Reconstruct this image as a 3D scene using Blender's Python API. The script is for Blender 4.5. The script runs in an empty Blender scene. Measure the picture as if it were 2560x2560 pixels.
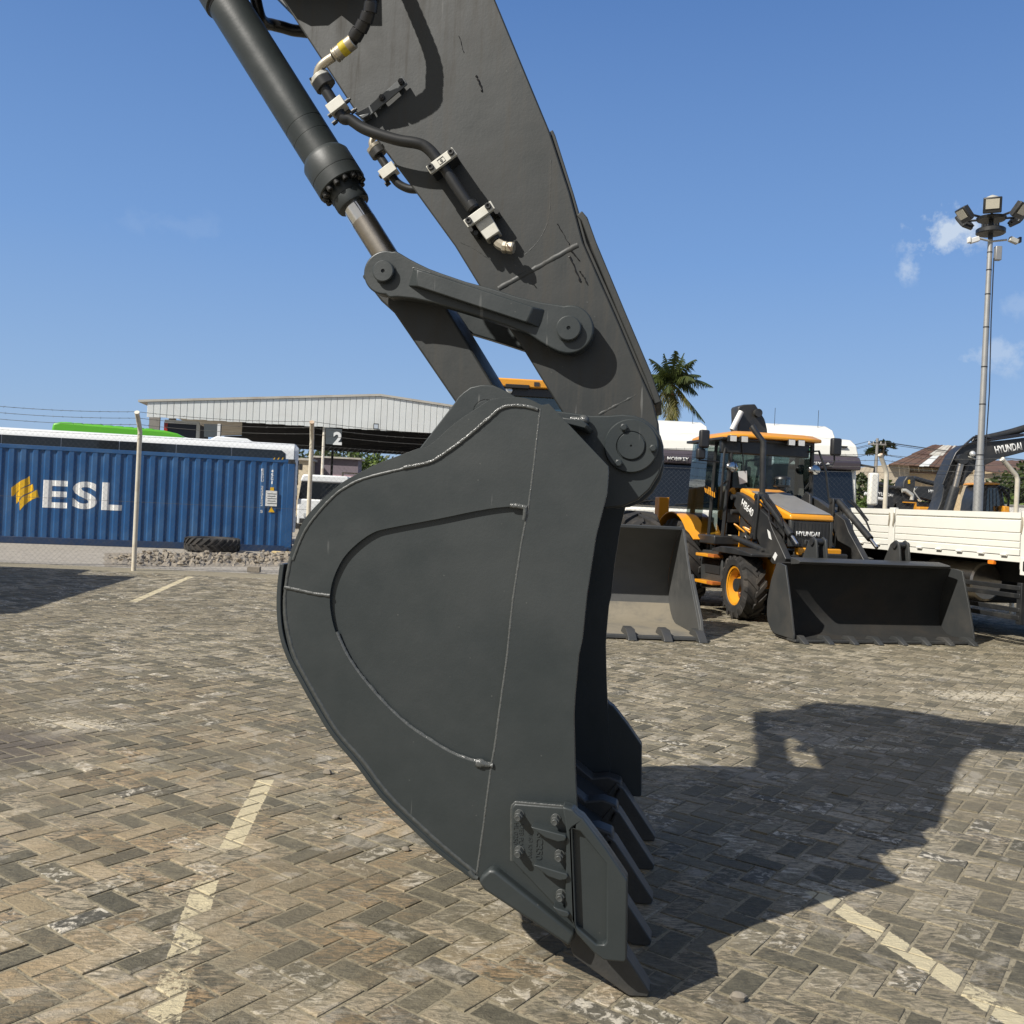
import bpy, bmesh, math, random
from mathutils import Vector, Matrix
from mathutils.geometry import tessellate_polygon
random.seed(7)
S = bpy.context.scene
C = S.collection
rad = math.radians

# ---------------------------------------------------------------- camera
EYE, FPX, ROLL, HOR = 1.55, 2367.0, rad(2.7), 22.0      # eye height, focal length, hand-held roll, horizon offset
cam_d = bpy.data.cameras.new('camera')
cam_d.sensor_fit = 'HORIZONTAL'; cam_d.sensor_width = 36.0
cam_d.lens = 36.0 * FPX / 2560.0
cam_d.shift_y = HOR / 2560.0 * -1.0
cam_d.clip_start = 0.05; cam_d.clip_end = 3000.0
cam = bpy.data.objects.new('camera', cam_d); C.objects.link(cam)
cam.matrix_world = Matrix.Translation((0, 0, EYE)) @ Matrix.Rotation(rad(90), 4, 'X') @ Matrix.Rotation(ROLL, 4, 'Z')
S.camera = cam

# ---------------------------------------------------------------- daylight
SUNV = Vector((-0.87, -0.66, 1.0)).normalized()           # towards the sun
sun_el = math.asin(SUNV.z); sun_az = math.atan2(SUNV.x, SUNV.y)
W = bpy.data.worlds.new('World'); S.world = W; W.use_nodes = True
wt = W.node_tree; wt.nodes.clear()
def wn(t, **k):
    n = wt.nodes.new(t)
    for a, b in k.items(): setattr(n, a, b)
    return n
sky = wn('ShaderNodeTexSky', sky_type='NISHITA', sun_disc=False, sun_elevation=sun_el, sun_rotation=sun_az,
         altitude=0.0, air_density=1.0, dust_density=0.6, ozone_density=2.6)
wout = wn('ShaderNodeOutputWorld'); bg = wn('ShaderNodeBackground')
bg.inputs['Strength'].default_value = 0.085
# a few small white clouds low in the sky
tc = wn('ShaderNodeTexCoord')
noi = wn('ShaderNodeTexNoise'); noi.inputs['Scale'].default_value = 34.0; noi.inputs['Detail'].default_value = 7.0; noi.inputs['Roughness'].default_value = 0.62
wt.links.new(tc.outputs['Generated'], noi.inputs['Vector'])
def wmath(op, a, b=None, c=None, clamp=False):
    n = wn('ShaderNodeMath', operation=op, use_clamp=clamp)
    for i, v in enumerate((a, b, c)):
        if v is None: continue
        if isinstance(v, (int, float)): n.inputs[i].default_value = v
        else: wt.links.new(v, n.inputs[i])
    return n.outputs[0]
sepw = wn('ShaderNodeSeparateXYZ'); wt.links.new(tc.outputs['Generated'], sepw.inputs[0])
azw = wmath('ARCTAN2', sepw.outputs[0], sepw.outputs[1]); elw = wmath('ARCSINE', sepw.outputs[2])
cloud = None
for (a0, e0, ra, re, k) in ((0.4165, 0.2765, 0.032, 0.020, 1.0), (0.384, 0.243, 0.011, 0.011, .6), (0.4700, 0.160, 0.034, 0.014, .5), (-0.355, 0.254, 0.05, 0.012, .07), (0.49, .205, .03, .012, .22),
                            (1.2, .3, .16, .06, .8), (-1.5, .25, .2, .05, .8), (2.4, .2, .2, .05, .7), (0.9, .16, .09, .03, .6)):
    dx = wmath('DIVIDE', wmath('SUBTRACT', azw, a0), ra); dy = wmath('DIVIDE', wmath('SUBTRACT', elw, e0), re)
    d = wmath('SQRT', wmath('ADD', wmath('MULTIPLY', dx, dx), wmath('MULTIPLY', dy, dy)))
    m = wmath('SUBTRACT', 1.0, d)                                   # soft centre
    m = wmath('ADD', m, wmath('MULTIPLY', wmath('SUBTRACT', noi.outputs['Fac'], 0.49), 6.0))
    m = wmath('MULTIPLY', wmath('MULTIPLY', m, wmath('SUBTRACT', 1.9, d, clamp=True), clamp=True), k, clamp=True)
    cloud = m if cloud is None else wmath('MAXIMUM', cloud, m)
mixc = wn('ShaderNodeMix', data_type='RGBA')
wt.links.new(wmath('MULTIPLY', cloud, 0.80), mixc.inputs['Factor'])
# hazy tropical sky: the clear-air model blended with an even blue gradient, the same all round
rampw = wn('ShaderNodeValToRGB'); wt.links.new(wmath('MULTIPLY', wmath('MAXIMUM', elw, 0.0), 2 / math.pi), rampw.inputs[0])
cr_ = rampw.color_ramp; cr_.elements[0].position = 0.0; cr_.elements[0].color = (.36, .51, .735, 1); cr_.elements[1].position = 1.0; cr_.elements[1].color = (.075, .145, .32, 1)
for pp, cc in ((.06, (.285, .455, .74, 1)), (.16, (.185, .355, .70, 1)), (.34, (.085, .205, .51, 1))): q_ = cr_.elements.new(pp); q_.color = cc
scl = wn('ShaderNodeVectorMath', operation='SCALE'); wt.links.new(rampw.outputs[0], scl.inputs[0]); scl.inputs['Scale'].default_value = .78 / .085
mixs = wn('ShaderNodeMix', data_type='RGBA'); mixs.inputs['Factor'].default_value = .85; wt.links.new(sky.outputs[0], mixs.inputs[6]); wt.links.new(scl.outputs[0], mixs.inputs[7])
# pale haze added out of view, round the sun, to make shadows less blue
dots = wn('ShaderNodeVectorMath', operation='DOT_PRODUCT'); wt.links.new(tc.outputs['Generated'], dots.inputs[0]); dots.inputs[1].default_value = SUNV
hz_ = wn('ShaderNodeMapRange', interpolation_type='SMOOTHSTEP'); wt.links.new(dots.outputs['Value'], hz_.inputs[0])
hz_.inputs[1].default_value = .25; hz_.inputs[2].default_value = .95; hz_.inputs[3].default_value = 0.0; hz_.inputs[4].default_value = 1.0
mixh = wn('ShaderNodeMix', data_type='RGBA'); wt.links.new(hz_.outputs[0], mixh.inputs['Factor']); wt.links.new(mixs.outputs[2], mixh.inputs[6]); mixh.inputs[7].default_value = (4.9, 4.6, 4.1, 1)
wt.links.new(mixh.outputs[2], mixc.inputs[6]); mixc.inputs[7].default_value = (6.0, 6.8, 7.8, 1)
wt.links.new(mixc.outputs[2], bg.inputs['Color']); wt.links.new(bg.outputs[0], wout.inputs[0])
sl = bpy.data.lights.new('sun', 'SUN'); sl.energy = 5.0; sl.angle = rad(0.53); sl.color = (1.0, 0.955, 0.885)
so = bpy.data.objects.new('sun', sl); C.objects.link(so)
so.rotation_euler = SUNV.to_track_quat('Z', 'Y').to_euler(); so.location = (-20, -15, 30)
vs = S.view_settings; vs.view_transform = 'Standard'; vs.look = 'None'; vs.gamma = 1.0; vs.use_curve_mapping = False; vs.exposure = 0.36
S.cycles.max_bounces = 8; S.cycles.transparent_max_bounces = 16

# ---------------------------------------------------------------- measuring helpers (sight lines from the tripod point)
def un(px, py):
    x, y = px - 1280.0, py - 1280.0
    return x * math.cos(ROLL) + y * math.sin(ROLL), -x * math.sin(ROLL) + y * math.cos(ROLL)
def sight(px, py):
    x, y = un(px, py); return Vector((x / FPX, 1.0, -(y + HOR) / FPX))
def at(px, py, Y):                                     # the point that far away on that sight line
    d = sight(px, py); return Vector((0, 0, EYE)) + d * Y
def gnd(px, py):
    d = sight(px, py); t = -EYE / d.z; return Vector((d.x * t, d.y * t, 0))
class Frame:                                           # a local frame: x along 'ang' (degrees, counter-clockwise), y behind, z up
    def __init__(s, ox, oy, ang):
        s.o = Vector((ox, oy, 0)); a = rad(ang); s.ang = a
        s.u = Vector((math.cos(a), math.sin(a), 0)); s.w = Vector((-math.sin(a), math.cos(a), 0))
    def on(s, px, py, w):                              # local (u, v) where a sight line meets the plane at depth w
        d = sight(px, py); e = Vector((0, 0, EYE)) - s.o
        t = (w - e.dot(s.w)) / d.dot(s.w); p = e + d * t
        return (p.dot(s.u), p.z)
    def pts(s, L, w): return [s.on(x, y, w) for x, y in L]
    def onu(s, px, py, u0):                            # local (w, v) on the plane u = u0
        d = sight(px, py); e = Vector((0, 0, EYE)) - s.o
        t = (u0 - e.dot(s.u)) / d.dot(s.u); p = e + d * t
        return (p.dot(s.w), p.z)

# ---------------------------------------------------------------- mesh building
class MB:
    def __init__(s): s.v = []; s.f = []
    def add(s, V, F):
        o = len(s.v); s.v.extend(tuple(p) for p in V); s.f.extend(tuple(i + o for i in f) for f in F); return s
    def box(s, c, d, M=None):
        x, y, z = d[0] / 2, d[1] / 2, d[2] / 2
        V = [Vector((i * x, j * y, k * z)) for k in (-1, 1) for j in (-1, 1) for i in (-1, 1)]
        if M is not None: V = [M @ p for p in V]
        c = Vector(c)
        return s.add([p + c for p in V], [(0, 2, 3, 1), (4, 5, 7, 6), (0, 1, 5, 4), (2, 6, 7, 3), (0, 4, 6, 2), (1, 3, 7, 5)])
    def bb(s, x0, x1, y0, y1, z0, z1): return s.box(((x0 + x1) / 2, (y0 + y1) / 2, (z0 + z1) / 2), (x1 - x0, y1 - y0, z1 - z0))
    def hexa(s, V): return s.add(V, [(0, 3, 2, 1), (4, 5, 6, 7), (0, 1, 5, 4), (1, 2, 6, 5), (2, 3, 7, 6), (3, 0, 4, 7)])
    def prism(s, P, d0, d1, holes=(), ax='xz'):
        m = {'xz': lambda p, d: (p[0], d, p[1]), 'xy': lambda p, d: (p[0], p[1], d), 'yz': lambda p, d: (d, p[0], p[1])}[ax]
        loops = [list(P)] + [list(h) for h in holes]
        flat = [p for l in loops for p in l]; n = len(flat)
        V = [m(p, d0) for p in flat] + [m(p, d1) for p in flat]; F = []
        if holes:
            T = tessellate_polygon([[Vector((p[0], p[1], 0)) for p in l] for l in loops])
            F += [tuple(t) for t in T] + [tuple(i + n for i in reversed(t)) for t in T]
        else: F += [tuple(range(n)), tuple(range(2 * n - 1, n - 1, -1))]
        o = 0
        for l in loops:
            k = len(l)
            F += [(o + i, o + (i + 1) % k, n + o + (i + 1) % k, n + o + i) for i in range(k)]
            o += k
        return s.add(V, F)
    def sheet(s, P, t, d0, d1, ax='xz'):               # a bent plate: open outline P, thickness t to its left
        m = {'xz': lambda p, d: (p[0], d, p[1]), 'xy': lambda p, d: (p[0], p[1], d), 'yz': lambda p, d: (d, p[0], p[1])}[ax]
        Q = []
        for i, p in enumerate(P):
            a = Vector(P[max(i - 1, 0)]); b = Vector(P[min(i + 1, len(P) - 1)]); d = (b - a).normalized()
            Q.append((p[0] - d.y * t, p[1] + d.x * t))
        n = len(P); V = [m(p, d0) for p in P] + [m(p, d0) for p in Q] + [m(p, d1) for p in P] + [m(p, d1) for p in Q]; F = []
        for i in range(n - 1):
            F += [(i, i + 1, 2 * n + i + 1, 2 * n + i), (n + i + 1, n + i, 3 * n + i, 3 * n + i + 1), (i + 1, i, n + i, n + i + 1), (2 * n + i, 2 * n + i + 1, 3 * n + i + 1, 3 * n + i)]
        F += [(0, 2 * n, 3 * n, n), (n - 1, 2 * n - 1, 4 * n - 1, 3 * n - 1)]
        return s.add(V, F)
    def tube(s, P, r, seg=10, caps=True, closed=False):
        P = [Vector(p) for p in P]; n = len(P); R = r if isinstance(r, (list, tuple)) else [r] * n
        V = []; F = []; nrm = None
        for i in range(n):
            a = P[i - 1] if (i or closed) else P[0]; b = P[(i + 1) % n] if (i < n - 1 or closed) else P[-1]
            d = (b - a).normalized()
            if nrm is None:
                h = Vector((0, 0, 1)) if abs(d.z) < .9 else Vector((1, 0, 0)); nrm = d.cross(h).normalized()
            else: nrm = (nrm - d * nrm.dot(d)).normalized()
            bi = d.cross(nrm)
            for k in range(seg):
                t = 2 * math.pi * k / seg; V.append(P[i] + (nrm * math.cos(t) + bi * math.sin(t)) * R[i])
        for i in range(n if closed else n - 1):
            j = (i + 1) % n
            for k in range(seg): F.append((i * seg + k, i * seg + (k + 1) % seg, j * seg + (k + 1) % seg, j * seg + k))
        if caps and not closed: F += [tuple(range(seg - 1, -1, -1)), tuple((n - 1) * seg + k for k in range(seg))]
        return s.add(V, F)
    def cyl(s, a, b, r, seg=20, r2=None): return s.tube([a, b], [r, r if r2 is None else r2], seg)
    def lathe(s, o, axis, prof, seg=32, closed=False, caps=True):
        o = Vector(o); a = Vector(axis).normalized(); h = Vector((0, 0, 1)) if abs(a.z) < .9 else Vector((1, 0, 0))
        x = a.cross(h).normalized(); y = a.cross(x); n = len(prof); V = []; F = []
        for t, r in prof:
            for k in range(seg):
                g = 2 * math.pi * k / seg; V.append(o + a * t + (x * math.cos(g) + y * math.sin(g)) * r)
        for i in range(n if closed else n - 1):
            j = (i + 1) % n
            for k in range(seg): F.append((i * seg + k, i * seg + (k + 1) % seg, j * seg + (k + 1) % seg, j * seg + k))
        if not closed and caps: F += [tuple(range(seg - 1, -1, -1)), tuple((n - 1) * seg + k for k in range(seg))]
        return s.add(V, F)
    def ball(s, c, r, seg=12, ring=8, sc=(1, 1, 1)):
        c = Vector(c); V = []; F = []
        for i in range(ring + 1):
            p = math.pi * i / ring
            for k in range(seg):
                t = 2 * math.pi * k / seg; V.append(c + Vector((math.sin(p) * math.cos(t) * r * sc[0], math.sin(p) * math.sin(t) * r * sc[1], math.cos(p) * r * sc[2])))
        for i in range(ring):
            for k in range(seg): F.append((i * seg + k, (i + 1) * seg + k, (i + 1) * seg + (k + 1) % seg, i * seg + (k + 1) % seg))
        return s.add(V, F)
    def build(s, name, m, parent=None, bevel=0, smooth=32, seg=2, norm=True):
        me = bpy.data.meshes.new(name); me.from_pydata(s.v, [], s.f)
        if norm:
            bm = bmesh.new(); bm.from_mesh(me); bmesh.ops.remove_doubles(bm, verts=bm.verts, dist=1e-5)
            bmesh.ops.recalc_face_normals(bm, faces=bm.faces); bm.to_mesh(me); bm.free()
        me.materials.append(m)
        if smooth:
            me.polygons.foreach_set('use_smooth', [True] * len(me.polygons)); me.set_sharp_from_angle(angle=rad(smooth))
        o = bpy.data.objects.new(name, me); C.objects.link(o)
        if parent is not None: o.parent = parent
        if bevel:
            b = o.modifiers.new('bevel', 'BEVEL'); b.width = bevel; b.segments = seg; b.limit_method = 'ANGLE'; b.angle_limit = rad(32); b.harden_normals = False
        return o
def tag(o, label, cat, group=None):
    o['label'] = label; o['category'] = cat
    if group: o['group'] = group
    return o
def thing(name, label, cat, loc=(0, 0, 0), rz=0.0, group=None):
    o = bpy.data.objects.new(name, None); C.objects.link(o); o.location = loc; o.rotation_euler = (0, 0, rz); o.empty_display_size = .2
    return tag(o, label, cat, group)
def kind(o, k): o['kind'] = k; return o
def copy_tree(o, parent=None):
    c = o.copy(); C.objects.link(c)
    if parent is not None: c.parent = parent
    for ch in list(o.children): copy_tree(ch, c)
    return c
def text(body, size, m, parent, loc, rot, name='lettering', ext=.002, sx=1.0, bold=0.0, shear=0.0, align='CENTER', spacing=1.0):
    cu = bpy.data.curves.new('tmp', 'FONT'); cu.body = body; cu.size = size; cu.extrude = ext; cu.offset = bold; cu.shear = shear; cu.space_character = spacing
    cu.align_x = align; cu.align_y = 'CENTER'; cu.resolution_u = 4
    q = bpy.data.objects.new('tmp', cu); C.objects.link(q); me = bpy.data.meshes.new_from_object(q); bpy.data.objects.remove(q); me.name = name
    me.materials.clear(); me.materials.append(m)
    o = bpy.data.objects.new(name, me); C.objects.link(o)
    if parent is not None: o.parent = parent
    R = (Matrix.Rotation(rot[2], 4, 'Z') @ Matrix.Rotation(rot[1], 4, 'Y') @ Matrix.Rotation(rot[0], 4, 'X')) if isinstance(rot, (tuple, list)) else rot.to_4x4()
    o.matrix_local = Matrix.Translation(loc) @ R @ Matrix.Diagonal((sx, 1, 1, 1))
    return o
def text_fit(body, w, h, m, parent, loc, rot, name='lettering', ext=.002, bold=.02, shear=0.0):
    o = text(body, 1.0, m, parent, (0, 0, 0), (0, 0, 0), name, 0.0, 1.0, bold, shear); vs_ = o.data.vertices
    x0, x1 = min(v.co.x for v in vs_), max(v.co.x for v in vs_); y0, y1 = min(v.co.y for v in vs_), max(v.co.y for v in vs_)
    for v in vs_: v.co.x = (v.co.x - (x0 + x1) / 2) * w / (x1 - x0); v.co.y = (v.co.y - (y0 + y1) / 2) * h / (y1 - y0)
    bm = bmesh.new(); bm.from_mesh(o.data); r_ = bmesh.ops.extrude_face_region(bm, geom=bm.faces[:])
    bmesh.ops.translate(bm, verts=[g_ for g_ in r_['geom'] if isinstance(g_, bmesh.types.BMVert)], vec=(0, 0, ext)); bm.to_mesh(o.data); bm.free()
    R_ = (Matrix.Rotation(rot[2], 4, 'Z') @ Matrix.Rotation(rot[1], 4, 'Y') @ Matrix.Rotation(rot[0], 4, 'X')) if isinstance(rot, (tuple, list)) else rot.to_4x4()
    o.matrix_local = Matrix.Translation(loc) @ R_
    return o
def text_mesh(body, size, sx=1.0, bold=0.0, spacing=1.0):
    cu = bpy.data.curves.new('tmp', 'FONT'); cu.body = body; cu.size = size; cu.offset = bold; cu.space_character = spacing; cu.align_x = 'CENTER'; cu.align_y = 'CENTER'; cu.resolution_u = 5
    o = bpy.data.objects.new('tmp', cu); C.objects.link(o)
    me = bpy.data.meshes.new_from_object(o); bpy.data.objects.remove(o)
    for v in me.vertices: v.co.x *= sx
    return me

# ---------------------------------------------------------------- materials
class NT:
    def __init__(s, name):
        s.m = bpy.data.materials.new(name); s.m.use_nodes = True; s.t = s.m.node_tree
        s.b = s.t.nodes['Principled BSDF']; s.out = s.t.nodes['Material Output']
    def n(s, t, **k):
        x = s.t.nodes.new(t)
        for a, b in k.items(): setattr(x, a, b)
        return x
    def put(s, sock, v):
        if isinstance(v, bpy.types.NodeSocket): s.t.links.new(v, sock)
        elif isinstance(v, (tuple, list)) and len(v) == 3 and sock.type == 'RGBA': sock.default_value = (*v, 1)
        else: sock.default_value = v
    def math(s, op, a, b=None, c=None, clamp=False):
        x = s.n('ShaderNodeMath', operation=op, use_clamp=clamp)
        for i, v in enumerate((a, b, c)):
            if v is not None: s.put(x.inputs[i], v)
        return x.outputs[0]
    def noise(s, vec, scale, detail=4, rough=.55, dist=0.0, out='Fac'):
        x = s.n('ShaderNodeTexNoise'); s.put(x.inputs['Vector'], vec); x.inputs['Scale'].default_value = scale
        x.inputs['Detail'].default_value = detail; x.inputs['Roughness'].default_value = rough; x.inputs['Distortion'].default_value = dist
        return x.outputs[out]
    def ramp(s, f, a, b, inv=False, lo=0.0, hi=1.0):      # smooth step from a to b
        x = s.n('ShaderNodeMapRange', interpolation_type='SMOOTHSTEP'); s.put(x.inputs[0], f)
        x.inputs[1].default_value = a; x.inputs[2].default_value = b; x.inputs[3].default_value = hi if inv else lo; x.inputs[4].default_value = lo if inv else hi
        return x.outputs[0]
    def mix(s, f, a, b, mode='MIX'):
        x = s.n('ShaderNodeMix', data_type='RGBA', blend_type=mode); s.put(x.inputs['Factor'], f); s.put(x.inputs[6], a); s.put(x.inputs[7], b)
        return x.outputs[2]
    def obj(s, sc=None):
        c = s.n('ShaderNodeTexCoord').outputs['Object']
        if sc is None: return c
        x = s.n('ShaderNodeMapping'); s.put(x.inputs['Vector'], c); x.inputs['Scale'].default_value = sc; return x.outputs[0]
    def pos(s): return s.n('ShaderNodeNewGeometry').outputs['Position']
    def bump(s, h, strength=.3, dist=.01):
        x = s.n('ShaderNodeBump'); x.inputs['Strength'].default_value = strength; x.inputs['Distance'].default_value = dist
        s.put(x.inputs['Height'], h); s.put(s.b.inputs['Normal'], x.outputs[0]); return x
def mat(name, col, rough=.5, metal=0.0, var=.12, vs=3.0, dirt=None, dirt_amt=.4, dirt_scale=1.3, bump=0.0, bscale=60.0, stretch=None, spec=None, coat=0.0):
    t = NT(name); v = t.obj(stretch)
    f = t.noise(v, vs, 5, .6); f2 = t.noise(v, vs * 9, 3, .6)
    k = t.math('ADD', 1.0 - var * 1.5, t.math('ADD', t.math('MULTIPLY', f, var * 2), t.math('MULTIPLY', f2, var)))
    hs = t.n('ShaderNodeHueSaturation'); hs.inputs['Color'].default_value = (*col, 1); t.put(hs.inputs['Value'], k); c = hs.outputs[0]
    if dirt:
        dm = t.math('MULTIPLY', t.ramp(t.noise(v, dirt_scale, 7, .68, .3), .42, .72), dirt_amt)
        c = t.mix(dm, c, dirt)
        r = t.math('ADD', rough, t.math('MULTIPLY', dm, .35)); t.put(t.b.inputs['Roughness'], r)
    else: t.put(t.b.inputs['Roughness'], t.math('ADD', rough - .06, t.math('MULTIPLY', f2, .12)))
    t.put(t.b.inputs['Base Color'], c); t.b.inputs['Metallic'].default_value = metal
    if spec is not None: t.b.inputs['Specular IOR Level'].default_value = spec
    if coat: t.b.inputs['Coat Weight'].default_value = coat; t.b.inputs['Coat Roughness'].default_value = .12
    if bump: t.bump(t.noise(v, bscale, 4, .6), .5, bump)
    return t.m
def glass(name, tint, gl=.06, rough=.02):
    t = NT(name); t.t.nodes.remove(t.b)
    tr = t.n('ShaderNodeBsdfTransparent'); tr.inputs[0].default_value = (*tint, 1)
    g = t.n('ShaderNodeBsdfGlossy'); g.inputs['Roughness'].default_value = rough; g.inputs[0].default_value = (.9, .95, .95, 1)
    fr = t.n('ShaderNodeFresnel'); fr.inputs[0].default_value = 1.5
    f = t.math('ADD', fr.outputs[0], gl, clamp=True)
    mx = t.n('ShaderNodeMixShader'); t.put(mx.inputs[0], f); t.t.links.new(tr.outputs[0], mx.inputs[1]); t.t.links.new(g.outputs[0], mx.inputs[2])
    t.t.links.new(mx.outputs[0], t.out.inputs[0]); return t.m

def emboss_paint(name, col, dust, dust_amt, rough=.42, streak=False):
    """machine paint: slight orange peel, dust film, faint scratches"""
    t = NT(name); v = t.obj(); g = t.pos()
    big = t.noise(g, 1.1, 6, .62, .4); mid = t.noise(g, 7, 5, .6); fine = t.noise(g, 90, 3, .6)
    k = t.math('ADD', .86, t.math('ADD', t.math('MULTIPLY', big, .16), t.math('MULTIPLY', mid, .12)))
    hs = t.n('ShaderNodeHueSaturation'); hs.inputs['Color'].default_value = (*col, 1); t.put(hs.inputs['Value'], k)
    dm = t.math('MULTIPLY', t.ramp(t.math('ADD', t.math('MULTIPLY', big, .7), t.math('MULTIPLY', mid, .3)), .36, .7), dust_amt)
    if streak:
        mp = t.n('ShaderNodeMapping'); t.put(mp.inputs['Vector'], v); mp.inputs['Rotation'].default_value = (0, rad(-28), 0); mp.inputs['Scale'].default_value = (9, 1, .55)
        st = t.ramp(t.noise(mp.outputs[0], 3.0, 6, .7), .46, .72); dm = t.math('ADD', dm, t.math('MULTIPLY', st, .6), clamp=True)
    c = t.mix(dm, hs.outputs[0], dust)
    mp2 = t.n('ShaderNodeMapping'); t.put(mp2.inputs['Vector'], v); mp2.inputs['Rotation'].default_value = (0, rad(35), 0); mp2.inputs['Scale'].default_value = (60, 1, 3.0)
    sc = t.math('MULTIPLY', t.ramp(t.noise(mp2.outputs[0], 1.0, 2, .5), .70, .74), t.ramp(t.noise(g, 3.3, 2, .5), .56, .64))
    c = t.mix(t.math('MULTIPLY', sc, .35), c, (.22, .22, .21))
    vo = t.n('ShaderNodeTexVoronoi'); t.put(vo.inputs['Vector'], g); vo.inputs['Scale'].default_value = 26.0
    sp = t.math('MULTIPLY', t.ramp(vo.outputs['Distance'], .045, .075, inv=True), t.ramp(t.noise(g, 11, 2, .5), .52, .6)); c = t.mix(t.math('MULTIPLY', sp, .22), c, (.20, .20, .18))
    t.put(t.b.inputs['Base Color'], c)
    t.put(t.b.inputs['Roughness'], t.math('ADD', rough, t.math('ADD', t.math('MULTIPLY', dm, .25), t.math('ADD', t.math('MULTIPLY', mid, .16), t.math('MULTIPLY', t.math('SUBTRACT', big, .5), .25)))))
    t.bump(t.math('ADD', t.math('MULTIPLY', t.noise(g, 2.6, 3, .5), 7.0), t.math('ADD', t.math('MULTIPLY', fine, .4), t.math('MULTIPLY', mid, 1.0))), .25, .003)
    return t.m
M = {}
M['paint'] = emboss_paint('charcoal_paint', (.0222, .0283, .0298), (.040, .042, .040), .28, .34)
M['arm_paint'] = emboss_paint('charcoal_paint_dusty', (.0190, .0228, .0232), (.036, .033, .027), .38, .42, True)
M['weld'] = mat('weld_bead_paint', (.075, .079, .077), .20, 0, .3, 40, bump=.006, bscale=110)
M['weld2'] = mat('weld_bead_matt', (.052, .056, .054), .42, 0, .3, 40, bump=.003, bscale=90)
M['inside'] = mat('bucket_inside_paint', (.022, .0225, .022), .8, 0, .3, 4, (.055, .043, .03), .35, spec=.2)
M['tooth'] = mat('cast_tooth_steel', (.036, .036, .034), .5, .05, .3, 9, (.08, .065, .045), .4, 5, .003, 50)
M['blackp'] = mat('black_satin_paint', (.016, .017, .018), .38, 0, .25, 8, (.07, .065, .055), .35, 3)
M['rubber'] = mat('black_rubber_hose', (.012, .012, .013), .35, 0, .2, 20)
M['chrome'] = mat('chrome_rod', (.72, .73, .74), .12, 1.0, .08, 12)
M['rodsteel'] = mat('worn_rod_steel', (.36, .33, .29), .32, 1.0, .2, 30)
M['zinc'] = mat('zinc_plated_fitting', (.52, .47, .38), .30, .75, .15, 22, (.34, .28, .18), .45, 14)
M['alu'] = mat('cast_clamp_metal', (.50, .49, .44), .5, .35, .15, 25, (.3, .27, .2), .35, 9)
M['ylabel'] = mat('yellow_hose_label', (.50, .38, .015), .5, 0, .25, 60, (.12, .1, .03), .5, 40)
M['lettering_white'] = mat('white_lettering', (.62, .62, .60), .5, 0, .06, 9)
M['yellow'] = mat('amber_machine_paint', (.64, .27, .012), .35, 0, .08, 3, (.42, .26, .09), .25, 2.2, coat=.25)
M['rustyel'] = mat('dark_orange_tread', (.42, .12, .02), .6, 0, .2, 9)
M['dgrey'] = mat('dark_grey_machine_paint', (.019, .020, .021), .42, 0, .15, 4, (.10, .09, .075), .3, 2)
M['mgrey'] = mat('mid_grey_machine_paint', (.034, .036, .036), .45, 0, .15, 4, (.08, .068, .055), .3, 2)
M['tyre'] = mat('tyre_rubber', (.017, .016, .015), .75, 0, .25, 7, (.12, .10, .08), .35, 3.5, .002, 80)
M['white'] = mat('white_vehicle_paint', (.62, .61, .57), .35, 0, .05, 1.5, (.50, .46, .38), .18, 1.5, coat=.2)
M['cream'] = mat('cream_truck_paint', (.68, .67, .61), .35, 0, .05, 1.5, (.46, .42, .34), .15, 1.4, coat=.2)
M['cwhite'] = mat('white_bus_roof', (.66, .67, .66), .4, 0, .05, 2)
M['black_plastic'] = mat('black_plastic', (.018, .018, .019), .45, 0, .2, 9)
M['dark'] = mat('dark_underbody', (.010, .010, .010), .8, 0, .3, 5)
M['darkglass'] = mat('dark_bus_glass', (.008, .010, .012), .06, 0, .1, 2, spec=.6)
M['glass'] = glass('tinted_cab_glass', (.27, .34, .33), .05)
M['glass2'] = glass('clear_windscreen', (.26, .30, .30), .06)
M['hlamp'] = mat('headlamp_reflector', (.40, .40, .40), .12, 1.0, .5, 45)
M['lens'] = mat('lamp_lens', (.62, .63, .62), .15, .45, .25, 60)
M['orange'] = mat('orange_reflector', (.85, .22, .02), .25, 0, .15, 40)
M['red'] = mat('red_lamp_plastic', (.32, .03, .02), .3, 0, .15, 20)
M['green'] = mat('lime_green_paint', (.085, .36, .012), .4, 0, .08, 2, coat=.2)
M['cblue'] = mat('container_blue_paint', (.008, .062, .175), .45, 0, .14, 2.5, (.06, .14, .25), .35, 1.1)
M['cblue2'] = mat('container_rail_blue', (.006, .026, .075), .5, 0, .2, 4, (.05, .045, .04), .3, 3)
M['logoy'] = mat('yellow_logo_paint', (.62, .36, .008), .5, 0, .12, 9)
M['steel'] = mat('galvanised_pole', (.33, .33, .32), .45, .55, .18, 6, (.30, .29, .27), .4, 4)
M['postw'] = mat('white_painted_post', (.60, .555, .45), .6, 0, .12, 9, (.34, .22, .10), .3, 7)
M['rustpost'] = mat('rust_streaked_white_post', (.62, .58, .50), .6, 0, .15, 8, (.34, .18, .07), .8, 3)
M['wire'] = mat('galvanised_wire', (.09, .09, .085), .6, .2, .2, 9)
M['clad'] = mat('white_cladding_sheet', (.585, .60, .58), .5, 0, .07, 1.5, (.42, .40, .36), .25, .8)
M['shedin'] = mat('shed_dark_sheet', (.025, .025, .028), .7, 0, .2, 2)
M['concrete'] = mat('grey_concrete', (.22, .21, .195), .8, 0, .15, 2, (.2, .19, .17), .4, 1.5, .01, 20)
M['signgrey'] = mat('grey_sign_board', (.055, .065, .07), .5, 0, .1, 3)
M['bark'] = mat('palm_bark', (.17, .14, .10), .9, 0, .3, 6, bump=.02, bscale=14)
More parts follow.
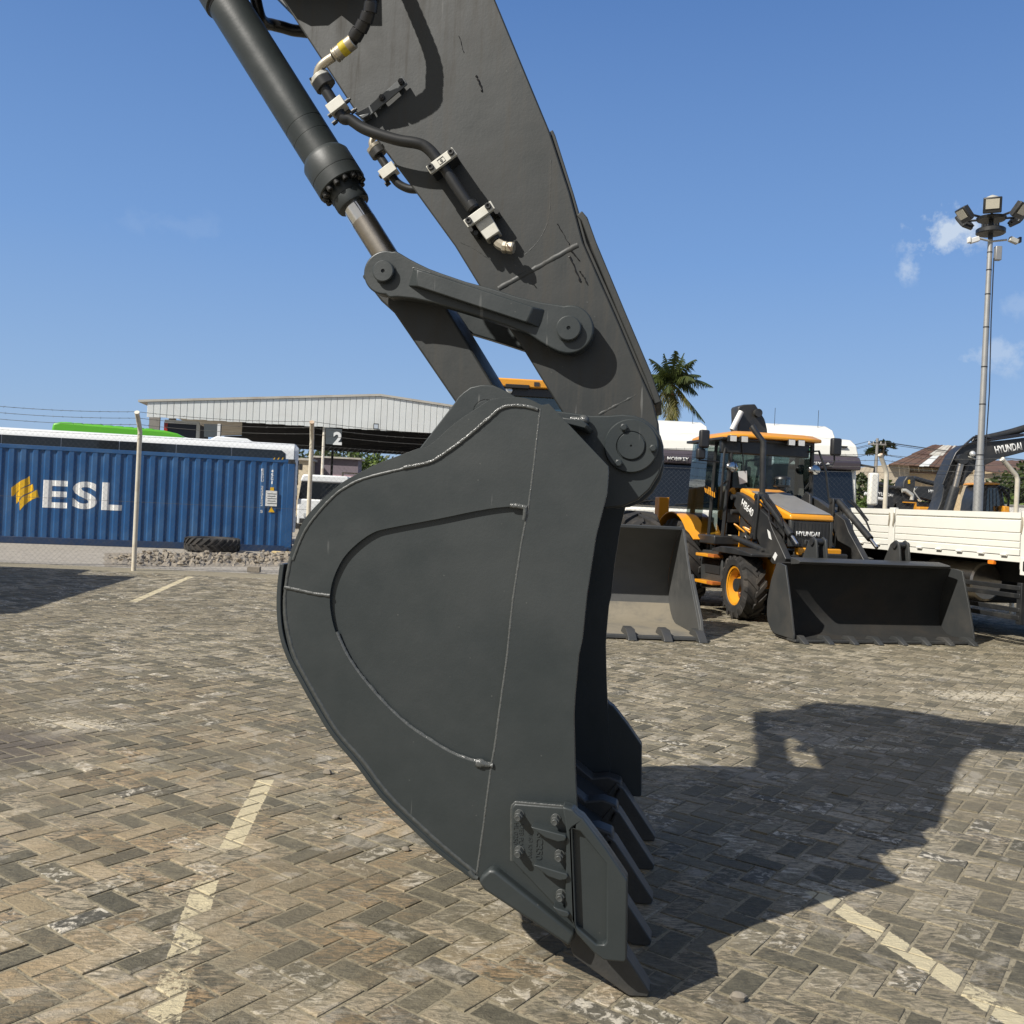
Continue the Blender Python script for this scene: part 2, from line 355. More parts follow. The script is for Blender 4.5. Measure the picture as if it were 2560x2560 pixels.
def leafmat(name, a, b, c):
    t = NT(name); r = t.n('ShaderNodeNewGeometry').outputs['Random Per Island']
    n = t.noise(t.pos(), .8, 3)
    col = t.mix(r, a, b); col = t.mix(t.ramp(n, .5, .7), col, c)
    t.put(t.b.inputs['Base Color'], col); t.b.inputs['Roughness'].default_value = .55
    t.b.inputs['Subsurface Weight'].default_value = 0.0
    tl = t.n('ShaderNodeBsdfTranslucent'); t.put(tl.inputs[0], col)
    mx = t.n('ShaderNodeMixShader'); mx.inputs[0].default_value = .25
    t.t.links.new(t.b.outputs[0], mx.inputs[1]); t.t.links.new(tl.outputs[0], mx.inputs[2]); t.t.links.new(mx.outputs[0], t.out.inputs[0])
    return t.m
M['palm'] = leafmat('palm_leaflet', (.034, .055, .012), (.065, .078, .015), (.024, .040, .012))
M['palmdry'] = leafmat('palm_leaflet_yellowed', (.125, .11, .018), (.085, .085, .016), (.17, .125, .03))
M['leaf'] = leafmat('tree_leaf', (.028, .046, .010), (.055, .075, .016), (.04, .055, .013))
M['leaf2'] = leafmat('bright_leaf', (.08, .13, .02), (.12, .17, .03), (.07, .11, .02))
M['roofrust'] = mat('rusted_roof_sheet', (.085, .046, .032), .8, 0, .25, 1.2, (.16, .10, .065), .5, .6)
M['roofgrey'] = mat('grey_roof_sheet', (.42, .40, .35), .7, 0, .15, 1.2, (.24, .17, .11), .4, .9)
M['wallbeige'] = mat('weathered_wall', (.42, .36, .27), .85, 0, .2, .9, (.25, .22, .17), .5, .5)
M['wallcream'] = mat('cream_plaster', (.60, .52, .38), .85, 0, .12, 1, (.4, .34, .25), .4, .8)
M['stone'] = mat('rubble_stone', (.20, .175, .14), .9, 0, .3, 6, (.34, .28, .20), .6, 3, .02, 12)
M['wood'] = mat('pallet_wood', (.55, .43, .22), .8, 0, .2, 9)
# ================================================================ GROUND
# far ground: one sheet out to the horizon
t = NT('bare_ground'); g = t.pos()
c = t.mix(t.noise(g, .35, 6, .6), (.27, .245, .205), (.34, .31, .265)); c = t.mix(t.ramp(t.noise(g, 5, 7, .7), .45, .7), c, (.21, .19, .16))
c = t.mix(t.ramp(t.noise(g, 1.3, 5, .7), .6, .72), c, (.40, .36, .30))
t.put(t.b.inputs['Base Color'], c); t.b.inputs['Roughness'].default_value = .95
t.bump(t.math('ADD', t.noise(g, 14, 6, .7), t.math('MULTIPLY', t.noise(g, 2, 4, .6), 2)), .7, .03)
m = MB()
xs = [-1500, -300, -80, -40, -20, 0, 20, 40, 80, 300, 1500]; ys = [-600, -60, -20, 0, 10, 20, 40, 80, 300, 2500]
V = [(x, y, -.022) for y in ys for x in xs]; nx = len(xs)
m.add(V, [(j * nx + i, j * nx + i + 1, (j + 1) * nx + i + 1, (j + 1) * nx + i) for j in range(len(ys) - 1) for i in range(nx - 1)])
kind(m.build('ground', t.m), 'structure')

def paver_mat(name, src):
    t = NT(name); g = t.pos(); edge = t.n('ShaderNodeAttribute', attribute_name='edge').outputs['Fac']
    if src == 'object': r = t.n('ShaderNodeObjectInfo').outputs['Random']
    elif src == 'island': r = t.n('ShaderNodeNewGeometry').outputs['Random Per Island']
    else: r = t.math('FRACT', t.math('MULTIPLY', t.noise(g, 7, 0), 31.7))
    r2 = t.math('FRACT', t.math('MULTIPLY', r, 7.13)); r3 = t.math('FRACT', t.math('MULTIPLY', r, 23.7)); r4 = t.math('FRACT', t.math('MULTIPLY', r, 61.3))
    # each stone: its own tone and its own fracture pattern
    off = t.n('ShaderNodeCombineXYZ'); t.put(off.inputs[0], t.math('MULTIPLY', r, 37)); t.put(off.inputs[1], t.math('MULTIPLY', r2, 53)); t.put(off.inputs[2], t.math('MULTIPLY', r3, 11))
    vadd = t.n('ShaderNodeVectorMath', operation='ADD'); t.put(vadd.inputs[0], g); t.put(vadd.inputs[1], off.outputs[0]); pv = vadd.outputs[0]
    col = t.mix(r, (.080, .072, .048), (.140, .122, .080)); col = t.mix(t.math('MULTIPLY', t.ramp(r2, .6, 1.0), .6), col, (.215, .188, .128))
    col = t.mix(t.math('MULTIPLY', t.ramp(r3, .85, 1.0), .6), col, (.085, .080, .066))
    n1 = t.noise(pv, 22, 6, .68, .6); n2 = t.noise(pv, 95, 5, .7)
    mp = t.n('ShaderNodeMapping'); t.put(mp.inputs['Vector'], pv); mp.inputs['Rotation'].default_value = (0, 0, rad(20)); mp.inputs['Scale'].default_value = (5, 17, 5)
    n3 = t.noise(mp.outputs[0], 3.0, 6, .66, 1.2)
    k = t.math('MAXIMUM', .25, t.math('ADD', -.90, t.math('ADD', t.math('MULTIPLY', n1, 1.7), t.math('MULTIPLY', t.math('ADD', n2, n3), 1.08))))
    hs = t.n('ShaderNodeHueSaturation'); t.put(hs.inputs['Color'], col); t.put(hs.inputs['Value'], k); col = hs.outputs[0]
    # pale worn faces on some stones, rust on others
    pale = t.math('MULTIPLY', t.ramp(n3, .50, .60), t.ramp(r4, .30, .70)); col = t.mix(t.math('MULTIPLY', pale, .6), col, (.37, .315, .22))
    white = t.math('MULTIPLY', t.ramp(n1, .50, .60), t.math('MULTIPLY', t.ramp(r3, .74, .88), t.ramp(t.noise(g, .9, 4, .6), .40, .54))); nw2 = t.math('MULTIPLY', t.math('MULTIPLY', t.ramp(n3, .50, .64), t.ramp(r2, .72, .80)), t.ramp(t.noise(g, 1.9, 3, .5), .46, .56)); white = t.math('MAXIMUM', white, nw2); col = t.mix(t.math('MULTIPLY', white, .85), col, (.62, .565, .46))
    sep = t.n('ShaderNodeSeparateXYZ'); t.put(sep.inputs[0], g); X, Y = sep.outputs[0], sep.outputs[1]
    leftish = t.ramp(X, -.5, 1.0, inv=True); nearish = t.ramp(Y, 3.2, 9.0, inv=True)
    zone = t.math('MULTIPLY', t.ramp(t.noise(g, 1.5, 4, .6), .36, .54), t.math('ADD', .16, t.math('MULTIPLY', t.math('MULTIPLY', leftish, nearish), .9)))
    rust = t.math('MULTIPLY', t.math('MULTIPLY', t.ramp(n3, .42, .56), t.ramp(r4, .2, .6)), zone)
    col = t.mix(t.math('MULTIPLY', rust, .72), col, (.33, .205, .09)); col = t.mix(t.math('MULTIPLY', t.math('MULTIPLY', zone, t.ramp(r2, .70, .84)), .6), col, (.34, .26, .15))
    patch = t.ramp(t.noise(g, .75, 5, .65, .6), .42, .60); p2 = t.math('MULTIPLY', t.math('MULTIPLY', patch, t.ramp(r4, .42, .60)), t.ramp(n3, .38, .56)); col = t.mix(t.math('MULTIPLY', p2, .58), col, (.42, .365, .265))
    # dust film in broad drifts
    dust = t.ramp(t.noise(g, .55, 5, .55, .8), .46, .66); col = t.mix(t.math('MULTIPLY', dust, .62), col, (.158, .134, .088))
    farp = t.ramp(t.noise(g, 2.2, 6, .68, 1.0), .55, .64); col = t.mix(t.math('MULTIPLY', farp, .45), col, (.40, .36, .29))
    grime = t.ramp(t.noise(g, .8, 6, .6, .5), .60, .74); col = t.mix(t.math('MULTIPLY', grime, .38), col, (.11, .10, .085))
    # darker brown patch by the left edge
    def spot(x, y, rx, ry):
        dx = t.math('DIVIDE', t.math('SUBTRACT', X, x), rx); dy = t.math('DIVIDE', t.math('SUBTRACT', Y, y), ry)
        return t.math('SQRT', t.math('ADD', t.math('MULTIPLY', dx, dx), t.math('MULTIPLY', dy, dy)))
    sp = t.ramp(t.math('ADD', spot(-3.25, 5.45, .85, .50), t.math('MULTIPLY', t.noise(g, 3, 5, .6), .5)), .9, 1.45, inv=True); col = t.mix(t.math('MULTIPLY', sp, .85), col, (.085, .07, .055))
    # spilled plaster / lime splashes
    for (x, y, rx, ry) in ((2.72, 5.52, .20, .05), (2.45, 6.45, .32, .05), (-2.75, 6.10, .30, .13), (4.4, 8.6, .5, .25)):
        sm = t.ramp(t.math('ADD', spot(x, y, rx, ry), t.math('MULTIPLY', t.math('SUBTRACT', t.noise(g, 22, 5, .75), .5), 7.0)), .6, .9, inv=True); col = t.mix(t.math('MULTIPLY', sm, .6), col, (.60, .53, .40))
    # sand caught on the arrises
    col = t.mix(t.math('MULTIPLY', edge, t.math('ADD', .05, t.math('MULTIPLY', t.ramp(t.noise(g, 19, 4, .7), .46, .60), .5))), col, (.255, .220, .150))
    # worn yellow bay lines
    worn = t.noise(g, 34, 6, .75); worn2 = t.noise(g, 5, 3, .6); wear = t.math('ADD', t.math('ADD', t.math('MULTIPLY', worn, .62), t.math('MULTIPLY', worn2, .38)), t.math('MULTIPLY', t.math('SUBTRACT', r2, .5), .22))
    for (x0, y0, x1, y1, hw, keep, ka) in ((-1.255, 5.10, -1.15, 4.10, .045, .70, .9), (-1.14, 3.75, -.915, 2.6, .048, .515, .95), (-4.98, 12.6, -5.57, 16.6, .055, .70, .85), (1.33, 3.93, 1.79, 2.58, .050, .66, .95), (1.2, 4.5, 1.33, 3.97, .04, .42, .5)):
        L = math.hypot(x1 - x0, y1 - y0); ux, uy = (x1 - x0) / L, (y1 - y0) / L
        rx = t.math('SUBTRACT', X, x0); ry = t.math('SUBTRACT', Y, y0)
        al = t.math('ADD', t.math('MULTIPLY', rx, ux), t.math('MULTIPLY', ry, uy)); ac = t.math('ABSOLUTE', t.math('SUBTRACT', t.math('MULTIPLY', ry, ux), t.math('MULTIPLY', rx, uy)))
        inside = t.math('MULTIPLY', t.math('LESS_THAN', t.math('ADD', ac, t.math('MULTIPLY', t.math('SUBTRACT', worn, .5), .03)), hw), t.math('MULTIPLY', t.math('GREATER_THAN', al, 0.0), t.math('LESS_THAN', al, L)))
        mk = t.math('MULTIPLY', inside, t.math('MULTIPLY', t.ramp(wear, keep, keep - .1), ka)) if False else t.math('MULTIPLY', inside, t.math('MULTIPLY', t.ramp(wear, keep - .05, keep + .02, inv=True), ka))
        col = t.mix(mk, col, (.52, .45, .29))
    t.put(t.b.inputs['Base Color'], col); t.put(t.b.inputs['Roughness'], t.math('ADD', .68, t.math('MULTIPLY', n1, .25)))
    h = t.math('ADD', t.math('MULTIPLY', n3, 1.2), t.math('ADD', t.math('MULTIPLY', n1, .9), t.math('MULTIPLY', n2, .45)))
    t.bump(h, .9, .009)
    return t.m
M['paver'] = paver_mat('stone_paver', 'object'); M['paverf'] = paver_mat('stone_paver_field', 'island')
t = NT('joint_sand'); g = t.pos(); c = t.mix(t.ramp(t.noise(g, 45, 6, .75), .34, .52), (.070, .060, .042), (.250, .217, .148)); c = t.mix(t.math('MULTIPLY', t.ramp(t.noise(g, .55, 5, .55, .8), .46, .66), .8), c, (.190, .162, .108))
t.put(t.b.inputs['Base Color'], c); t.b.inputs['Roughness'].default_value = .95; t.bump(t.noise(g, 180, 4, .7), .8, .004)
m = MB(); m.add([(-40, -8, -.0040), (40, -8, -.0040), (40, 17.9, -.0040), (14, 17.9, -.0040), (4.0, 23.0, -.0040), (-4.2, 17.9, -.0040), (-40, 16.4, -.0040)], [(0, 1, 2, 3, 4, 5, 6)])
yard = kind(m.build('paved_yard', t.m), 'structure')

PITCH = .105; ANG = rad(54.0); ca, sa = math.cos(ANG), math.sin(ANG)
def paver_shape(lx, ly, rnd):
    """one stone, top face slightly uneven with chipped arrises; 12 quads"""
    h, b = .0022, .0038; j = lambda s: rnd.uniform(-s, s)
    out = [(-lx, -ly), (lx, -ly), (lx, ly), (-lx, ly)]
    o2 = [(x + j(.002), y + j(.002)) for x, y in out]
    inn = [(x * (1 - b / lx) + j(.0025), y * (1 - b / ly) + j(.0025)) for x, y in out]
    V = [(x, y, -.009) for x, y in o2] + [(x, y, -h + j(.001)) for x, y in o2] + [(x, y, j(.0013)) for x, y in inn] + [(j(.01), j(.005), j(.0016))]
    F = [(i, (i + 1) % 4, 4 + (i + 1) % 4, 4 + i) for i in range(4)] + [(4 + i, 4 + (i + 1) % 4, 8 + (i + 1) % 4, 8 + i) for i in range(4)] + [(8 + i, 8 + (i + 1) % 4, 12) for i in range(4)]
    return V, F
spots = []
R_ = 26.0; n_ = int(R_ / PITCH)
for i in range(-n_, n_):
    for j in range(-n_, n_):
        k = (i + j) % 4
        if k not in (0, 2): continue
        cx, cy = ((i + 1) * PITCH, (j + .5) * PITCH) if k == 0 else ((i + .5) * PITCH, (j + 1) * PITCH)
        X, Y = cx * ca - cy * sa, cx * sa + cy * ca + 11.0
        if Y < 2.55 or abs(X) > .72 * Y + 1.3: continue
        lim = 16.9 if X < -4 else (16.9 + (X + 4) * .75 if X < 4 else 22.8 - max(0, X - 4) * .5)
        if Y > lim: continue
        if X < -13.5 or X > 14: continue
        spots.append((Y * Y + X * X * .2, X, Y, 0.0 if k == 0 else 90.0))
spots.sort()
rnd = random.Random(5)
half = (PITCH - .0062, PITCH / 2 - .0062)
pm = []
for q in range(8):
    V, F = paver_shape(half[0], half[1], rnd); me = bpy.data.meshes.new('paver'); me.from_pydata(V, [], F); me.materials.append(M['paver']); ea = me.attributes.new('edge', 'FLOAT', 'POINT'); ea.data.foreach_set('value', [1.0] * 8 + [0.0] * 5); pm.append(me)
field = MB()
for idx, (_, X, Y, a) in enumerate(spots):
    th = ANG + rad(a) + rnd.gauss(0, .012) + (math.pi if rnd.random() < .5 else 0); z = rnd.gauss(0, .0012)
    X += rnd.gauss(0, .0012); Y += rnd.gauss(0, .0012); tx, ty = rnd.gauss(0, .006), rnd.gauss(0, .010)
    if idx < 300:
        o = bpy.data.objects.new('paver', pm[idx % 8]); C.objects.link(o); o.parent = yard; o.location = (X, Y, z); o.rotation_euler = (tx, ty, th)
    else:
        V, F = paver_shape(half[0], half[1], rnd); c, s = math.cos(th), math.sin(th)
        field.add([(X + x * c - y * s, Y + x * s + y * c, zz + z + tx * y + ty * x) for x, y, zz in V], F)
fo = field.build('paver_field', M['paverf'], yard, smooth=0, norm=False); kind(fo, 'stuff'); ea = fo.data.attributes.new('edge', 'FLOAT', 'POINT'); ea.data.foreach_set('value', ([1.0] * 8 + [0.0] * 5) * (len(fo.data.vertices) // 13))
# bits of litter and pebbles lying about on the stones
for k, (px, py) in enumerate(((840, 2048), (820, 1935), (1015, 2128), (1845, 2500))):
    p = gnd(px, py); mm = MB(); mm.ball((0, 0, .010), .016 + .006 * (k % 2), 7, 5, (1.3, .8, .75))
    mm.v = [(x * rnd.uniform(.75, 1.2), y * rnd.uniform(.75, 1.2), z) for x, y, z in mm.v]
    o = mm.build('pebble', M['stone']); o.location = p; tag(o, ['small brown pebble on the pavers left of the big bucket', 'tiny stone chip left of the bucket, the farther one', 'dark stone chip on the pavers below the bucket heel', 'crumb of dark dirt on the pavers right of the front tooth'][k], 'pebble')
# ================================================================ BIG EXCAVATOR (bucket, linkage, arm, boom)
# frame: x along the bucket's profile (towards its opening), y across its width (0 = outer face of the near side plate), z up
XF = Frame(.496, 2.956, -9.3)
ex = thing('excavator', 'charcoal grey excavator arm and big toothed bucket standing on the pavers in front', 'excavator', XF.o, XF.ang)
BW = 1.62; MID = .81                                          # bucket width, machine centre line
P_ = lambda L, w: XF.pts(L, w)
def smoothline(P, n=4):                                        # Catmull-Rom through traced points
    Q = []
    for i in range(len(P) - 1):
        p0 = Vector(P[max(i - 1, 0)]); p1 = Vector(P[i]); p2 = Vector(P[i + 1]); p3 = Vector(P[min(i + 2, len(P) - 1)])
        for k in range(n):
            t = k / n; Q.append(tuple(.5 * ((2 * p1) + (p2 - p0) * t + (2 * p0 - 5 * p1 + 4 * p2 - p3) * t * t + (3 * p1 - p0 - 3 * p2 + p3) * t ** 3)))
    Q.append(tuple(P[-1])); return Q
def bead(path, r, name='weld_bead', parent=None, seg=7, jit=.06, mt='weld2', flat=.55):
    L = 0; pts = []
    P = [Vector(p) for p in path]
    for a, b in zip(P, P[1:]):
        n = max(1, int((b - a).length / (r * .85)))
        for k in range(n): pts.append(a.lerp(b, k / n))
    pts.append(P[-1])
    R = [r * (1 + jit * math.sin(i * .9) + .8 * jit * math.sin(i * .23 + 1) + random.uniform(-jit, jit)) for i in range(len(pts))]
    pts = [p + Vector((random.uniform(-1, 1), 0, random.uniform(-1, 1))) * r * .10 for p in pts]
    m = MB(); m.tube(pts, R, seg)
    cy = [p.y for p in pts for _ in range(seg)]; m.v = [(x, cy[i] + (y - cy[i]) * flat, z) for i, (x, y, z) in enumerate(m.v)]
    return m.build(name, M[mt], parent, smooth=60)
def circ(c, r, n=28, a0=0, a1=360): return [(c[0] + r * math.cos(rad(a0 + (a1 - a0) * i / n)), c[1] + r * math.sin(rad(a0 + (a1 - a0) * i / n))) for i in range(n)]
def off2(L, w): return [(u, w, v) for u, v in L]

# ---- bucket ----
# outer heel line traced from the hinge end, round the back, to the lip
back_px = [(1355, 1013), (1325, 998), (1295, 993), (1260, 994), (1225, 1000), (1199, 1017), (1138, 1058), (1077, 1112), (1047, 1121), (1012, 1134), (947, 1158), (903, 1180), (860, 1204), (817, 1239), (781, 1275), (756, 1308), (735, 1360), (722, 1401),
           (711, 1469), (708, 1532), (716, 1591), (732, 1649), (762, 1708), (799, 1776), (841, 1842), (899, 1909), (961, 1991), (1033, 2063), (1106, 2130), (1195, 2200)]
back = smoothline(P_(back_px, 0.0), 3)
front = P_([(1373, 1009), (1521, 1165), (1522, 1180), (1518, 1234), (1491, 1338), (1468, 1484), (1456, 1600), (1447, 1640), (1438, 1740), (1435, 1790), (1438, 1921), (1443, 2025), (1452, 2330)], 0.0)
lipend = P_([(1428, 2356)], 0.0)
outline = back + list(reversed(front + lipend))[0:] if False else list(back) + list(reversed([p for p in front])) 
outline = list(back) + [lipend[0]] + list(reversed(front))
dshape = smoothline(P_([(1322, 1269), (1268, 1267), (1195, 1277), (1098, 1297), (971, 1321), (932, 1333), (893, 1360), (859, 1396), (835, 1445), (826, 1489), (828, 1532), (840, 1581), (864, 1635), (903, 1693), (957, 1756), (1020, 1815), (1078, 1854), (1127, 1883), (1176, 1902), (1229, 1915)], 0.0), 3)
seam = P_([(1352, 1022), (1345, 1080), (1335, 1170), (1322, 1269), (1305, 1357), (1283, 1503), (1268, 1649), (1254, 1747), (1238, 1868), (1229, 1915), (1210, 2063), (1193, 2186)], 0.0)
def bucket_side(flip):
    f = (lambda d: BW - d) if flip else (lambda d: d)
    m = MB(); m.prism(outline, f(.014), f(.032)); a = m.build('side_plate', M['paint'], ex)
    # thick outer plate with the D-shaped opening
    hole = list(dshape) + [s for s in reversed([q for q in seam if dshape[-1][1] < q[1] < dshape[0][1]])]
    inner = [p for p in outline]
    m = MB(); m.prism(inner, f(0.0), f(.0138), [hole] if not flip else ()); b = m.build('wear_plate', M['paint'], ex, bevel=.0015)
    return a
bucket_side(False); bucket_side(True)
# bent back plate (wrapper) and the outer wear strip along the heel
m = MB(); m.sheet(back, .026, .030, BW - .030); m.build('back_plate', M['inside'], ex)
lip0 = P_([(1195, 2200)], 0)[0]; lipdir = (Vector(lipend[0]) - Vector(lip0)).normalized()
m = MB(); m.sheet([lip0, lipend[0]], .045, .030, BW - .030); m.build('lip_plate', M['inside'], ex)
strip = smoothline(P_([(700, 1409), (693, 1470), (692, 1532), (699, 1591), (718, 1647), (748, 1703), (787, 1773), (830, 1842), (889, 1912), (952, 1995), (1025, 2068), (1098, 2136), (1186, 2203)], -.004), 3)
m = MB(); m.sheet(strip, .0155, -.004, BW + .004); m.build('heel_strip', M['paint'], ex, bevel=.002)
# inner stiffening box (torsion tube) behind the hinge ears
tq = P_([(1300, 1012), (1373, 1018), (1478, 1132), (1450, 1200), (1345, 1110)], .1)
m = MB(); m.prism(tq, .033, BW - .033); m.build('torsion_tube', M['paint'], ex, bevel=.006)
# weld seams on the near side
inset_px = [(860, 1221), (908, 1197), (990, 1176), (1069, 1158), (1103, 1141), (1164, 1097), (1225, 1045), (1251, 1023), (1277, 1015), (1317, 1017), (1346, 1024)]
lowin = P_([(728, 1392), (714, 1469), (713, 1532), (722, 1588), (739, 1645), (770, 1704), (808, 1771), (850, 1838), (908, 1903), (970, 1985), (1042, 2056), (1114, 2121), (1190, 2184)], -.0025)
topline = [(733, 1400), (752, 1350), (772, 1313), (802, 1275), (832, 1243)] + inset_px
bead(off2(smoothline(P_(topline, -.0015), 3), -.0015), .0042)
bead(mt='weld', path=off2(smoothline(P_([(1010, 1169), (1069, 1157), (1103, 1140), (1164, 1096), (1225, 1044), (1251, 1022), (1277, 1014), (1317, 1016), (1346, 1024)], -.002), 3), -.003), r=.0058)
for nm in list(C.objects):
    if nm.name.startswith('weld_bead') and nm.parent is None: nm.parent = ex
bead(off2(seam, .0012), .0042, parent=ex, mt='weld')
bead(off2(smoothline(lowin, 3), .001), .0070, parent=ex)
bead(off2(smoothline(P_([(840, 1581), (864, 1635), (903, 1693), (957, 1756), (1020, 1815), (1078, 1854), (1127, 1883), (1176, 1902), (1232, 1914)], .0), 3), .0055), .0080, parent=ex, mt='weld')
bead(mt='weld', path=off2(P_([(1192, 1906), (1212, 1910), (1234, 1914)], 0), -.003), r=.0095, parent=ex, jit=.28, flat=.7, seg=9)
bead(mt='weld', path=off2(P_([(1276, 1263), (1300, 1266), (1318, 1270)], 0), -.001), r=.0075, parent=ex)
bead(off2(P_([(1314, 1268), (1314, 1284), (1311, 1300)], 0), -.002), .0068, parent=ex)
bead(off2(P_([(713, 1468), (750, 1476), (790, 1485), (826, 1489)], 0), -.001), .0062, parent=ex)
bead(off2(P_([(1176, 2176), (1186, 2192), (1196, 2196)], 0), -.004), .008, parent=ex)
# heel shroud along the lip corner
def shroud(w0, w1):
    q = P_([(1196, 2204), (1206, 2190), (1224, 2174), (1240, 2176), (1439, 2335), (1425, 2369), (1210, 2226)], w0)
    m = MB(); m.prism(q, w0, w1); o = m.build('lip_shroud', M['paint'], ex, bevel=.012, seg=3); return q
q = shroud(-.034, .034)
m = MB(); m.prism(q, BW - .034, BW + .034); m.build('lip_shroud', M['paint'], ex, bevel=.012)

# side cutters: bolted blade with ribs, five bolts, cast lettering
z6 = lambda L: [(1160 + x / 3.1166, 1900 + y / 3.1166) for x, y in L]
def cutter(far):
    f = (lambda d: BW - d) if far else (lambda d: d)
    base = P_(z6([(372, 385), (378, 360), (400, 338), (770, 368), (835, 380), (842, 1210), (820, 1210), (760, 1198), (378, 790)]), -.045)
    root = MB(); root.prism(base, f(-.044), f(.0005)); ro = root.build('side_cutter', M['paint'], ex, bevel=.006, seg=3)
    blade = P_(z6([(768, 366), (800, 372), (850, 388), (885, 428), (930, 458), (1100, 680), (1275, 940), (1270, 1562), (1250, 1578), (1090, 1562), (1010, 1500), (880, 1356), (826, 1212), (790, 1205), (800, 560)]), -.07)
    win = P_(z6([(848, 540), (905, 558), (1112, 812), (1112, 1415), (1090, 1442), (1040, 1440), (892, 1310), (878, 1290)]), -.07)
    m = MB(); m.prism(blade, f(-.070), f(-.030), [win]); m.build('blade_frame', M['paint'], ro, bevel=.007, seg=3)
    m = MB(); m.prism(blade, f(-.044), f(-.006)); m.build('blade', M['paint'], ro, bevel=.004)
    for rib in ([(528, 505), (560, 508), (800, 570), (808, 590), (795, 614), (740, 622), (640, 588)], [(548, 797), (580, 800), (812, 868), (822, 890), (806, 914), (752, 920), (660, 886)], [(700, 1120), (740, 1135), (820, 1160), (834, 1180), (822, 1206), (780, 1206), (740, 1180)]):
        m = MB(); m.prism(P_(z6(rib), -.06), f(-.082), f(-.040)); m.build('rib', M['paint'], ro, bevel=.010, seg=4)
    for (x, y) in ((430, 437), (715, 470), (430, 720), (745, 750), (755, 1060)):
        c = XF.on(*z6([(x, y)])[0], -.06); m = MB(); s = -1 if not far else 1; y0 = f(-.0438)
        ax = (0, s, 0)
        m.lathe((c[0], y0, c[1]), ax, [(0, .0165), (.004, .0165), (.004, .0150)], 20)
        hexp = [(c[0] + .0145 * math.cos(rad(60 * k + 12)), c[1] + .0145 * math.sin(rad(60 * k + 12))) for k in range(6)]
        m.prism(hexp, y0 + s * .004, y0 + s * .030)
        m.lathe((c[0], y0 + s * .030, c[1]), ax, [(0, .0098), (.010, .0098), (.0125, .0085), (.0115, .0055), (.0115, .0001)], 20)
        m.build('bolt', M['weld2'], ro, bevel=.001)
    if not far:
        R = Matrix(((0, 1, 0), (0, 0, -1), (-1, 0, 0)))                # reads downwards, facing out
        c = XF.on(*z6([(583, 672)])[0], -.046); text('SC350', .030, M['paint'], ro, (c[0], -.0445, c[1]), R, ext=.0022, sx=1.05, bold=.0006)
        c = XF.on(*z6([(515, 670)])[0], -.046); text('163 KM90', .018, M['paint'], ro, (c[0], -.0445, c[1]), R, ext=.0014)
        c = XF.on(*z6([(445, 590)])[0], -.046); text('UEB PLV', .020, M['paint'], ro, (c[0], -.0445, c[1]), R, ext=.0014)
        c = XF.on(*z6([(402, 570)])[0], -.046); text('HL 0250', .020, M['paint'], ro, (c[0], -.0445, c[1]), R, ext=.0014)
        edge = P_(z6([(372, 788), (372, 385), (380, 358), (402, 336), (600, 352), (780, 368)]), -.045); bead(off2(edge, -.040), .0045, parent=ro)
    return ro
cutter(False); cutter(True)
# five teeth on their adapters, tips on the ground
for k in range(5):
    wc = .09 + .36 * k
    prof = [(0, .004), (.006, .022), (-.150, .235), (-.185, .262), (-.262, .165), (-.240, .110), (-.060, .002)]
    m = MB()
    A = [(u, wc - .042 - .012 * min(1, -u / .18), v) for u, v in prof]; B = [(u, wc + .042 + .012 * min(1, -u / .18), v) for u, v in prof]
    n = len(prof); m.add(A + B, [tuple(range(n)), tuple(range(2 * n - 1, n - 1, -1))] + [(i, (i + 1) % n, n + (i + 1) % n, n + i) for i in range(n)])
    to = m.build('tooth', M['tooth'], ex, bevel=.004)
    ad = [(-.150, .205), (-.165, .268), (-.225, .285), (-.30, .272), (-.44, .372), (-.455, .352), (-.345, .215), (-.262, .128), (-.19, .150)]
    m = MB(); m.prism(ad, wc - .048, wc + .048); m.build('adapter', M['tooth'], to, bevel=.008)
    m = MB(); m.tube([(-.187, wc - .056, .20), (-.172, wc - .058, .235), (-.172, wc + .058, .235), (-.187, wc + .056, .20)], .0065, 6); m.build('retainer_strap', M['rubber'], to)

# ---- ears that carry the pins ----
ear_px = [(1330, 1030), (1390, 1027), (1430, 1032), (1477, 1039), (1520, 1039), (1556, 1036), (1586, 1039), (1610, 1047), (1638, 1069), (1653, 1090), (1660, 1115), (1659, 1150), (1649, 1184), (1625, 1223), (1595, 1250), (1556, 1266), (1512, 1270), (1478, 1250), (1440, 1170), (1360, 1110)]
ear = P_(ear_px, .445)
hp = XF.on(1579, 1115, .43)
pxm = 1 / 690.0
for (a, b) in ((.445, .520), (BW - .520, BW - .445)):
    m = MB(); m.prism(ear, a, b); m.build('bucket_ear', M['paint'], ex, bevel=.005)
for y0, s in ((.445, -1), (BW - .445, 1)):
    m = MB(); m.lathe((hp[0], y0 - s * .0, hp[1]), (0, s, 0), [(-.002, .097), (.020, .097), (.024, .093), (.024, .054), (.020, .0525), (.020, .0001)], 56); bo = m.build('pin_boss', M['paint'], ex)
    m = MB(); m.lathe((hp[0], y0 + s * .0202, hp[1]), (0, s, 0), [(0, .0495), (.009, .0495), (.0115, .047), (.0115, .004), (.004, .0035), (.004, .0001)], 48); m.build('pin', M['paint'], bo)
    for px, py in ((1561, 1069), (1634, 1121), (1548, 1158)):
        c = XF.on(px, py, .42); m = MB(); m.prism([(c[0] + .0145 * math.cos(rad(60 * k)), c[1] + .0145 * math.sin(rad(60 * k))) for k in range(6)], y0 + s * .024, y0 + s * .042)
        m.lathe((c[0], y0 + s * .042, c[1]), (0, s, 0), [(0, .0118), (.002, .010), (.002, .0001)], 18); m.build('bolt', M['paint'], bo, bevel=.0012)
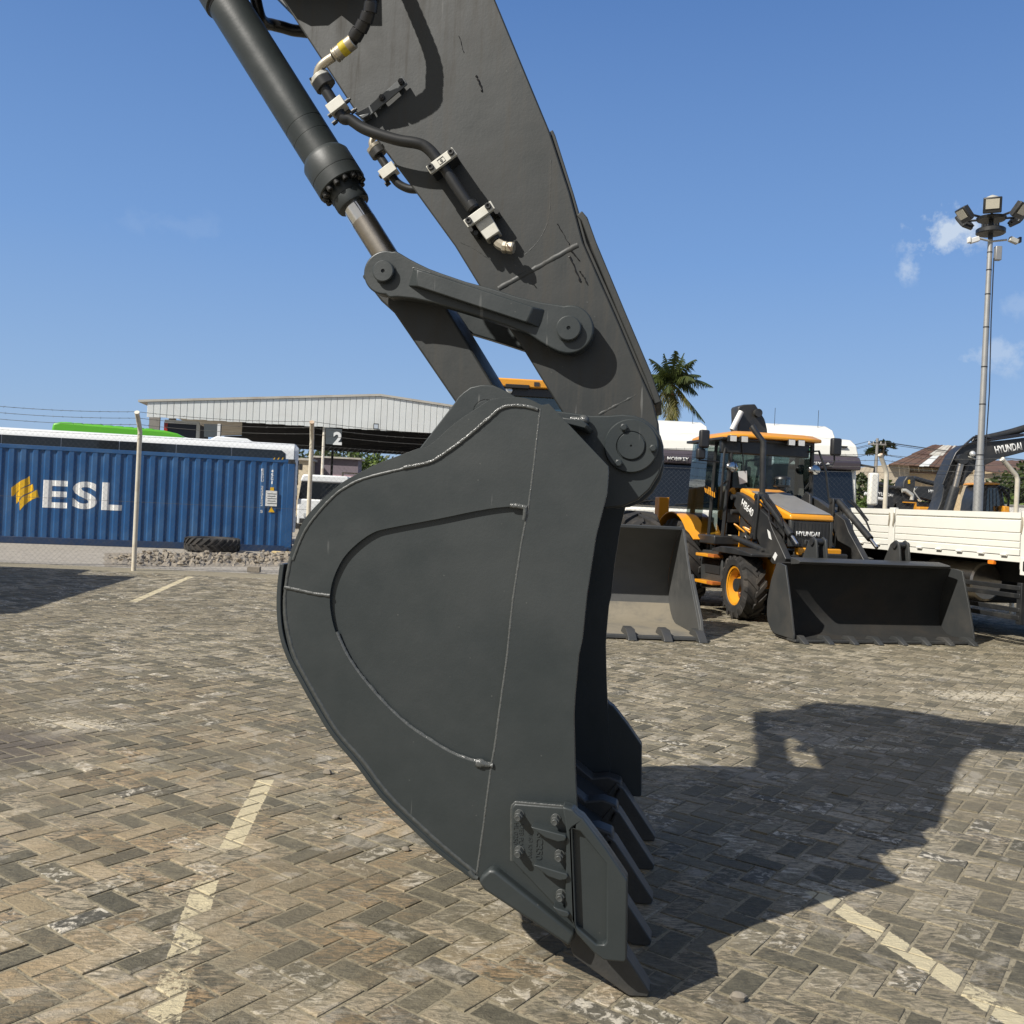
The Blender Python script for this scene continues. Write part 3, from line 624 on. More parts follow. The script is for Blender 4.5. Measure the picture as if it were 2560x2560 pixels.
bx = XF.on(1462, 1052, .44); m = MB(); m.ball((bx[0], .42, bx[1]), .020, 12, 8, (1, 1, 1)); m.tube([(bx[0] - .05, .44, bx[1] + .004), (bx[0], .43, bx[1])], .012, 8); m.build('grease_fitting', M['weld'], ex, smooth=60)
# stop plate between ear and side plate (the lit bracket)
st = P_([(1412, 1050), (1460, 1056), (1477, 1068), (1470, 1078), (1424, 1066)], .30); m = MB(); m.prism(st, .20, .445); m.build('stop_block', M['paint'], ex, bevel=.004)
rear_ear = P_([(1138, 1006), (1146, 993), (1160, 980), (1177, 968), (1203, 962), (1234, 963), (1253, 971), (1270, 980), (1300, 998), (1330, 1060), (1200, 1180), (1080, 1230), (1030, 1150), (1051, 1119)], .50)
rp = XF.on(1214, 1030, .49)
for (a, b) in ((.50, .56), (BW - .56, BW - .50)):
    m = MB(); m.prism(rear_ear, a, b); e_ = m.build('link_ear', M['paint'], ex, bevel=.004)
for y0, s in ((.50, -1), (BW - .50, 1)):
    m = MB(); m.lathe((rp[0], y0, rp[1]), (0, s, 0), [(0, .044), (.006, .044), (.008, .042), (.008, .0001)], 36); m.build('pin', M['paint'], ex)

# ---- arm ----
WA = .57
near_face = [(1239, 0), (1374, 325), (1425, 480), (1459, 606), (1538, 784), (1600, 930), (1632, 1000), (1648, 1060), (1640, 1130), (1600, 1180), (1550, 1190), (1500, 1160), (1440, 1085), (1412, 1040), (1303, 863), (1195, 708), (1138, 615), (1040, 480), (887, 275), (707, 0),
             (430, -400), (300, -640), (150, -900), (150, -1060), (330, -1130), (700, -1040), (960, -900), (1040, -640), (1120, -330)]
arm_out = P_(near_face, WA)
m = MB(); m.prism(arm_out, WA, BW - WA); arm = m.build('arm', M['arm_paint'], ex, bevel=.006)
# bottom cover plates on the machine side of the arm: two layers, the second starts lower
right = P_([(1374, 325), (1380, 338), (1425, 480), (1459, 606), (1538, 784), (1600, 930), (1632, 1000)], WA)
m = MB(); m.sheet(right, .013, WA + .012, BW - WA - .012) ; m.build('cover_plate', M['arm_paint'], ex, bevel=.003)
r2 = P_([(1456, 528), (1470, 545), (1492, 606), (1566, 784), (1628, 930), (1655, 1005)], WA + .012)
m = MB(); m.sheet(r2, -.026, WA + .005, BW - WA - .005); m.build('guard_plate', M['arm_paint'], ex, bevel=.004); m = MB(); m.sheet([(x - .004, y) for x, y in r2[1:]], -.075, WA + .03, BW - WA - .03); m.build('guard_shade_filler', M['blackp'], ex)  # filler black to stand for the shaded step behind the guard plate
# lower reinforcement on the near face and its weld bands
def band(a, b, w, t=.008, nm='weld_bead'):
    A = Vector(XF.on(*a, WA)); B = Vector(XF.on(*b, WA)); bead([(A.x, WA + .004, A.y), (B.x, WA + .004, B.y)], w, nm, ex, 8, .05, 'arm_paint')
band((1247, 722), (1446, 612), .0125); band((1243, 716), (1440, 604), .007); band((1498, 1037), (1590, 988), .009)
bead(off2(smoothline(P_([(1378, 400), (1377, 480), (1376, 520), (1369, 560), (1345, 605), (1310, 640)], WA), 4), WA + .0015), .0035, parent=ex, mt='arm_paint')
bead(off2(smoothline(P_([(1153, 606), (1180, 618), (1205, 634), (1225, 648)], WA), 3), WA + .0015), .0038, parent=ex, mt='arm_paint')
bead(off2(P_([(1408, 480), (1440, 580), (1442, 600), (1520, 780), (1588, 940)], WA), WA + .003), .004, parent=ex, mt='arm_paint')
# long edge weld near the right rim and a few paint drips
bead(off2(P_([(1222, 0), (1300, 190), (1360, 330), (1405, 470)], WA), WA + .002), .0032, parent=ex, jit=.1, mt='arm_paint')
t = NT('oily_paint_drip'); t.b.inputs['Base Color'].default_value = (.012, .011, .010, 1); t.b.inputs['Roughness'].default_value = .18; M['drip'] = t.m
def drip(pts, r):
    P = [XF.on(x, y, WA) for x, y in pts]; pp = smoothline(P, 5)
    m = MB(); m.tube([(u + random.uniform(-1, 1) * .002, WA - .0008, v) for u, v in pp], [r * random.uniform(.4, 1.3) for _ in pp], 6); m.build('paint_drip', M['drip'], ex, smooth=60)
drip([(1425, 640), (1434, 660), (1446, 690), (1452, 705)], .0035); drip([(1450, 678), (1462, 696), (1470, 712)], .003); drip([(1430, 628), (1450, 652)], .0028)
drip([(1395, 560), (1412, 590), (1425, 612)], .0018); drip([(1192, 190), (1199, 206), (1207, 228)], .0035); drip([(1148, 90), (1155, 110), (1160, 132)], .0014)

# ---- boom above the picture (its shadow falls across the yard) ----
SH = Vector((.87, .66, -1.0))
def cast(px, py, w):                                            # the point at depth w whose shadow falls on that ground spot
    gpt = gnd(px, py) - XF.o; k = (gpt.dot(XF.w) - w) / SH.dot(XF.w); p = gpt - SH * k
    return (p.dot(XF.u), p.z)
bw0, bw1 = .46, BW - .46
lowb = [cast(2330, 1876, bw0), cast(2460, 1874, bw0), cast(2560, 1882, bw0)]
topb = [cast(1858, 1787, bw1), cast(1960, 1777, bw1), cast(2060, 1771, bw1), cast(2190, 1776, bw1), cast(2230, 1784, bw1), cast(2380, 1797, bw1), cast(2560, 1815, bw1)]
ext = lambda a, b, k: (b[0] + (b[0] - a[0]) * k, b[1] + (b[1] - a[1]) * k)
poly = [(lowb[0][0] - .35, lowb[0][1] - .02)] + lowb + [(lowb[2][0] + 2.2, lowb[2][1] + .5), (topb[-1][0] + 2.2, topb[-1][1] + .3)] + list(reversed(topb[3:]))
poly = poly + [(topb[3][0] - .45, topb[3][1] - .12), (lowb[0][0] - .5, lowb[0][1] + .25)]
m = MB(); m.prism(poly, bw0, bw1); m.build('boom', M['arm_paint'], ex, bevel=.01)
hd = [cast(x, y, MID) for x, y in ((1886, 1800), (1898, 1786), (1970, 1777), (2080, 1772), (2190, 1776), (2260, 1830), (2200, 1920), (2040, 1875), (1992, 1850), (1972, 1833), (1938, 1826), (1915, 1829), (1890, 1836))]  # plate added out of view, outlined from the yard shadow to fill its top
m = MB(); m.prism(hd, MID - .05, MID + .05); m.build('shadow_filler', M['paint'], ex)

# ---- links ----
WL = .475
l1 = XF.on(963, 681, WL); l2 = XF.on(1424, 823, WL)
z2 = lambda L: [(860 + x / 2.3, 480 + y / 2.3) for x, y in L]
up = P_(z2([(300, 338), (330, 355), (380, 385), (430, 411), (490, 440), (560, 466), (700, 514), (860, 556), (1000, 601), (1130, 632), (1240, 648)]), WL)
dn = P_(z2([(1235, 918), (1190, 897), (1130, 862), (1060, 815), (940, 768), (800, 722), (650, 676), (520, 638), (400, 613), (310, 604), (262, 607)]), WL)
r1 = abs(l1[0] - XF.on(910, 681, WL)[0]); r2_ = abs(XF.on(1485, 823, WL)[0] - l2[0])
def link(w0, w1, s):
    a0 = math.degrees(math.atan2(up[-1][1] - l2[1], up[-1][0] - l2[0])); a1 = math.degrees(math.atan2(dn[0][1] - l2[1], dn[0][0] - l2[0]))
    b0 = math.degrees(math.atan2(dn[-1][1] - l1[1], dn[-1][0] - l1[0])); b1 = math.degrees(math.atan2(up[0][1] - l1[1], up[0][0] - l1[0]))
    while a1 > a0: a1 -= 360
    while b1 > b0: b1 -= 360
    P = list(up) + circ(l2, r2_, 26, a0, a1)[1:] + list(dn) + circ(l1, r1, 26, b0, b1)[1:]
    m = MB(); m.prism(P, w0, w1); lk = m.build('link', M['paint'], ex, bevel=.006, seg=3)
    y0 = w0 if s < 0 else w1
    bar0 = P_(z2([(400, 438), (465, 453), (1083, 656), (1160, 676), (1125, 782), (1042, 757), (437, 557), (370, 541)]), WL)
    bar1 = P_(z2([(428, 452), (466, 462), (1080, 661), (1092, 668), (1056, 752), (1040, 750), (440, 551), (426, 546)]), WL - .02)
    n = len(bar0); V = [(u, y0 - s * .001, v) for u, v in bar0] + [(u, y0 + s * .034, v) for u, v in bar1]
    m = MB(); m.add(V, [tuple(range(n)), tuple(range(2 * n - 1, n - 1, -1))] + [(i, (i + 1) % n, n + (i + 1) % n, n + i) for i in range(n)]); m.build('stiffener', M['paint'], lk, bevel=.004)
    for c, r in ((l1, .0415), (l2, .046)):
        m = MB(); m.lathe((c[0], y0 + s * .0005, c[1]), (0, s, 0), [(0, r + .003), (.004, r + .003), (.004, r), (.022, r), (.025, r - .004), (.025, .0075), (.018, .006), (.018, .0001)], 44); m.build('pin', M['paint'], lk)
    return lk
link(WL, WL + .062, -1); link(BW - WL - .062, BW - WL, 1)
bead(off2(P_(z2([(398, 440), (402, 436), (500, 467)]), WL), WL), .0035, parent=ex)
# middle (H) link from the rod pin to the bucket
hl = P_([(905, 690), (940, 650), (1000, 655), (1080, 715), (1112, 762), (1236, 966), (1262, 1030), (1215, 1075), (1165, 1048), (1138, 1004), (986, 782), (953, 752)], .60)
m = MB(); m.prism(hl, .60, BW - .60); m.build('bucket_link', M['arm_paint'], ex, bevel=.008)
for c_, w_, r_ in ((l1, WL + .01, .058), (l2, WL + .01, .055), (rp, .5, .05), (hp, .47, .075)):
    m = MB(); m.cyl((c_[0], w_, c_[1]), (c_[0], BW - w_, c_[1]), r_, 32); m.build('cross_pin', M['paint'], ex)
m = MB(); m.lathe((hp[0], WA - .042, hp[1]), (0, 1, 0), [(0, .112), (BW - 2 * WA + .084, .112)], 48); m.build('arm_boss', M['paint'], ex)

# ---- bucket cylinder on the arm ----
ax0 = Vector(XF.on(818, 406, MID)); ax1 = Vector(XF.on(579, 25, MID)); d_ = (ax1 - ax0).normalized()
pin = Vector((l1[0], l1[1])); d_ = (ax1 - pin).normalized()
T3 = lambda t: Vector((pin.x + d_.x * t, MID, pin.y + d_.y * t))
D3 = Vector((d_.x, 0, d_.y))
def tpos(px, py):
    p = Vector(XF.on(px, py, MID)); return (p - pin).dot(d_)
tb = tpos(849, 469); tg = tpos(793, 405); tc0 = tpos(846, 462)
t_a = tpos(878, 522)       # gland nose / rod exit
t_b = tpos(851, 474)       # collar lower face
t_c = tpos(806, 391)       # collar upper end
t_d = tpos(776, 340)
R0 = .0865
m = MB(); m.lathe(T3(t_c - .02), D3, [(0, R0), (.10, R0), (.101, R0 * .992), (.104, R0 * .992), (.105, R0), (.165, R0), (.166, R0 * .99), (.170, R0 * .99), (.171, R0), (2.3, R0), (2.32, R0 * .8)], 64); cyl = m.build('cylinder_barrel', M['paint'], ex, smooth=30)
tk_ = tpos(563, 12); m = MB(); m.lathe(T3(tk_), D3, [(0, R0 + .002), (.004, R0 + .009), (.30, R0 + .009), (.305, R0)], 64); m.build('barrel_collar', M['paint'], cyl, smooth=30); m = MB(); m.lathe(T3(tk_ - .012), D3, [(0, R0 + .0015), (.012, R0 + .0015)], 64); m.build('seal_ring', M['rubber'], cyl, smooth=30)
m = MB(); m.lathe(T3(t_b), D3, [(0, .101), (.004, .1055), (.055, .1055), (.056, .1045), (.060, .1045), (.061, .1055), (.135, .1055), (.155, .094), (.162, .0875)], 64); col = m.build('cylinder_head', M['paint'], ex, smooth=30)
m = MB(); m.lathe(T3(t_a), D3, [(0, .056), (.002, .0695), (.012, .073), (.045, .073), (.050, .070), (t_b - t_a + .002, .070)], 56); m.build('gland', M['paint'], ex, smooth=30)
for k in range(14):
    g = 2 * math.pi * k / 14; a = Vector((0, 1, 0)); b = D3.cross(a); c = T3(t_b) + (a * math.cos(g) + b * math.sin(g)) * .0885
    m = MB(); m.lathe(c, -D3, [(-.002, .0135), (.016, .0135), (.019, .011), (.019, .006), (.010, .0055), (.010, .0001)], 14); m.build('cap_screw', M['blackp'], col, smooth=30)
m = MB(); m.lathe(T3(.05), D3, [(0, .0515), (t_a - .05 - .075, .0515)], 48); m.build('rod_sleeve', M['rodsteel'], ex, smooth=30)
m = MB(); m.lathe(T3(t_a - .08), D3, [(0, .0512), (.12, .0512)], 48); m.build('rod', M['chrome'], ex, smooth=30)
m = MB(); m.lathe(T3(.03), D3, [(0, .056), (.055, .056), (.060, .052)], 48); m.lathe((pin.x, MID - .1, pin.y), (0, 1, 0), [(0, .075), (.2, .075)], 40); m.build('rod_eye', M['paint'], ex, smooth=30)

# ---- hydraulic lines on the near face ----
z1 = lambda L: [(480 + x / 3.0188, y / 3.0188) for x, y in L]
zh = lambda L: [(600 + x / 4.83, y / 4.83) for x, y in L]
def path(L, ws):                                                # pixel path with a depth for each point
    out = []
    for (x, y), w in zip(L, ws): u, v = XF.on(x, y, w); out.append((u, w, v))
    return out
def smooth3(P, n=6):
    Q = []; P = [Vector(p) for p in P]
    for i in range(len(P) - 1):
        p0 = P[max(i - 1, 0)]; p1 = P[i]; p2 = P[i + 1]; p3 = P[min(i + 2, len(P) - 1)]
        for k in range(n):
            t = k / n; Q.append(.5 * ((2 * p1) + (p2 - p0) * t + (2 * p0 - 5 * p1 + 4 * p2 - p3) * t * t + (3 * p1 - p0 - 3 * p2 + p3) * t ** 3))
    Q.append(P[-1]); return Q
hz = path(zh([(1150, -1500), (1500, -600), (1590, -100), (1590, 60), (1545, 200), (1480, 320), (1395, 440), (1360, 490)]), [.36, .345, .36, .365, .375, .385, .395, .405])
hp_ = smooth3(hz, 7)
m = MB(); m.tube(hp_, .0225, 16); hose = m.build('hydraulic_hose', M['rubber'], ex, smooth=40)
# spiral guard wound round the hose: overlapping turns
Ls = [0]
for a, b in zip(hp_, hp_[1:]): Ls.append(Ls[-1] + (b - a).length)
def along(s):
    for i in range(len(Ls) - 1):
        if Ls[i + 1] >= s: k = (s - Ls[i]) / (Ls[i + 1] - Ls[i]); return hp_[i].lerp(hp_[i + 1], k), (hp_[i + 1] - hp_[i]).normalized()
    return hp_[-1], (hp_[-1] - hp_[-2]).normalized()
s = Ls[-1] - .012; k = 0
while s > Ls[-1] - .75:
    c, d = along(s - .017); tilt = (d + Vector((.13, .05, .02))).normalized()
    m = MB(); m.lathe(c - tilt * .0175, tilt, [(0, .0240), (.001, .0258), (.0145, .0264), (.0325, .0260), (.0345, .0244)], 24); m.build('hose_guard', M['rubber'], hose, smooth=35); s -= .0355
sl_ = path(zh([(1345, 520), (1270, 590), (1170, 655), (1120, 700)]), [.405, .412, .42, .425])
a, b = Vector(sl_[0]), Vector(sl_[-1]); d = (b - a).normalized(); L = (b - a).length
m = MB(); m.lathe(a - d * .012, d, [(0, .0250), (.002, .0272), (L * .55, .0272), (L * .56, .0262), (L * .80, .0266), (L * .81, .0285), (L * .84, .0285), (L * .85, .0255), (L * .92, .0255), (L * .93, .0285), (L * .97, .0285), (L, .022)], 28); fit = m.build('hose_fitting', M['zinc'], ex, smooth=30)
m = MB(); m.lathe(a + d * (L * .18), d, [(0, .0274), (L * .30, .0274)], 28); m.build('hose_label', M['ylabel'], fit, smooth=30)
el = smooth3(path(zh([(1130, 690), (1060, 735), (990, 795), (955, 855), (945, 915), (948, 950)]), [.425, .43, .435, .44, .445, .45]), 5)
m = MB(); m.tube(el, .0172, 16); m.build('elbow', M['zinc'], fit, smooth=40)
# pipe run with flange, clamps and end block
pz = lambda L: [(1040 + x / 5.682, 340 + y / 5.682) for x, y in L]
pp = zh([(990, 1020), (1085, 1160), (1170, 1300), (1250, 1430)]) + z1([(1200, 905), (1290, 965), (1400, 1010), (1560, 1058)]) + pz([(0, 100), (120, 140), (220, 220), (305, 325), (430, 490), (560, 690), (690, 880), (800, 1040)])
ws = [.452, .455, .458, .46, .465, .468, .47, .475, .48, .484, .487, .49, .492, .494, .496, .50]
m = MB(); m.tube(smooth3(path(pp, ws), 5), .0215, 18); pipe = m.build('hydraulic_pipe', M['blackp'], ex, smooth=40)
pd = (Vector(path(pp, ws)[1]) - Vector(path(pp, ws)[0])).normalized()
def obox(center, ax, ay, dims, name, mt, parent, bevel=.002):
    ax = Vector(ax).normalized(); az = ax.cross(Vector(ay)).normalized(); ay = az.cross(ax)
    R = Matrix((ax, ay, az)).transposed(); m = MB(); m.box((0, 0, 0), dims); m.v = [tuple(R @ Vector(v) + Vector(center)) for v in m.v]
    return m.build(name, mt, parent, bevel=bevel)
p0 = Vector(path(zh([(1010, 1000)]), [.452])[0])
fl = [(.042 * math.cos(g) * (1 if abs(math.cos(g)) > .6 else .8), .029 * math.sin(g)) for g in [2 * math.pi * k / 12 for k in range(12)]]
sidev = pd.cross(Vector((0, 1, 0))).normalized()
for (o0, o1, mt) in ((-.030, -.014, 'alu'), (-.013, .022, 'blackp')):
    V = [p0 + sidev * x + Vector((0, 1, 0)) * y * 1.15 + pd * dd for dd in (o0, o1) for x, y in fl]
    m = MB(); n = 12; m.add(V, [tuple(range(n)), tuple(range(2 * n - 1, n - 1, -1))] + [(i, (i + 1) % n, n + (i + 1) % n, n + i) for i in range(n)]); m.build('flange', M[mt], pipe, bevel=.002)
for s_ in (-1, 1):
    for q_ in (-1, 1):
        c = p0 + sidev * .030 * s_ + Vector((0, 1, 0)) * .018 * q_ - pd * .034
        m = MB(); m.lathe(c, pd, [(0, .0065), (.006, .0065)], 6); m.build('bolt', M['blackp'], pipe)
c1 = Vector(path(zh([(1180, 1290)]), [.452])[0])
obox(c1, pd, (0, 1, 0), (.040, .056, .070), 'pipe_clamp', M['alu'], pipe); obox(c1 + Vector((0, .048, 0)), pd, (0, 1, 0), (.036, .034, .064), 'pipe_clamp', M['blackp'], pipe)
for x, y in ((1100, 1390), (1150, 1480), (1295, 1225), (1370, 1345)):
    c = Vector(path(zh([(x, y)]), [.46])[0]); m = MB(); m.lathe(c, sidev, [(-.010, .0085), (.010, .0085), (.010, .005), (.018, .005)], 8); m.build('bolt', M['blackp'], pipe)
M['barst'] = mat('bracket_steel', (.085, .09, .092), .35, .4, .2, 12)
# flat bracket bar with two bolts
bar = P_(z1([(1232, 858), (1262, 850), (1330, 815), (1595, 578), (1632, 640), (1345, 882), (1300, 908), (1262, 884)]), .545)
m = MB(); m.prism(bar, .538, .546); br = m.build('bracket_bar', M['barst'], ex, bevel=.002)
m = MB(); m.prism(P_(z1([(1262, 884), (1300, 908), (1345, 882), (1350, 862)]), .545), .530, .568); m.build('bracket_foot', M['barst'], br, bevel=.003)
for x, y in ((1580, 615), (1436, 735)):
    c = XF.on(*z1([(x, y)])[0], .53); m = MB(); m.prism([(c[0] + .0125 * math.cos(rad(60 * k)), c[1] + .0125 * math.sin(rad(60 * k))) for k in range(6)], .524, .538); m.lathe((c[0], .524, c[1]), (0, -1, 0), [(0, .007), (.004, .007), (.004, .0001)], 12); m.build('bolt', M['blackp'], br, bevel=.001)
for x, y in ((1560, 640), (1420, 760)):
    c = XF.on(*z1([(x, y)])[0], .555); m = MB(); m.lathe((c[0], .55, c[1]), (0, 1, 0), [(0, .014), (.022, .014)], 14); m.build('spacer', M['blackp'], br)
def plate_clamp(quad, w, t, nm, logo=False):
    q = P_(pz(quad), w); m = MB(); m.prism(q, w, w + t); cl = m.build(nm, M['alu'], pipe, bevel=.002)
    return q, cl
q, cl = plate_clamp([(143, 432), (515, 155), (592, 258), (215, 540)], .455, .016, 'pipe_clamp')
for x, y in ((215, 440), (502, 228)):
    c = XF.on(*pz([(x, y)])[0], .45); m = MB(); m.lathe((c[0], .455, c[1]), (0, -1, 0), [(0, .0125), (.011, .0125), (.013, .011), (.013, .006), (.007, .005), (.007, .0001)], 14); m.build('bolt', M['blackp'], cl)
m = MB(); f = P_(pz([(302, 348), (388, 285), (432, 345), (345, 412)]), .4545); g_ = P_(pz([(308, 350), (387, 293), (424, 344), (346, 404)]), .4545); m.prism(f, .4535, .4551, [g_]); m.build('maker_mark', M['dgrey'], cl, smooth=0)
c = XF.on(*pz([(366, 350)])[0], .4545); m = MB(); m.prism(circ(c, .0052, 16), .4535, .4551, [circ(c, .0040, 16)]); m.build('maker_mark', M['dgrey'], cl, smooth=0)
for y in (-.0012, .0012): text('s', .008, M['dgrey'], cl, (c[0] + y, .4535, c[1]), (rad(90), 0, 0), 'maker_mark', ext=.0006)
q2 = P_(pz([(160, 440), (520, 170), (580, 262), (225, 530)]), .475); m = MB(); m.prism(q2, .4712, .566); m.build('clamp_base', M['blackp'], cl, bevel=.002)
q, cl = plate_clamp([(672, 1196), (1062, 915), (1130, 1025), (742, 1302)], .462, .016, 'pipe_clamp')
for x, y in ((752, 1200), (1028, 992)):
    c = XF.on(*pz([(x, y)])[0], .455); m = MB(); m.lathe((c[0], .462, c[1]), (0, -1, 0), [(0, .0125), (.011, .0125), (.013, .011), (.013, .006), (.007, .005), (.007, .0001)], 14); m.build('bolt', M['blackp'], cl)
q2 = P_(pz([(730, 1190), (1040, 965), (1100, 1050), (780, 1280)]), .478); m = MB(); m.prism(q2, .4782, .566); m.build('clamp_base', M['blackp'], cl, bevel=.002)
blk = P_(pz([(838, 1250), (1050, 1100), (1195, 1350), (1005, 1480)]), .485); m = MB(); m.prism(blk, .484, .545); m.build('end_block', M['alu'], pipe, bevel=.003)
for (xx, yy, nn) in ((800, 1340, 1), (865, 1390, 1), (1160, 1090, 1)):
    c = XF.on(*pz([(xx, yy)])[0], .52); m = MB(); m.lathe((c[0], .505, c[1]), (0, 1, 0), [(0, .010), (.06, .010)], 6); m.build('bolt', M['blackp'], pipe)
n0 = Vector(path(pz([(705, 975)]), [.50])[0]); n1 = Vector(path(pz([(860, 1060)]), [.50])[0]); nd = Vector(path(pz([(810, 1040)]), [.5])[0]) - Vector(path(pz([(690, 880)]), [.5])[0]); nd.normalize()
nc = Vector(path(pz([(790, 985)]), [.498])[0]); m = MB(); m.lathe(nc - nd * .014, nd, [(0, .0205), (.004, .021), (.005, .026), (.028, .0265), (.036, .022)], 6 * 4); m.build('pipe_nut', M['blackp'], pipe, smooth=30)
e0 = Vector(path(pz([(1110, 1440)]), [.512])[0]); e1 = Vector(path(pz([(1180, 1530)]), [.512])[0]); e2 = Vector(path(pz([(1270, 1580)]), [.505])[0]); e3 = Vector(path(pz([(1430, 1600)]), [.50])[0])
m = MB(); d = (e1 - e0).normalized(); m.lathe(e0 - d * .008, d, [(0, .022), (.016, .022), (.018, .019), (.024, .019)], 6); m.build('pipe_nut', M['blackp'], pipe, smooth=20)
m = MB(); m.tube([e1 - (e1 - e0) * .3, e1, e2], [.019, .0205, .0205], 8); m.build('elbow', M['zinc'], pipe, smooth=20)
d = (e3 - e2).normalized(); m = MB(); m.lathe(e2 - d * .01, d, [(0, .019), (.004, .0235), (.016, .0235), (.018, .020), (.024, .020), (.025, .0235), (.040, .0235), (.046, .020), (.046, .0001)], 8); m.build('end_cap', M['zinc'], pipe, smooth=20)
m = MB(); m.tube([e2 + d * .012 + Vector((0, -.024, .006)), e2 + d * .020 + Vector((.0, -.026, -.006)), e2 + d * .030 + Vector((0, -.024, -.016))], .0022, 6); m.build('wire_tie', M['roofrust'], pipe)

m = MB(); m.prism(P_([(620, -170), (870, -170), (872, -62), (800, -62), (768, -88), (735, -62), (690, -60), (655, -78)], .46), .455, .572); m.build('shadow_plate', M['paint'], ex, bevel=.003)  # unseen plate above the view, shaped to cast the shadow on the arm top
# ---- the twin line on the far side of the arm ----
WF = BW - .46
hz = path(zh([(230, 150), (300, 270), (400, 300), (520, 330), (640, 365), (760, 380), (900, 400)]), [.95, 1.0, 1.04, 1.06, 1.08, 1.09, 1.09])
m = MB(); m.tube(smooth3([path(zh([(140, -300)]), [.9])[0]] + hz, 6), .026, 14); m.build('hydraulic_hose', M['rubber'], ex, smooth=40)
el = smooth3(path(z1([(1440, 1045), (1400, 1030), (1370, 1045), (1358, 1085), (1372, 1120)]), [WF] * 5), 5); m = MB(); m.tube(el, .0145, 14); f2 = m.build('elbow', M['zinc'], ex, smooth=40)
pf = path(z1([(1385, 1130), (1450, 1225), (1510, 1320), (1560, 1385), (1640, 1425), (1720, 1430)]), [WF] * 6)
m = MB(); m.tube(smooth3(pf, 5), .019, 14); pipef = m.build('hydraulic_pipe', M['blackp'], ex, smooth=40)
pdf = (Vector(pf[1]) - Vector(pf[0])).normalized(); sdf = pdf.cross(Vector((0, 1, 0))).normalized()
c = Vector(path(z1([(1405, 1140)]), [WF])[0])
for o0, o1, mt in ((-.03, -.012, 'zinc'), (-.011, .022, 'blackp')):
    V = [c + sdf * x + Vector((0, 1, 0)) * y * 1.15 + pdf * dd for dd in (o0, o1) for x, y in fl]
    m = MB(); n = 12; m.add(V, [tuple(range(n)), tuple(range(2 * n - 1, n - 1, -1))] + [(i, (i + 1) % n, n + (i + 1) % n, n + i) for i in range(n)]); m.build('flange', M[mt], pipef, bevel=.002)
c = Vector(path(z1([(1490, 1300)]), [WF - .01])[0]); obox(c, pdf, (0, 1, 0), (.046, .06, .078), 'pipe_clamp', M['alu'], pipef)
for x, y in ((1435, 1325), (1480, 1385), (1530, 1255)):
    c = Vector(path(z1([(x, y)]), [WF])[0]); m = MB(); m.lathe(c, sdf, [(-.012, .011), (.012, .011)], 6); m.build('bolt', M['blackp'], pipef)
# ================================================================ LEFT BACKGROUND
# ---- blue shipping container ----
CF = Frame(-5.75, 24.9, 12.5)
ct = thing('shipping_container', 'blue corrugated shipping container with white ESL letters behind the wire fence', 'container', CF.o + Vector((0, 0, -.02)), CF.ang)
LEN, HGT, DEP = 12.19, 2.45, 2.44
PER = .2755
def corr(x):                                              # depth of the corrugated wall at x (x <= 0)
    k = ((-x - .17) % PER) / PER
    if -x < .17: return .008
    if k < .38: return .008
    if k < .52: return .008 + .036 * (k - .38) / .14
    if k < .86: return .044
    return .044 - .036 * (k - .86) / .14
brk = []
x = -.17; n = 0
while x > -LEN + .2:
    for f in (0, .38, .52, .86): brk.append(x - f * PER)
    x -= PER
brk = [b for b in brk if b > -LEN + .18] + [-LEN + .17]
def corr_panel(y_of, z0, z1, nm, parent, m_):
    m = MB(); V = []; F = []
    for b in brk: V += [(b, y_of(b), z0), (b, y_of(b), z1)]
    for i in range(len(brk) - 1): F.append((2 * i, 2 * i + 2, 2 * i + 3, 2 * i + 1))
    m.add(V, F); return m.build(nm, m_, parent, smooth=0)
corr_panel(corr, .17, HGT - .10, 'corrugated_side', ct, M['cblue'])
corr_panel(lambda b: DEP - corr(b), .17, HGT - .10, 'corrugated_side', ct, M['cblue'])
m = MB(); m.bb(-LEN + .03, -.03, .05, DEP - .05, HGT - .06, HGT - .02); m.build('roof', M['cblue'], ct)
m = MB(); m.bb(-LEN + .03, -.03, .06, DEP - .06, .10, .16); m.build('floor', M['cblue2'], ct)
for nm, z0, z1, mt in (('bottom_rail', 0.0, .17, 'cblue2'), ('top_rail', HGT - .10, HGT, 'cblue')):
    for y0 in (0.0, DEP - .06):
        m = MB(); m.bb(-LEN + .17, -.17, y0, y0 + .06, z0, z1); m.build(nm, M[mt], ct, bevel=.006)
for xx in (-LEN, -.17):
    for y0 in (0, DEP - .16):
        m = MB(); m.bb(xx, xx + .17, y0, y0 + .16, .12, HGT - .12); p = m.build('corner_post', M['cblue'], ct, bevel=.01)
        for z0 in (0, HGT - .12):
            m = MB(); m.bb(xx - .003, xx + .173, y0 - .003, y0 + .165, z0, z0 + .118); c = m.build('corner_casting', M['dgrey'] if z0 else M['cblue2'], ct, bevel=.008)
            m = MB(); m.prism(circ((xx + .085, z0 + .06), .032, 12), y0 - .006, y0 + .0); m.build('lock_hole', M['dark'], c)
m = MB(); m.bb(-.04, -.01, .16, DEP - .16, .12, HGT - .12); e_ = m.build('end_wall', M['cblue'], ct)
m = MB(); m.bb(-LEN + .01, -LEN + .04, .16, DEP - .16, .12, HGT - .12); m.build('end_wall', M['cblue'], ct)
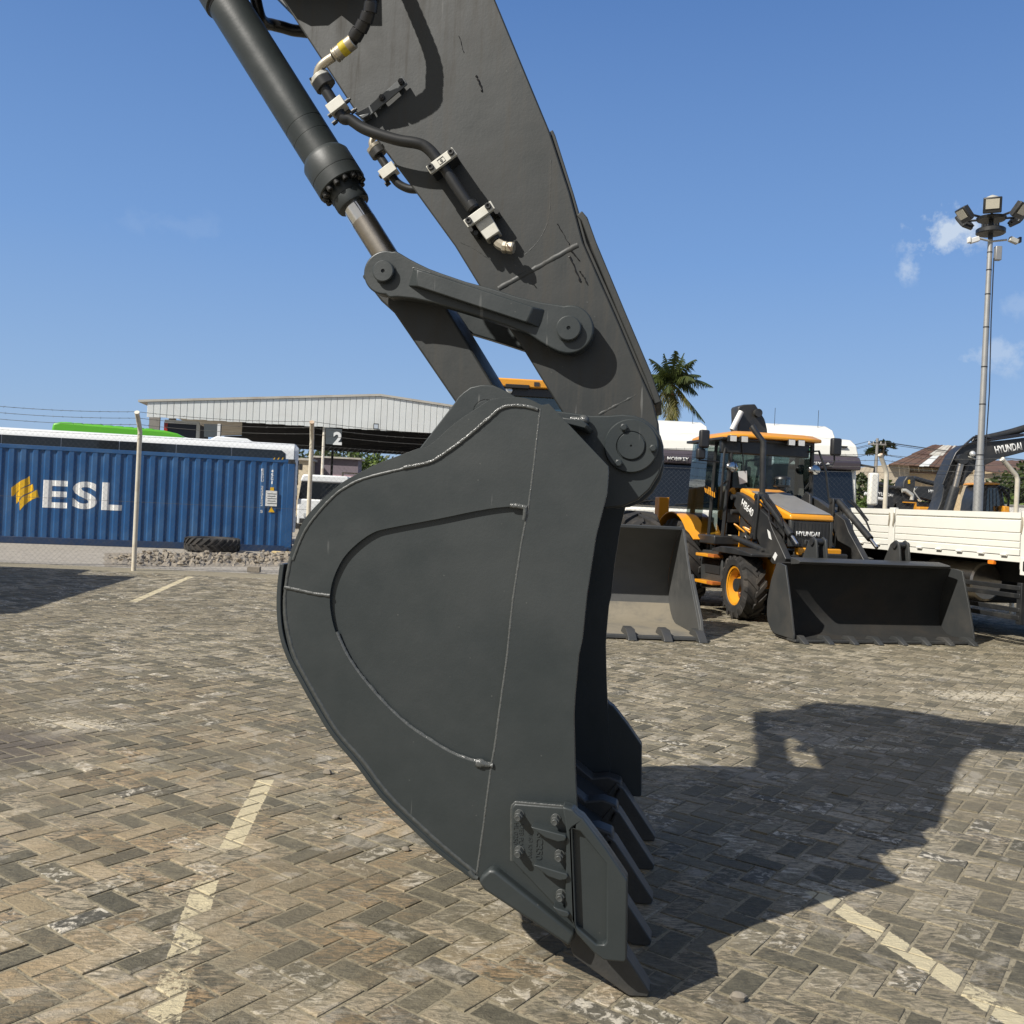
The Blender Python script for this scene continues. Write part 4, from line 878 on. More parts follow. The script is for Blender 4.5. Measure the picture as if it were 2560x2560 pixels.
def decal(V, F, nm, mt, parent=ct):                       # paint a flat shape (x, z) on the corrugated wall
    bm = bmesh.new(); vs = [bm.verts.new((x, 0, z)) for x, z in V]
    for f in F:
        try: bm.faces.new([vs[i] for i in f])
        except ValueError: pass
    x0, x1 = min(p[0] for p in V), max(p[0] for p in V)
    for b in brk:
        if x0 < b < x1: bmesh.ops.bisect_plane(bm, geom=bm.verts[:] + bm.edges[:] + bm.faces[:], plane_co=(b, 0, 0), plane_no=(1, 0, 0), dist=1e-6)
    for v in bm.verts: v.co.y = corr(v.co.x) - .004
    me = bpy.data.meshes.new(nm); bm.to_mesh(me); bm.free(); me.materials.append(M[mt]); o = bpy.data.objects.new(nm, me); C.objects.link(o); o.parent = parent; return o
def fit_text(body, cx, cz, w, h, nm, mt, bold=0.0):
    me = text_mesh(body, 1.0, 1.0, bold); xs = [v.co.x for v in me.vertices]; ys = [v.co.y for v in me.vertices]
    sx = w / (max(xs) - min(xs)); sy = h / (max(ys) - min(ys)); mx, my = (max(xs) + min(xs)) / 2, (max(ys) + min(ys)) / 2
    return decal([(cx + (v.co.x - mx) * sx, cz + (v.co.y - my) * sy) for v in me.vertices], [list(p.vertices) for p in me.polygons], nm, mt)
for ch, x0, x1, y0, y1 in (('E', 108, 170, 1199, 1268), ('S', 182, 244, 1202, 1271), ('L', 255, 306, 1205, 1274)):
    a = CF.on((x0 + x1) / 2, (y0 + y1) / 2, 0); l = CF.on(x0, (y0 + y1) / 2, 0); r = CF.on(x1, (y0 + y1) / 2, 0); tpt = CF.on((x0 + x1) / 2, y0, 0); b = CF.on((x0 + x1) / 2, y1, 0)
    fit_text(ch, a[0], a[1], r[0] - l[0], tpt[1] - b[1], 'lettering', 'lettering_white', .032)
zl = lambda L: [(x / 6.0375, 1160 + y / 6.0375) for x, y in L]
for L in ([(178, 345), (250, 285), (330, 235), (400, 205), (446, 168), (456, 288), (400, 318), (330, 352), (262, 402), (215, 460), (180, 475)],
          [(240, 440), (300, 375), (370, 345), (440, 315), (502, 288), (512, 385), (440, 420), (360, 455), (296, 512), (290, 550), (245, 590)],
          [(296, 545), (340, 485), (400, 455), (470, 425), (565, 375), (582, 488), (500, 520), (430, 560), (370, 610), (304, 690)]):
    P = CF.pts(zl(L), 0)
    T = tessellate_polygon([[Vector((p[0], p[1], 0)) for p in P]]); decal(P, [list(t_) for t_ in T], 'flag_stripe', 'logoy')
def stack(chars, px, y0, y1, wpx):
    for i, ch in enumerate(chars):
        if ch == ' ': continue
        h = (y1 - y0) / len(chars); cy = y0 + h * (i + .5); a = CF.on(px - (cy - y0) * .03, cy, 0); up_ = CF.on(px, cy - h * .40, 0); dn_ = CF.on(px, cy + h * .40, 0); l = CF.on(px - wpx / 2, cy, 0); r = CF.on(px + wpx / 2, cy, 0)
        fit_text(ch, a[0], a[1], (r[0] - l[0]) * (.45 if ch == '1' else 1), up_[1] - dn_[1], 'lettering', 'lettering_white', .01)
stack('ESDU 223122 5', 658, 1169, 1281, 6.5); stack('45G1', 682, 1171, 1209, 6.5)
def dquad(L, nm, mt):
    P = CF.pts(L, 0); return decal(P, [list(range(len(P)))], nm, mt)
m = MB(); P = CF.pts([(666, 1224), (694, 1226), (693, 1264), (664, 1263)], 0); m.prism(P, -.012, .002); pl = m.build('data_plate', M['lettering_white'], ct)
for k in range(5):
    a = CF.on(670, 1232 + k * 6, 0); m = MB(); m.bb(a[0], a[0] + (.20 if k % 2 else .23), -.0145, -.0122, a[1] - .012, a[1] + .006); m.build('print_line', M['signgrey'], pl)
m = MB(); m.prism(CF.pts([(677, 1216), (686, 1216.5), (686, 1225), (676.5, 1224.5)], 0), -.010, .002); m.build('warning_label', M['logoy'], ct)
m = MB(); m.prism(CF.pts([(679.5, 1265), (687.5, 1279), (672, 1278.5)], 0), -.010, .002); m.build('warning_triangle', M['logoy'], ct)
for k in range(6):
    m = MB(); P = CF.pts([(684 + k * 5.2, 1147), (687 + k * 5.2, 1142.3), (689.6 + k * 5.2, 1142.5), (686.6 + k * 5.2, 1147.2)], -.003); m.prism(P, -.0045, .001); m.build('hazard_stripe', M['logoy'] if k % 2 == 0 else M['dark'], ct)

# ---- buses parked behind the container ----
def bus(w, px_right, px_top_at, label, roofmat, length, pods, nm='parked_bus', band=True, slope=None):
    uR = CF.on(px_right, 1150, w)[0]; H = CF.on(*px_top_at, w)[1]
    u0 = Vector((CF.o.x, CF.o.y, 0)) + CF.u * uR + CF.w * w
    b = thing(nm, label, 'bus', u0, CF.ang)
    Wd = 2.5
    prof = [(0, .35), (0, H - .26), (.02, H - .17), (.08, H - .07), (.22, H - .01), (.40, H), (Wd - .4, H), (Wd - .24, H - .02), (Wd - .10, H - .10), (Wd - .03, H - .25), (Wd, H - .42), (Wd, .35)]
    m = MB(); m.prism(prof, -length, -.10, ax='yz'); body = m.build('body', roofmat, b, bevel=.03)
    m = MB(); V = [(-.10, y, z) for y, z in prof] + [(0.0, .12 + (y - .12) * .93 + .05, min(z, H - .12)) for y, z in prof]; n = len(prof)
    m.add(V, [tuple(range(2 * n - 1, n - 1, -1))] + [(i, (i + 1) % n, n + (i + 1) % n, n + i) for i in range(n)]); m.build('rear_panel', roofmat, b, smooth=40)
    for s in (-1.2, -length + 1.9):
        for y in (.02, Wd - .30):
            m = MB(); m.lathe((s - 1.5, y, .48), (0, 1, 0), [(0, .46), (.28, .46)], 24); m.build('wheel', M['tyre'], b)
    return b, H, Wd
bs, H, Wd = bus(4.0, 746, (400, 1089), 'white city bus with a dark window band parked right behind the blue container', M['cwhite'], 11.6, 2)
nw = 7
for k in range(nw):
    x1 = -.38 - k * 1.58; x0 = x1 - 1.56
    m = MB()
    if k == 0: m.prism([(x0, 1.45), (x1 - .05, 1.45), (x1, 1.60), (x1, H - .32), (x1 - .12, H - .23), (x0, H - .23)], -.012, .02)
    else: m.prism([(x0, 1.45), (x1, 1.45), (x1, H - .23), (x0, H - .23)], -.012, .02)
    m.build('window', M['darkglass'], bs)
m = MB(); m.bb(-.003, .012, .25, .42, 1.0, 1.45); m.build('tail_light', M['red'], bs)
m = MB(); m.bb(-.05, .03, .30, 2.2, 1.8, 2.55); m.build('rear_window', M['darkglass'], bs, bevel=.02)
for uu, l in ((-2.0, 1.3), (-10.6, 1.5)):
    m = MB(); m.prism([(uu - l / 2, H - .01), (uu + l / 2, H - .01), (uu + l / 2 - .2, H + .09), (uu - l / 2 + .2, H + .11)], .5, 2.0); m.build('roof_hatch', M['cwhite'], bs, bevel=.03)
bs, H, Wd = bus(8.0, 492, (300, 1094), 'white bus with a bright green roof fairing farther behind the blue container', M['cwhite'], 11.0, 1)
gl_ = CF.on(124, 1075, 8)[0] - CF.on(492, 1150, 8)[0]; gr2 = CF.on(462, 1085, 8)[0] - CF.on(492, 1150, 8)[0]
m = MB(); m.prism([(gl_, H - .05), (gr2, H - .05), (gr2 + .08, H + .06), (gr2 - .25, H + .26), (gr2 - .7, H + .34), (gl_ + .3, H + .42), (gl_ + .06, H + .36)], .15, 2.3); rp_ = m.build('roof_fairing', M['green'], bs, bevel=.10, seg=3)
for k in range(9):
    m = MB(); m.bb(gl_ + .35 + k * .32, gl_ + .6 + k * .32, .3, 2.1, H + .38 - k * .006, H + .43 - k * .006); m.build('vent_rib', M['green'], rp_, bevel=.01)
m = MB(); m.tube([(-.45, .3, H + .1), (.05, .3, H + .05), (.45, .3, H - .2), (.6, .3, H - .5)], .05, 8); m.build('rain_gutter', M['cwhite'], bs)

# ---- open warehouse ----
WF_ = Frame(-5.81, 40.0, 9.0)
wh = thing('warehouse', 'open drive-through shed with a white corrugated gable and a dark inside', 'warehouse', WF_.o, WF_.ang)
apex = WF_.on(952, 985, 0); le = WF_.on(370, 999, 0); lb = WF_.on(371, 1040.5, 0); cb = WF_.on(950, 1077, 0)
U0, ZE, ZB, ZA = le[0], le[1], (lb[1] + cb[1]) / 2, apex[1]
UR = apex[0] + (apex[0] - U0); DEPW = 22.0
roofz = lambda u: ZA + (ZE - ZA) * abs(u - apex[0]) / (apex[0] - U0)
u = U0; k = 0; RW = .262
while u < UR - .01:
    u1 = min(u + RW, UR); g = .030
    m = MB(); pr = [(u, .015), (u + .014, -.012), (u1 - .022, -.012), (u1 - .008, .015), (u1, .015), (u1, .03), (u, .03)]
    V = [(a, b, ZB + .01 * ((k * 7) % 3 - 1)) for a, b in pr] + [(a, b, roofz(a) - .10) for a, b in pr]; n = len(pr)
    m.add(V, [tuple(range(n)), tuple(range(2 * n - 1, n - 1, -1))] + [(i, (i + 1) % n, n + (i + 1) % n, n + i) for i in range(n)]); m.build('cladding_sheet', M['clad'], wh, smooth=0); u = u1; k += 1
for a, b in ((U0 - .35, apex[0]), (apex[0], UR + .35)):
    m = MB(); za, zb = roofz(a), roofz(b); V = [(a, -.07, za - .09), (b, -.07, zb - .09), (b, DEPW, zb - .09), (a, DEPW, za - .09), (a, -.07, za), (b, -.07, zb), (b, DEPW, zb), (a, DEPW, za)]
    m.hexa(V); m.build('roof', M['roofgrey'] if a < apex[0] else M['roofgrey'], wh)
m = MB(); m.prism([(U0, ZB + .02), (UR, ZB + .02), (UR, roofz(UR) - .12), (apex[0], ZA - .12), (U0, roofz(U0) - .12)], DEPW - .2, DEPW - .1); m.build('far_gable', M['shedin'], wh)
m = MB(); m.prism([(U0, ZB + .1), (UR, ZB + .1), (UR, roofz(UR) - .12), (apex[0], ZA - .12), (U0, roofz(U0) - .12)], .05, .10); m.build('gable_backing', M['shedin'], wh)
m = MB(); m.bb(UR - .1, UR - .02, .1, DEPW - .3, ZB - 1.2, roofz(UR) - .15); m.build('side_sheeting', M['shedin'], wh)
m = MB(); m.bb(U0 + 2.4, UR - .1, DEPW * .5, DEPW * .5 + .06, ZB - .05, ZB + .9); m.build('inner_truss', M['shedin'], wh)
for uu, ww, mt in ((WF_.on(803, 1250, .15)[0], .15, 'rustpost'), (U0 + .3, 6, 'concrete'), (UR - .3, .3, 'rustpost'), (U0 + .3, DEPW - .5, 'shedin'), (UR - .3, DEPW - .5, 'shedin')):
    m = MB(); m.cyl((uu, ww, 0), (uu, ww, ZB + .3), .06, 10); m.build('column', M[mt], wh)
dk = WF_.on(829, 1200, DEPW - .4); m = MB(); m.cyl((dk[0], DEPW - .4, 0), (dk[0], DEPW - .4, ZB + .3), .08, 8); m.build('column', M['shedin'], wh)
m = MB(); m.prism(WF_.pts([(374, 1041), (401, 1042), (399, 1075), (373, 1074)], 3.0), 3.0, 3.15); m.build('side_wall_panel', M['concrete'], wh)
m = MB(); m.prism(WF_.pts([(424, 1044), (440, 1045), (440, 1053), (422, 1052)], 4.0), 4.0, 4.15); m.build('beam_end', M['concrete'], wh)
def board(num, quad, cpx, label):
    P = WF_.pts(quad, -.16); c = (sum(p[0] for p in P) / 4, sum(p[1] for p in P) / 4)
    b = thing('number_sign', label, 'sign', WF_.o + WF_.u * c[0] + WF_.w * -.16 + Vector((0, 0, c[1])), WF_.ang, 'bay number boards on the shed')
    m = MB(); m.prism([(p[0] - c[0], p[1] - c[1]) for p in P], 0, .06); m.build('board', M['signgrey'], b)
    q = WF_.on(*cpx, -.16); text(num, .72, M['lettering_white'], b, (q[0] - c[0], -.012, q[1] - c[1]), (rad(90), 0, 0), 'numeral', ext=.01, bold=.025)
    return b
board('1', [(511, 1059), (555, 1061), (553, 1094), (511, 1092)], (548, 1078), 'dark grey board reading 1 hanging under the shed gable')
board('2', [(816, 1070), (856, 1073), (854, 1112), (815, 1110)], (845, 1098), 'dark grey board reading 2 hanging beside the white shed post')
fl_ = WF_.on(941, 1066, -.2)
b = thing('floodlight', 'small square floodlight fixed to the white shed gable', 'floodlight', WF_.o + WF_.u * fl_[0] + WF_.w * -.2 + Vector((0, 0, fl_[1])), WF_.ang)
m = MB(); m.bb(-.11, .11, -.06, .04, -.12, .12); m.build('housing', M['blackp'], b, bevel=.01); m = MB(); m.bb(-.08, .08, -.07, -.062, -.09, .08); m.build('lens', M['lens'], b); m = MB(); m.bb(-.03, .03, .04, .19, -.03, .03); m.build('bracket', M['blackp'], b)
# box trailer under the shed roof
b = thing('box_trailer', 'dark box trailer with white edges parked at the left end of the shed', 'trailer', WF_.o, WF_.ang)
P = WF_.pts([(413, 1056), (500, 1061), (500, 1110), (413, 1105)], 1.2); z_ = P[0][1]
m = MB(); m.bb(P[0][0], P[1][0], 1.2, 3.6, .9, z_); m.build('box', mat('navy_trailer', (.020, .024, .040), .5), b, bevel=.02)
for a, c in ((P[0][0], 'red'), (P[1][0] - .10, 'white')):
    m = MB(); m.bb(a - .02, a + .12, 1.17, 1.25, .9, z_ + .02); m.build('corner_post', M[c], b)
m = MB(); m.bb(P[0][0], P[1][0], 1.16, 1.24, z_ - .02, z_ + .12); m.build('top_rail', M['cwhite'], b)
for a in (P[0][0] + .7, P[1][0] - .7):
    for y in (1.3, 3.2): m = MB(); m.lathe((a, y, .48), (0, 1, 0), [(0, .48), (.28, .48)], 20); m.build('wheel', M['tyre'], b)

# ---- small white lorry seen past the container's end ----
KF = Frame(at(745, 1250, 36).x, 36.0, 6.0)
b = thing('white_truck', 'white light truck facing us in the gap beside the blue container', 'truck', KF.o, KF.ang)
m = MB(); m.prism([(0, .38), (2.0, .38), (2.0, 1.35), (0, 1.35)], .0, 1.6); m.build('cab_lower', M['cwhite'], b, bevel=.06)
m = MB(); m.prism([(.02, 1.33), (1.98, 1.33), (1.9, 2.0), (.10, 2.0)], .03, 1.6); m.build('windscreen', M['darkglass'], b, bevel=.03)
m = MB(); m.prism([(.06, 2.0), (1.94, 2.0), (1.85, 2.28), (.15, 2.28)], .0, 1.7); m.build('cab_roof', M['cwhite'], b, bevel=.06)
m = MB(); m.bb(.1, .65, -.03, .02, .42, .60); m.build('grille', M['dark'], b); m = MB(); m.bb(.85, 1.95, -.025, .02, .75, 1.33); m.build('front_panel', M['dark'], b, bevel=.02)
for k in range(3): m = MB(); m.bb(.1, .65, -.035, -.028, .44 + k * .055, .465 + k * .055); m.build('grille_bar', M['mgrey'], b)
for xx in (.25, 1.55): m = MB(); m.bb(xx, xx + .22, -.03, .01, .66, .80); m.build('headlight', M['lens'], b)
for xx in (.05, 1.65):
    m = MB(); m.lathe((xx, .7, .38), (1, 0, 0), [(0, .38), (.28, .38)], 20); m.build('wheel', M['tyre'], b)
m = MB(); m.bb(-.16, -.02, -.1, -.02, 1.3, 1.75); m.build('mirror', M['black_plastic'], b, bevel=.02)
m = MB(); m.bb(-.05, 2.1, 1.75, 5.5, .7, 2.3); m.build('cargo_box', M['cwhite'], b, bevel=.03)

# ---- trees ----
def tree(nm, label, base, h, cr, n, leaf, mt, clumps=9, group='trees beyond the yard', seed=1, trunk_r=.18):
    r = random.Random(seed); b = thing(nm, label, 'tree', base, 0, group)
    m = MB(); pts = [(0, 0, -.05), (r.uniform(-.1, .1), r.uniform(-.1, .1), h * .3), (r.uniform(-.3, .3), 0, h * .62)]; m.tube(pts, [trunk_r, trunk_r * .8, trunk_r * .5], 8)
    cl = []
    for k in range(clumps):
        g = r.uniform(0, 6.28); rr = cr * math.sqrt(r.random()) * .85; z = h * r.uniform(.45, .93) - rr * .15
        c = Vector((rr * math.cos(g), rr * math.sin(g), z)); cl.append((c, cr * r.uniform(.28, .5))); m.tube([pts[2 if z > h * .6 else 1], c], [trunk_r * .4, .03], 5)
    m.build('trunk', M['bark'], b)
    m = MB()
    for k in range(n):
        c, R = cl[r.randrange(len(cl))]
        d = Vector((r.gauss(0, 1), r.gauss(0, 1), r.gauss(0, .8))).normalized() * R * (r.random() ** .4)
        p = c + d; a = Vector((r.gauss(0, 1), r.gauss(0, 1), r.gauss(0, .6))).normalized(); q = a.cross(Vector((r.gauss(0, 1), r.gauss(0, 1), r.gauss(0, 1)))).normalized(); l = leaf * r.uniform(.6, 1.4)
        m.add([p - a * l, p + q * l * .5, p + a * l, p - q * l * .5], [(0, 1, 2, 3)])
    m.build('crown', M[mt], b, smooth=0, norm=False); return b
for k, (px, Y, h, cr, n, mt, lab) in enumerate(((770, 72, 5.6, 3.2, 2600, 'leaf', 'dark leafy tree behind the shed right of the bus'), (835, 78, 5.6, 3.6, 3000, 'leaf', 'broad dark tree behind the shed next to its thin far post'), (905, 76, 4.6, 2.6, 2400, 'leaf2', 'sunlit bright green tree behind the shed near the bucket'), (1010, 84, 5.0, 3.4, 1800, 'leaf', 'pale tree top just over the bucket edge behind the shed'), (735, 84, 5.4, 3, 1600, 'leaf', 'dark tree glimpsed behind the end of the white bus'))):
    p = at(px, 1280, Y); tree('leafy_tree', lab, (p.x, Y, 0), h, cr, n, .20, mt, 11, seed=k + 3)
hb = Frame(at(742, 1200, 66).x, 66, 4); b = thing('house', 'cream plastered house with a small dark window behind the white post', 'house', hb.o, hb.ang)
P = hb.pts([(745, 1150), (774, 1150), (772, 1184)], 0); m = MB(); m.bb(-1.5, P[1][0], 0, 4, 0, P[0][1]); m.build('wall', M['wallcream'], b); q = hb.pts([(749, 1160), (756, 1174)], 0); m = MB(); m.bb(q[0][0], q[1][0], -.03, .05, q[1][1], q[0][1]); m.build('window', M['dark'], b)
m = MB(); m.bb(-1.7, P[1][0] + .2, -.2, 4.2, P[0][1], P[0][1] + .15); m.build('roof', M['roofgrey'], b)
b = thing('outbuilding', 'dim purple-grey wall of a small building between the posts', 'building', (at(777, 1200, 69).x, 69, 0), rad(4)); m = MB(); m.bb(0, 3.4, 0, 3, 0, 4.2); m.build('wall', mat('mauve_wall', (.17, .14, .16), .8), b); m = MB(); m.bb(-.2, 3.6, -.3, 3.2, 4.2, 4.32); m.build('roof', M['roofgrey'], b); m = MB(); m.bb(1.2, 3.4, -.05, .02, 2.6, 3.0); m.build('awning', mat('pink_awning', (.5, .33, .36), .8), b)
g = thing('goal_frame', 'pale steel frame with a cross bar behind the bucket edge', 'frame', at(855, 1250, 50) * Vector((1, 1, 0)) if False else (at(855, 1250, 50).x, 50, 0), 0)
m = MB(); zt = at(855, 1182, 50).z; m.tube([(0, 0, 0), (0, 0, zt), (2.2, 0, zt), (2.2, 0, 0)], .06, 6); m.build('frame', M['postw'], g)

# ---- chain-link fence with barbed wire ----
fe = thing('chain_link_fence', 'chain link fence on white steel posts with cranked tops and barbed wire', 'fence', (0, 0, 0))
posts = [(-13.0, 16.6, (.1, -.3)), (-9.95, 16.95, (.1, -.3)), (-6.83, 17.25, (.05, -.30)), (-3.77, 17.6, (.05, -.30)), (-1.0, 19.0, (0, -.3)), (1.8, 19.9, (0, -.3)), (4.5, 19.4, (-.2, -.2)), (6.85, 17.4, (-.17, -.12)), (9.02, 16.95, (-.33, -.1)), (11.9, 16.6, (-.33, -.1))]
HB0 = 2.56; AR = .27
for k, (x, y, (ax, ay)) in enumerate(posts):
    az = AR + .05; HB = HB0 - (.11 if k > 6 else 0)
    m = MB(); m.tube([(x, y, -.05), (x, y, HB - .05), (x + ax * .12, y + ay * .12, HB + .03), (x + ax, y + ay, HB + az - .04)], .041, 10); m.build('fence_post', M['postw'], fe, smooth=40)
    m = MB(); q = Vector((x + ax, y + ay, HB + az - .04)); dq = (q - Vector((x, y, HB))).normalized(); m.cyl(q, q + dq * .03, .045, 10); m.build('post_cap', M['rustpost'], fe)
m = MB()
for (a, b_) in zip(posts, posts[1:]):
    A = Vector((a[0], a[1], 0)); B = Vector((b_[0], b_[1], 0)); L = (B - A).length; d = (B - A) / L; H = 2.42; st = .095; nn = int((L + H) / st)
    for i in range(nn):
        for s in (1, -1):
            s0 = -H + i * st; s1 = s0 + H; z0, z1 = (0, H) if s == 1 else (H, 0)
            if s0 < 0: z0 += (z1 - z0) * (-s0) / H; s0 = 0
            if s1 > L: z1 = z0 + (z1 - z0) * (L - s0) / (s1 - s0); s1 = L
            if s1 - s0 < .02: continue
            nw_ = d.cross(Vector((0, 0, 1))) * .003 * s
            m.tube([A + d * s0 + Vector((0, 0, z0 + .04)) + nw_, A + d * s1 + Vector((0, 0, z1 + .04)) + nw_], .0010, 3, caps=False)
    for z in (.06, 1.25, 2.44): m.tube([A + Vector((0, 0, z)), B + Vector((0, 0, z))], .003, 4, caps=False)
kind(m.build('wire_mesh', M['wire'], fe, smooth=0, norm=False), 'stuff')
for f in (.30, .64, .97):
    for (a, b_) in zip(posts, posts[1:]):
        m = MB(); A = Vector((a[0] + a[2][0] * f, a[1] + a[2][1] * f, HB0 - (.11 if a[0] > 6 else 0) + (AR + .05) * f)); B = Vector((b_[0] + b_[2][0] * f, b_[1] + b_[2][1] * f, HB0 - (.11 if b_[0] > 6 else 0) + (AR + .05) * f)); n = 14
        P = [A.lerp(B, i / n) - Vector((0, 0, .05 * 4 * (i / n) * (1 - i / n))) for i in range(n + 1)]; m.tube(P, .0042, 4, caps=False)
        L = (B - A).length; q = int(L / .16)
        for i in range(1, q):
            c = A.lerp(B, i / q) - Vector((0, 0, .05 * 4 * (i / q) * (1 - i / q))); v = Vector((random.uniform(-1, 1), random.uniform(-1, 1), random.uniform(-1, 1))).normalized() * .022
            m.tube([c - v, c + v], .003, 3, caps=False)
        m.build('barbed_wire', M['wire'], fe, smooth=0, norm=False)

# ---- rubble heap, old tyre, odds and ends ----
def lump(m, c, r, rr, sq=.7):
    b = MB(); b.ball((0, 0, 0), r, 7, 5, (1, rr.uniform(.7, 1), sq)); g = rr.uniform(0, 3); cs, sn = math.cos(g), math.sin(g)
    V = []
    for x, y, z in b.v:
        k = 1 + rr.uniform(-.28, .22); x, y, z = x * k, y * k, z * k; V.append((c[0] + x * cs - y * sn, c[1] + x * sn + y * cs, c[2] + z))
    m.add(V, b.f)
rr = random.Random(11); m = MB()
nx_, ny_ = 110, 12; Vg = []
for i in range(nx_ + 1):
    for j in range(ny_ + 1):
        px = 262 + 490 * i / nx_; p = gnd(px, 1414 - 34 * j / ny_); e = math.sin(math.pi * j / ny_) * min(1, i / 25)
        hgt = e * (.04 + .05 * math.sin(i * .37 + j) + .04 * math.sin(i * 1.3) + rr.uniform(-.05, .06)); Vg.append((p.x + rr.uniform(-.03, .03), p.y + rr.uniform(-.06, .06), -.02 + max(0, hgt)))
m.add(Vg, [(i * (ny_ + 1) + j, (i + 1) * (ny_ + 1) + j, (i + 1) * (ny_ + 1) + j + 1, i * (ny_ + 1) + j + 1) for i in range(nx_) for j in range(ny_)])
for k in range(330):
    px = rr.uniform(275, 745); f = min(.8, (px - 255) / 150); py = rr.gauss(1398, 7) if px > 330 else rr.gauss(1396, 4)
    p = gnd(px, min(1414, max(1381, py))); r_ = rr.choice((.02, .02, .03, .03, .04, .05, .06, .085)) * (.6 + .5 * f)
    lump(m, (p.x, p.y, r_ * .3 + rr.uniform(.0, .06) * f), r_, rr, .55)
kind(m.build('rubble', M['stone'], None, smooth=0, norm=False), 'stuff')
def tractor_tyre(parent, R, Rr, wd, lugs, mt, lugh=.045, seg=44):
    """tyre about local Y: carcass plus chevron lugs"""
    h = wd / 2; m = MB()
    m.lathe((0, 0, 0), (0, 1, 0), [(-h * .72, Rr), (-h * .95, Rr + .03), (-h, (R + Rr) / 2), (-h * .93, R - .09), (-h * .78, R - lugh), (-h * .3, R - lugh * .75), (0, R - lugh * .7), (h * .3, R - lugh * .75), (h * .78, R - lugh), (h * .93, R - .09), (h, (R + Rr) / 2), (h * .95, Rr + .03), (h * .72, Rr)], seg, closed=True)
    ty = m.build('tyre', M[mt], parent, smooth=35)
    m = MB()
    for s in (-1, 1):
        for k in range(lugs):
            a0 = 2 * math.pi * (k + (.5 if s > 0 else 0)) / lugs; th = 2 * math.pi / lugs * .40; sk = 2 * math.pi / lugs * .95
            P = []
            for (yy, ang, rad_) in ((-.06, 0, R), (.45, sk * .55, R), (.88, sk, R - .012), (.985, sk * 1.08, R - .075)):
                P.append((s * h * yy, a0 + ang, rad_))
            prev = None
            V = []
            for (y, a, q) in P:
                for (da, dr) in ((-th / 2 * 1.15, -lugh * 1.15), (th / 2 * 1.15, -lugh * 1.15), (th / 2 * .8, 0), (-th / 2 * .8, 0)):
                    rq = q + dr; V.append((rq * math.sin(a + da), y, rq * math.cos(a + da)))
            F = []
            for i in range(3):
                for j in range(4): F.append((4 * i + j, 4 * i + (j + 1) % 4, 4 * i + 4 + (j + 1) % 4, 4 * i + 4 + j))
            F += [(3, 2, 1, 0), (12, 13, 14, 15)]; m.add(V, F)
    m.build('tread_lug', M[mt], ty, smooth=25); ty.children[0]['kind'] = 'stuff'
    return ty
tp = gnd(520, 1379); tt = thing('old_tyre', 'big worn tractor tyre lying flat on the rubble before the blue container', 'tyre', (tp.x, tp.y + .35, .17)); tt.rotation_euler = (rad(90), 0, 0)
tractor_tyre(tt, .68, .40, .34, 22, 'tyre', .045)
for o in list(tt.children): pass
p = gnd(636, 1431); m = MB(); m.bb(-.12, .12, -.06, .06, 0, .11); o = m.build('brick', M['stone'], None, bevel=.008); o.location = p; tag(o, 'single dark brick standing at the fence line left of the bucket', 'brick')
p = gnd(716, 1384); m = MB(); m.bb(-.35, .35, -.08, .08, 0, .05); o = m.build('wooden_plank', M['wood'], None, bevel=.004); o.location = p; tag(o, 'pale wooden plank lying by the container corner', 'plank')
# ---- box lorry added just left of the picture, sized for the shadow that reaches in ----
b = thing('shadow_truck', 'white box truck added out of view to throw a shadow on the pavers', 'truck', (-10.3, 11.4, 0), rad(7))
m = MB(); m.bb(-1.25, 1.25, -2.9, 2.3, 1.0, 3.5); m.build('cargo_box', M['white'], b, bevel=.03)
m = MB(); m.prism([(2.4, .5), (4.2, .5), (4.25, 1.5), (3.9, 2.5), (2.4, 2.6)], -1.15, 1.15, ax='yz'); m.build('cab', M['white'], b, bevel=.05)
m = MB(); m.prism([(3.4, 1.55), (4.2, 1.55), (3.93, 2.35), (3.4, 2.4)], -1.17, 1.17, ax='yz'); m.build('windscreen', M['darkglass'], b)
for x in (-1.15, .85):
    for y in (-1.9, 3.3): m = MB(); m.lathe((x, y, .48), (1, 0, 0), [(0, .48), (.3, .48)], 22); m.build('wheel', M['tyre'], b)
m = MB(); m.bb(-.5, .5, -2.8, 4.0, .62, .98); m.build('chassis', M['dark'], b)
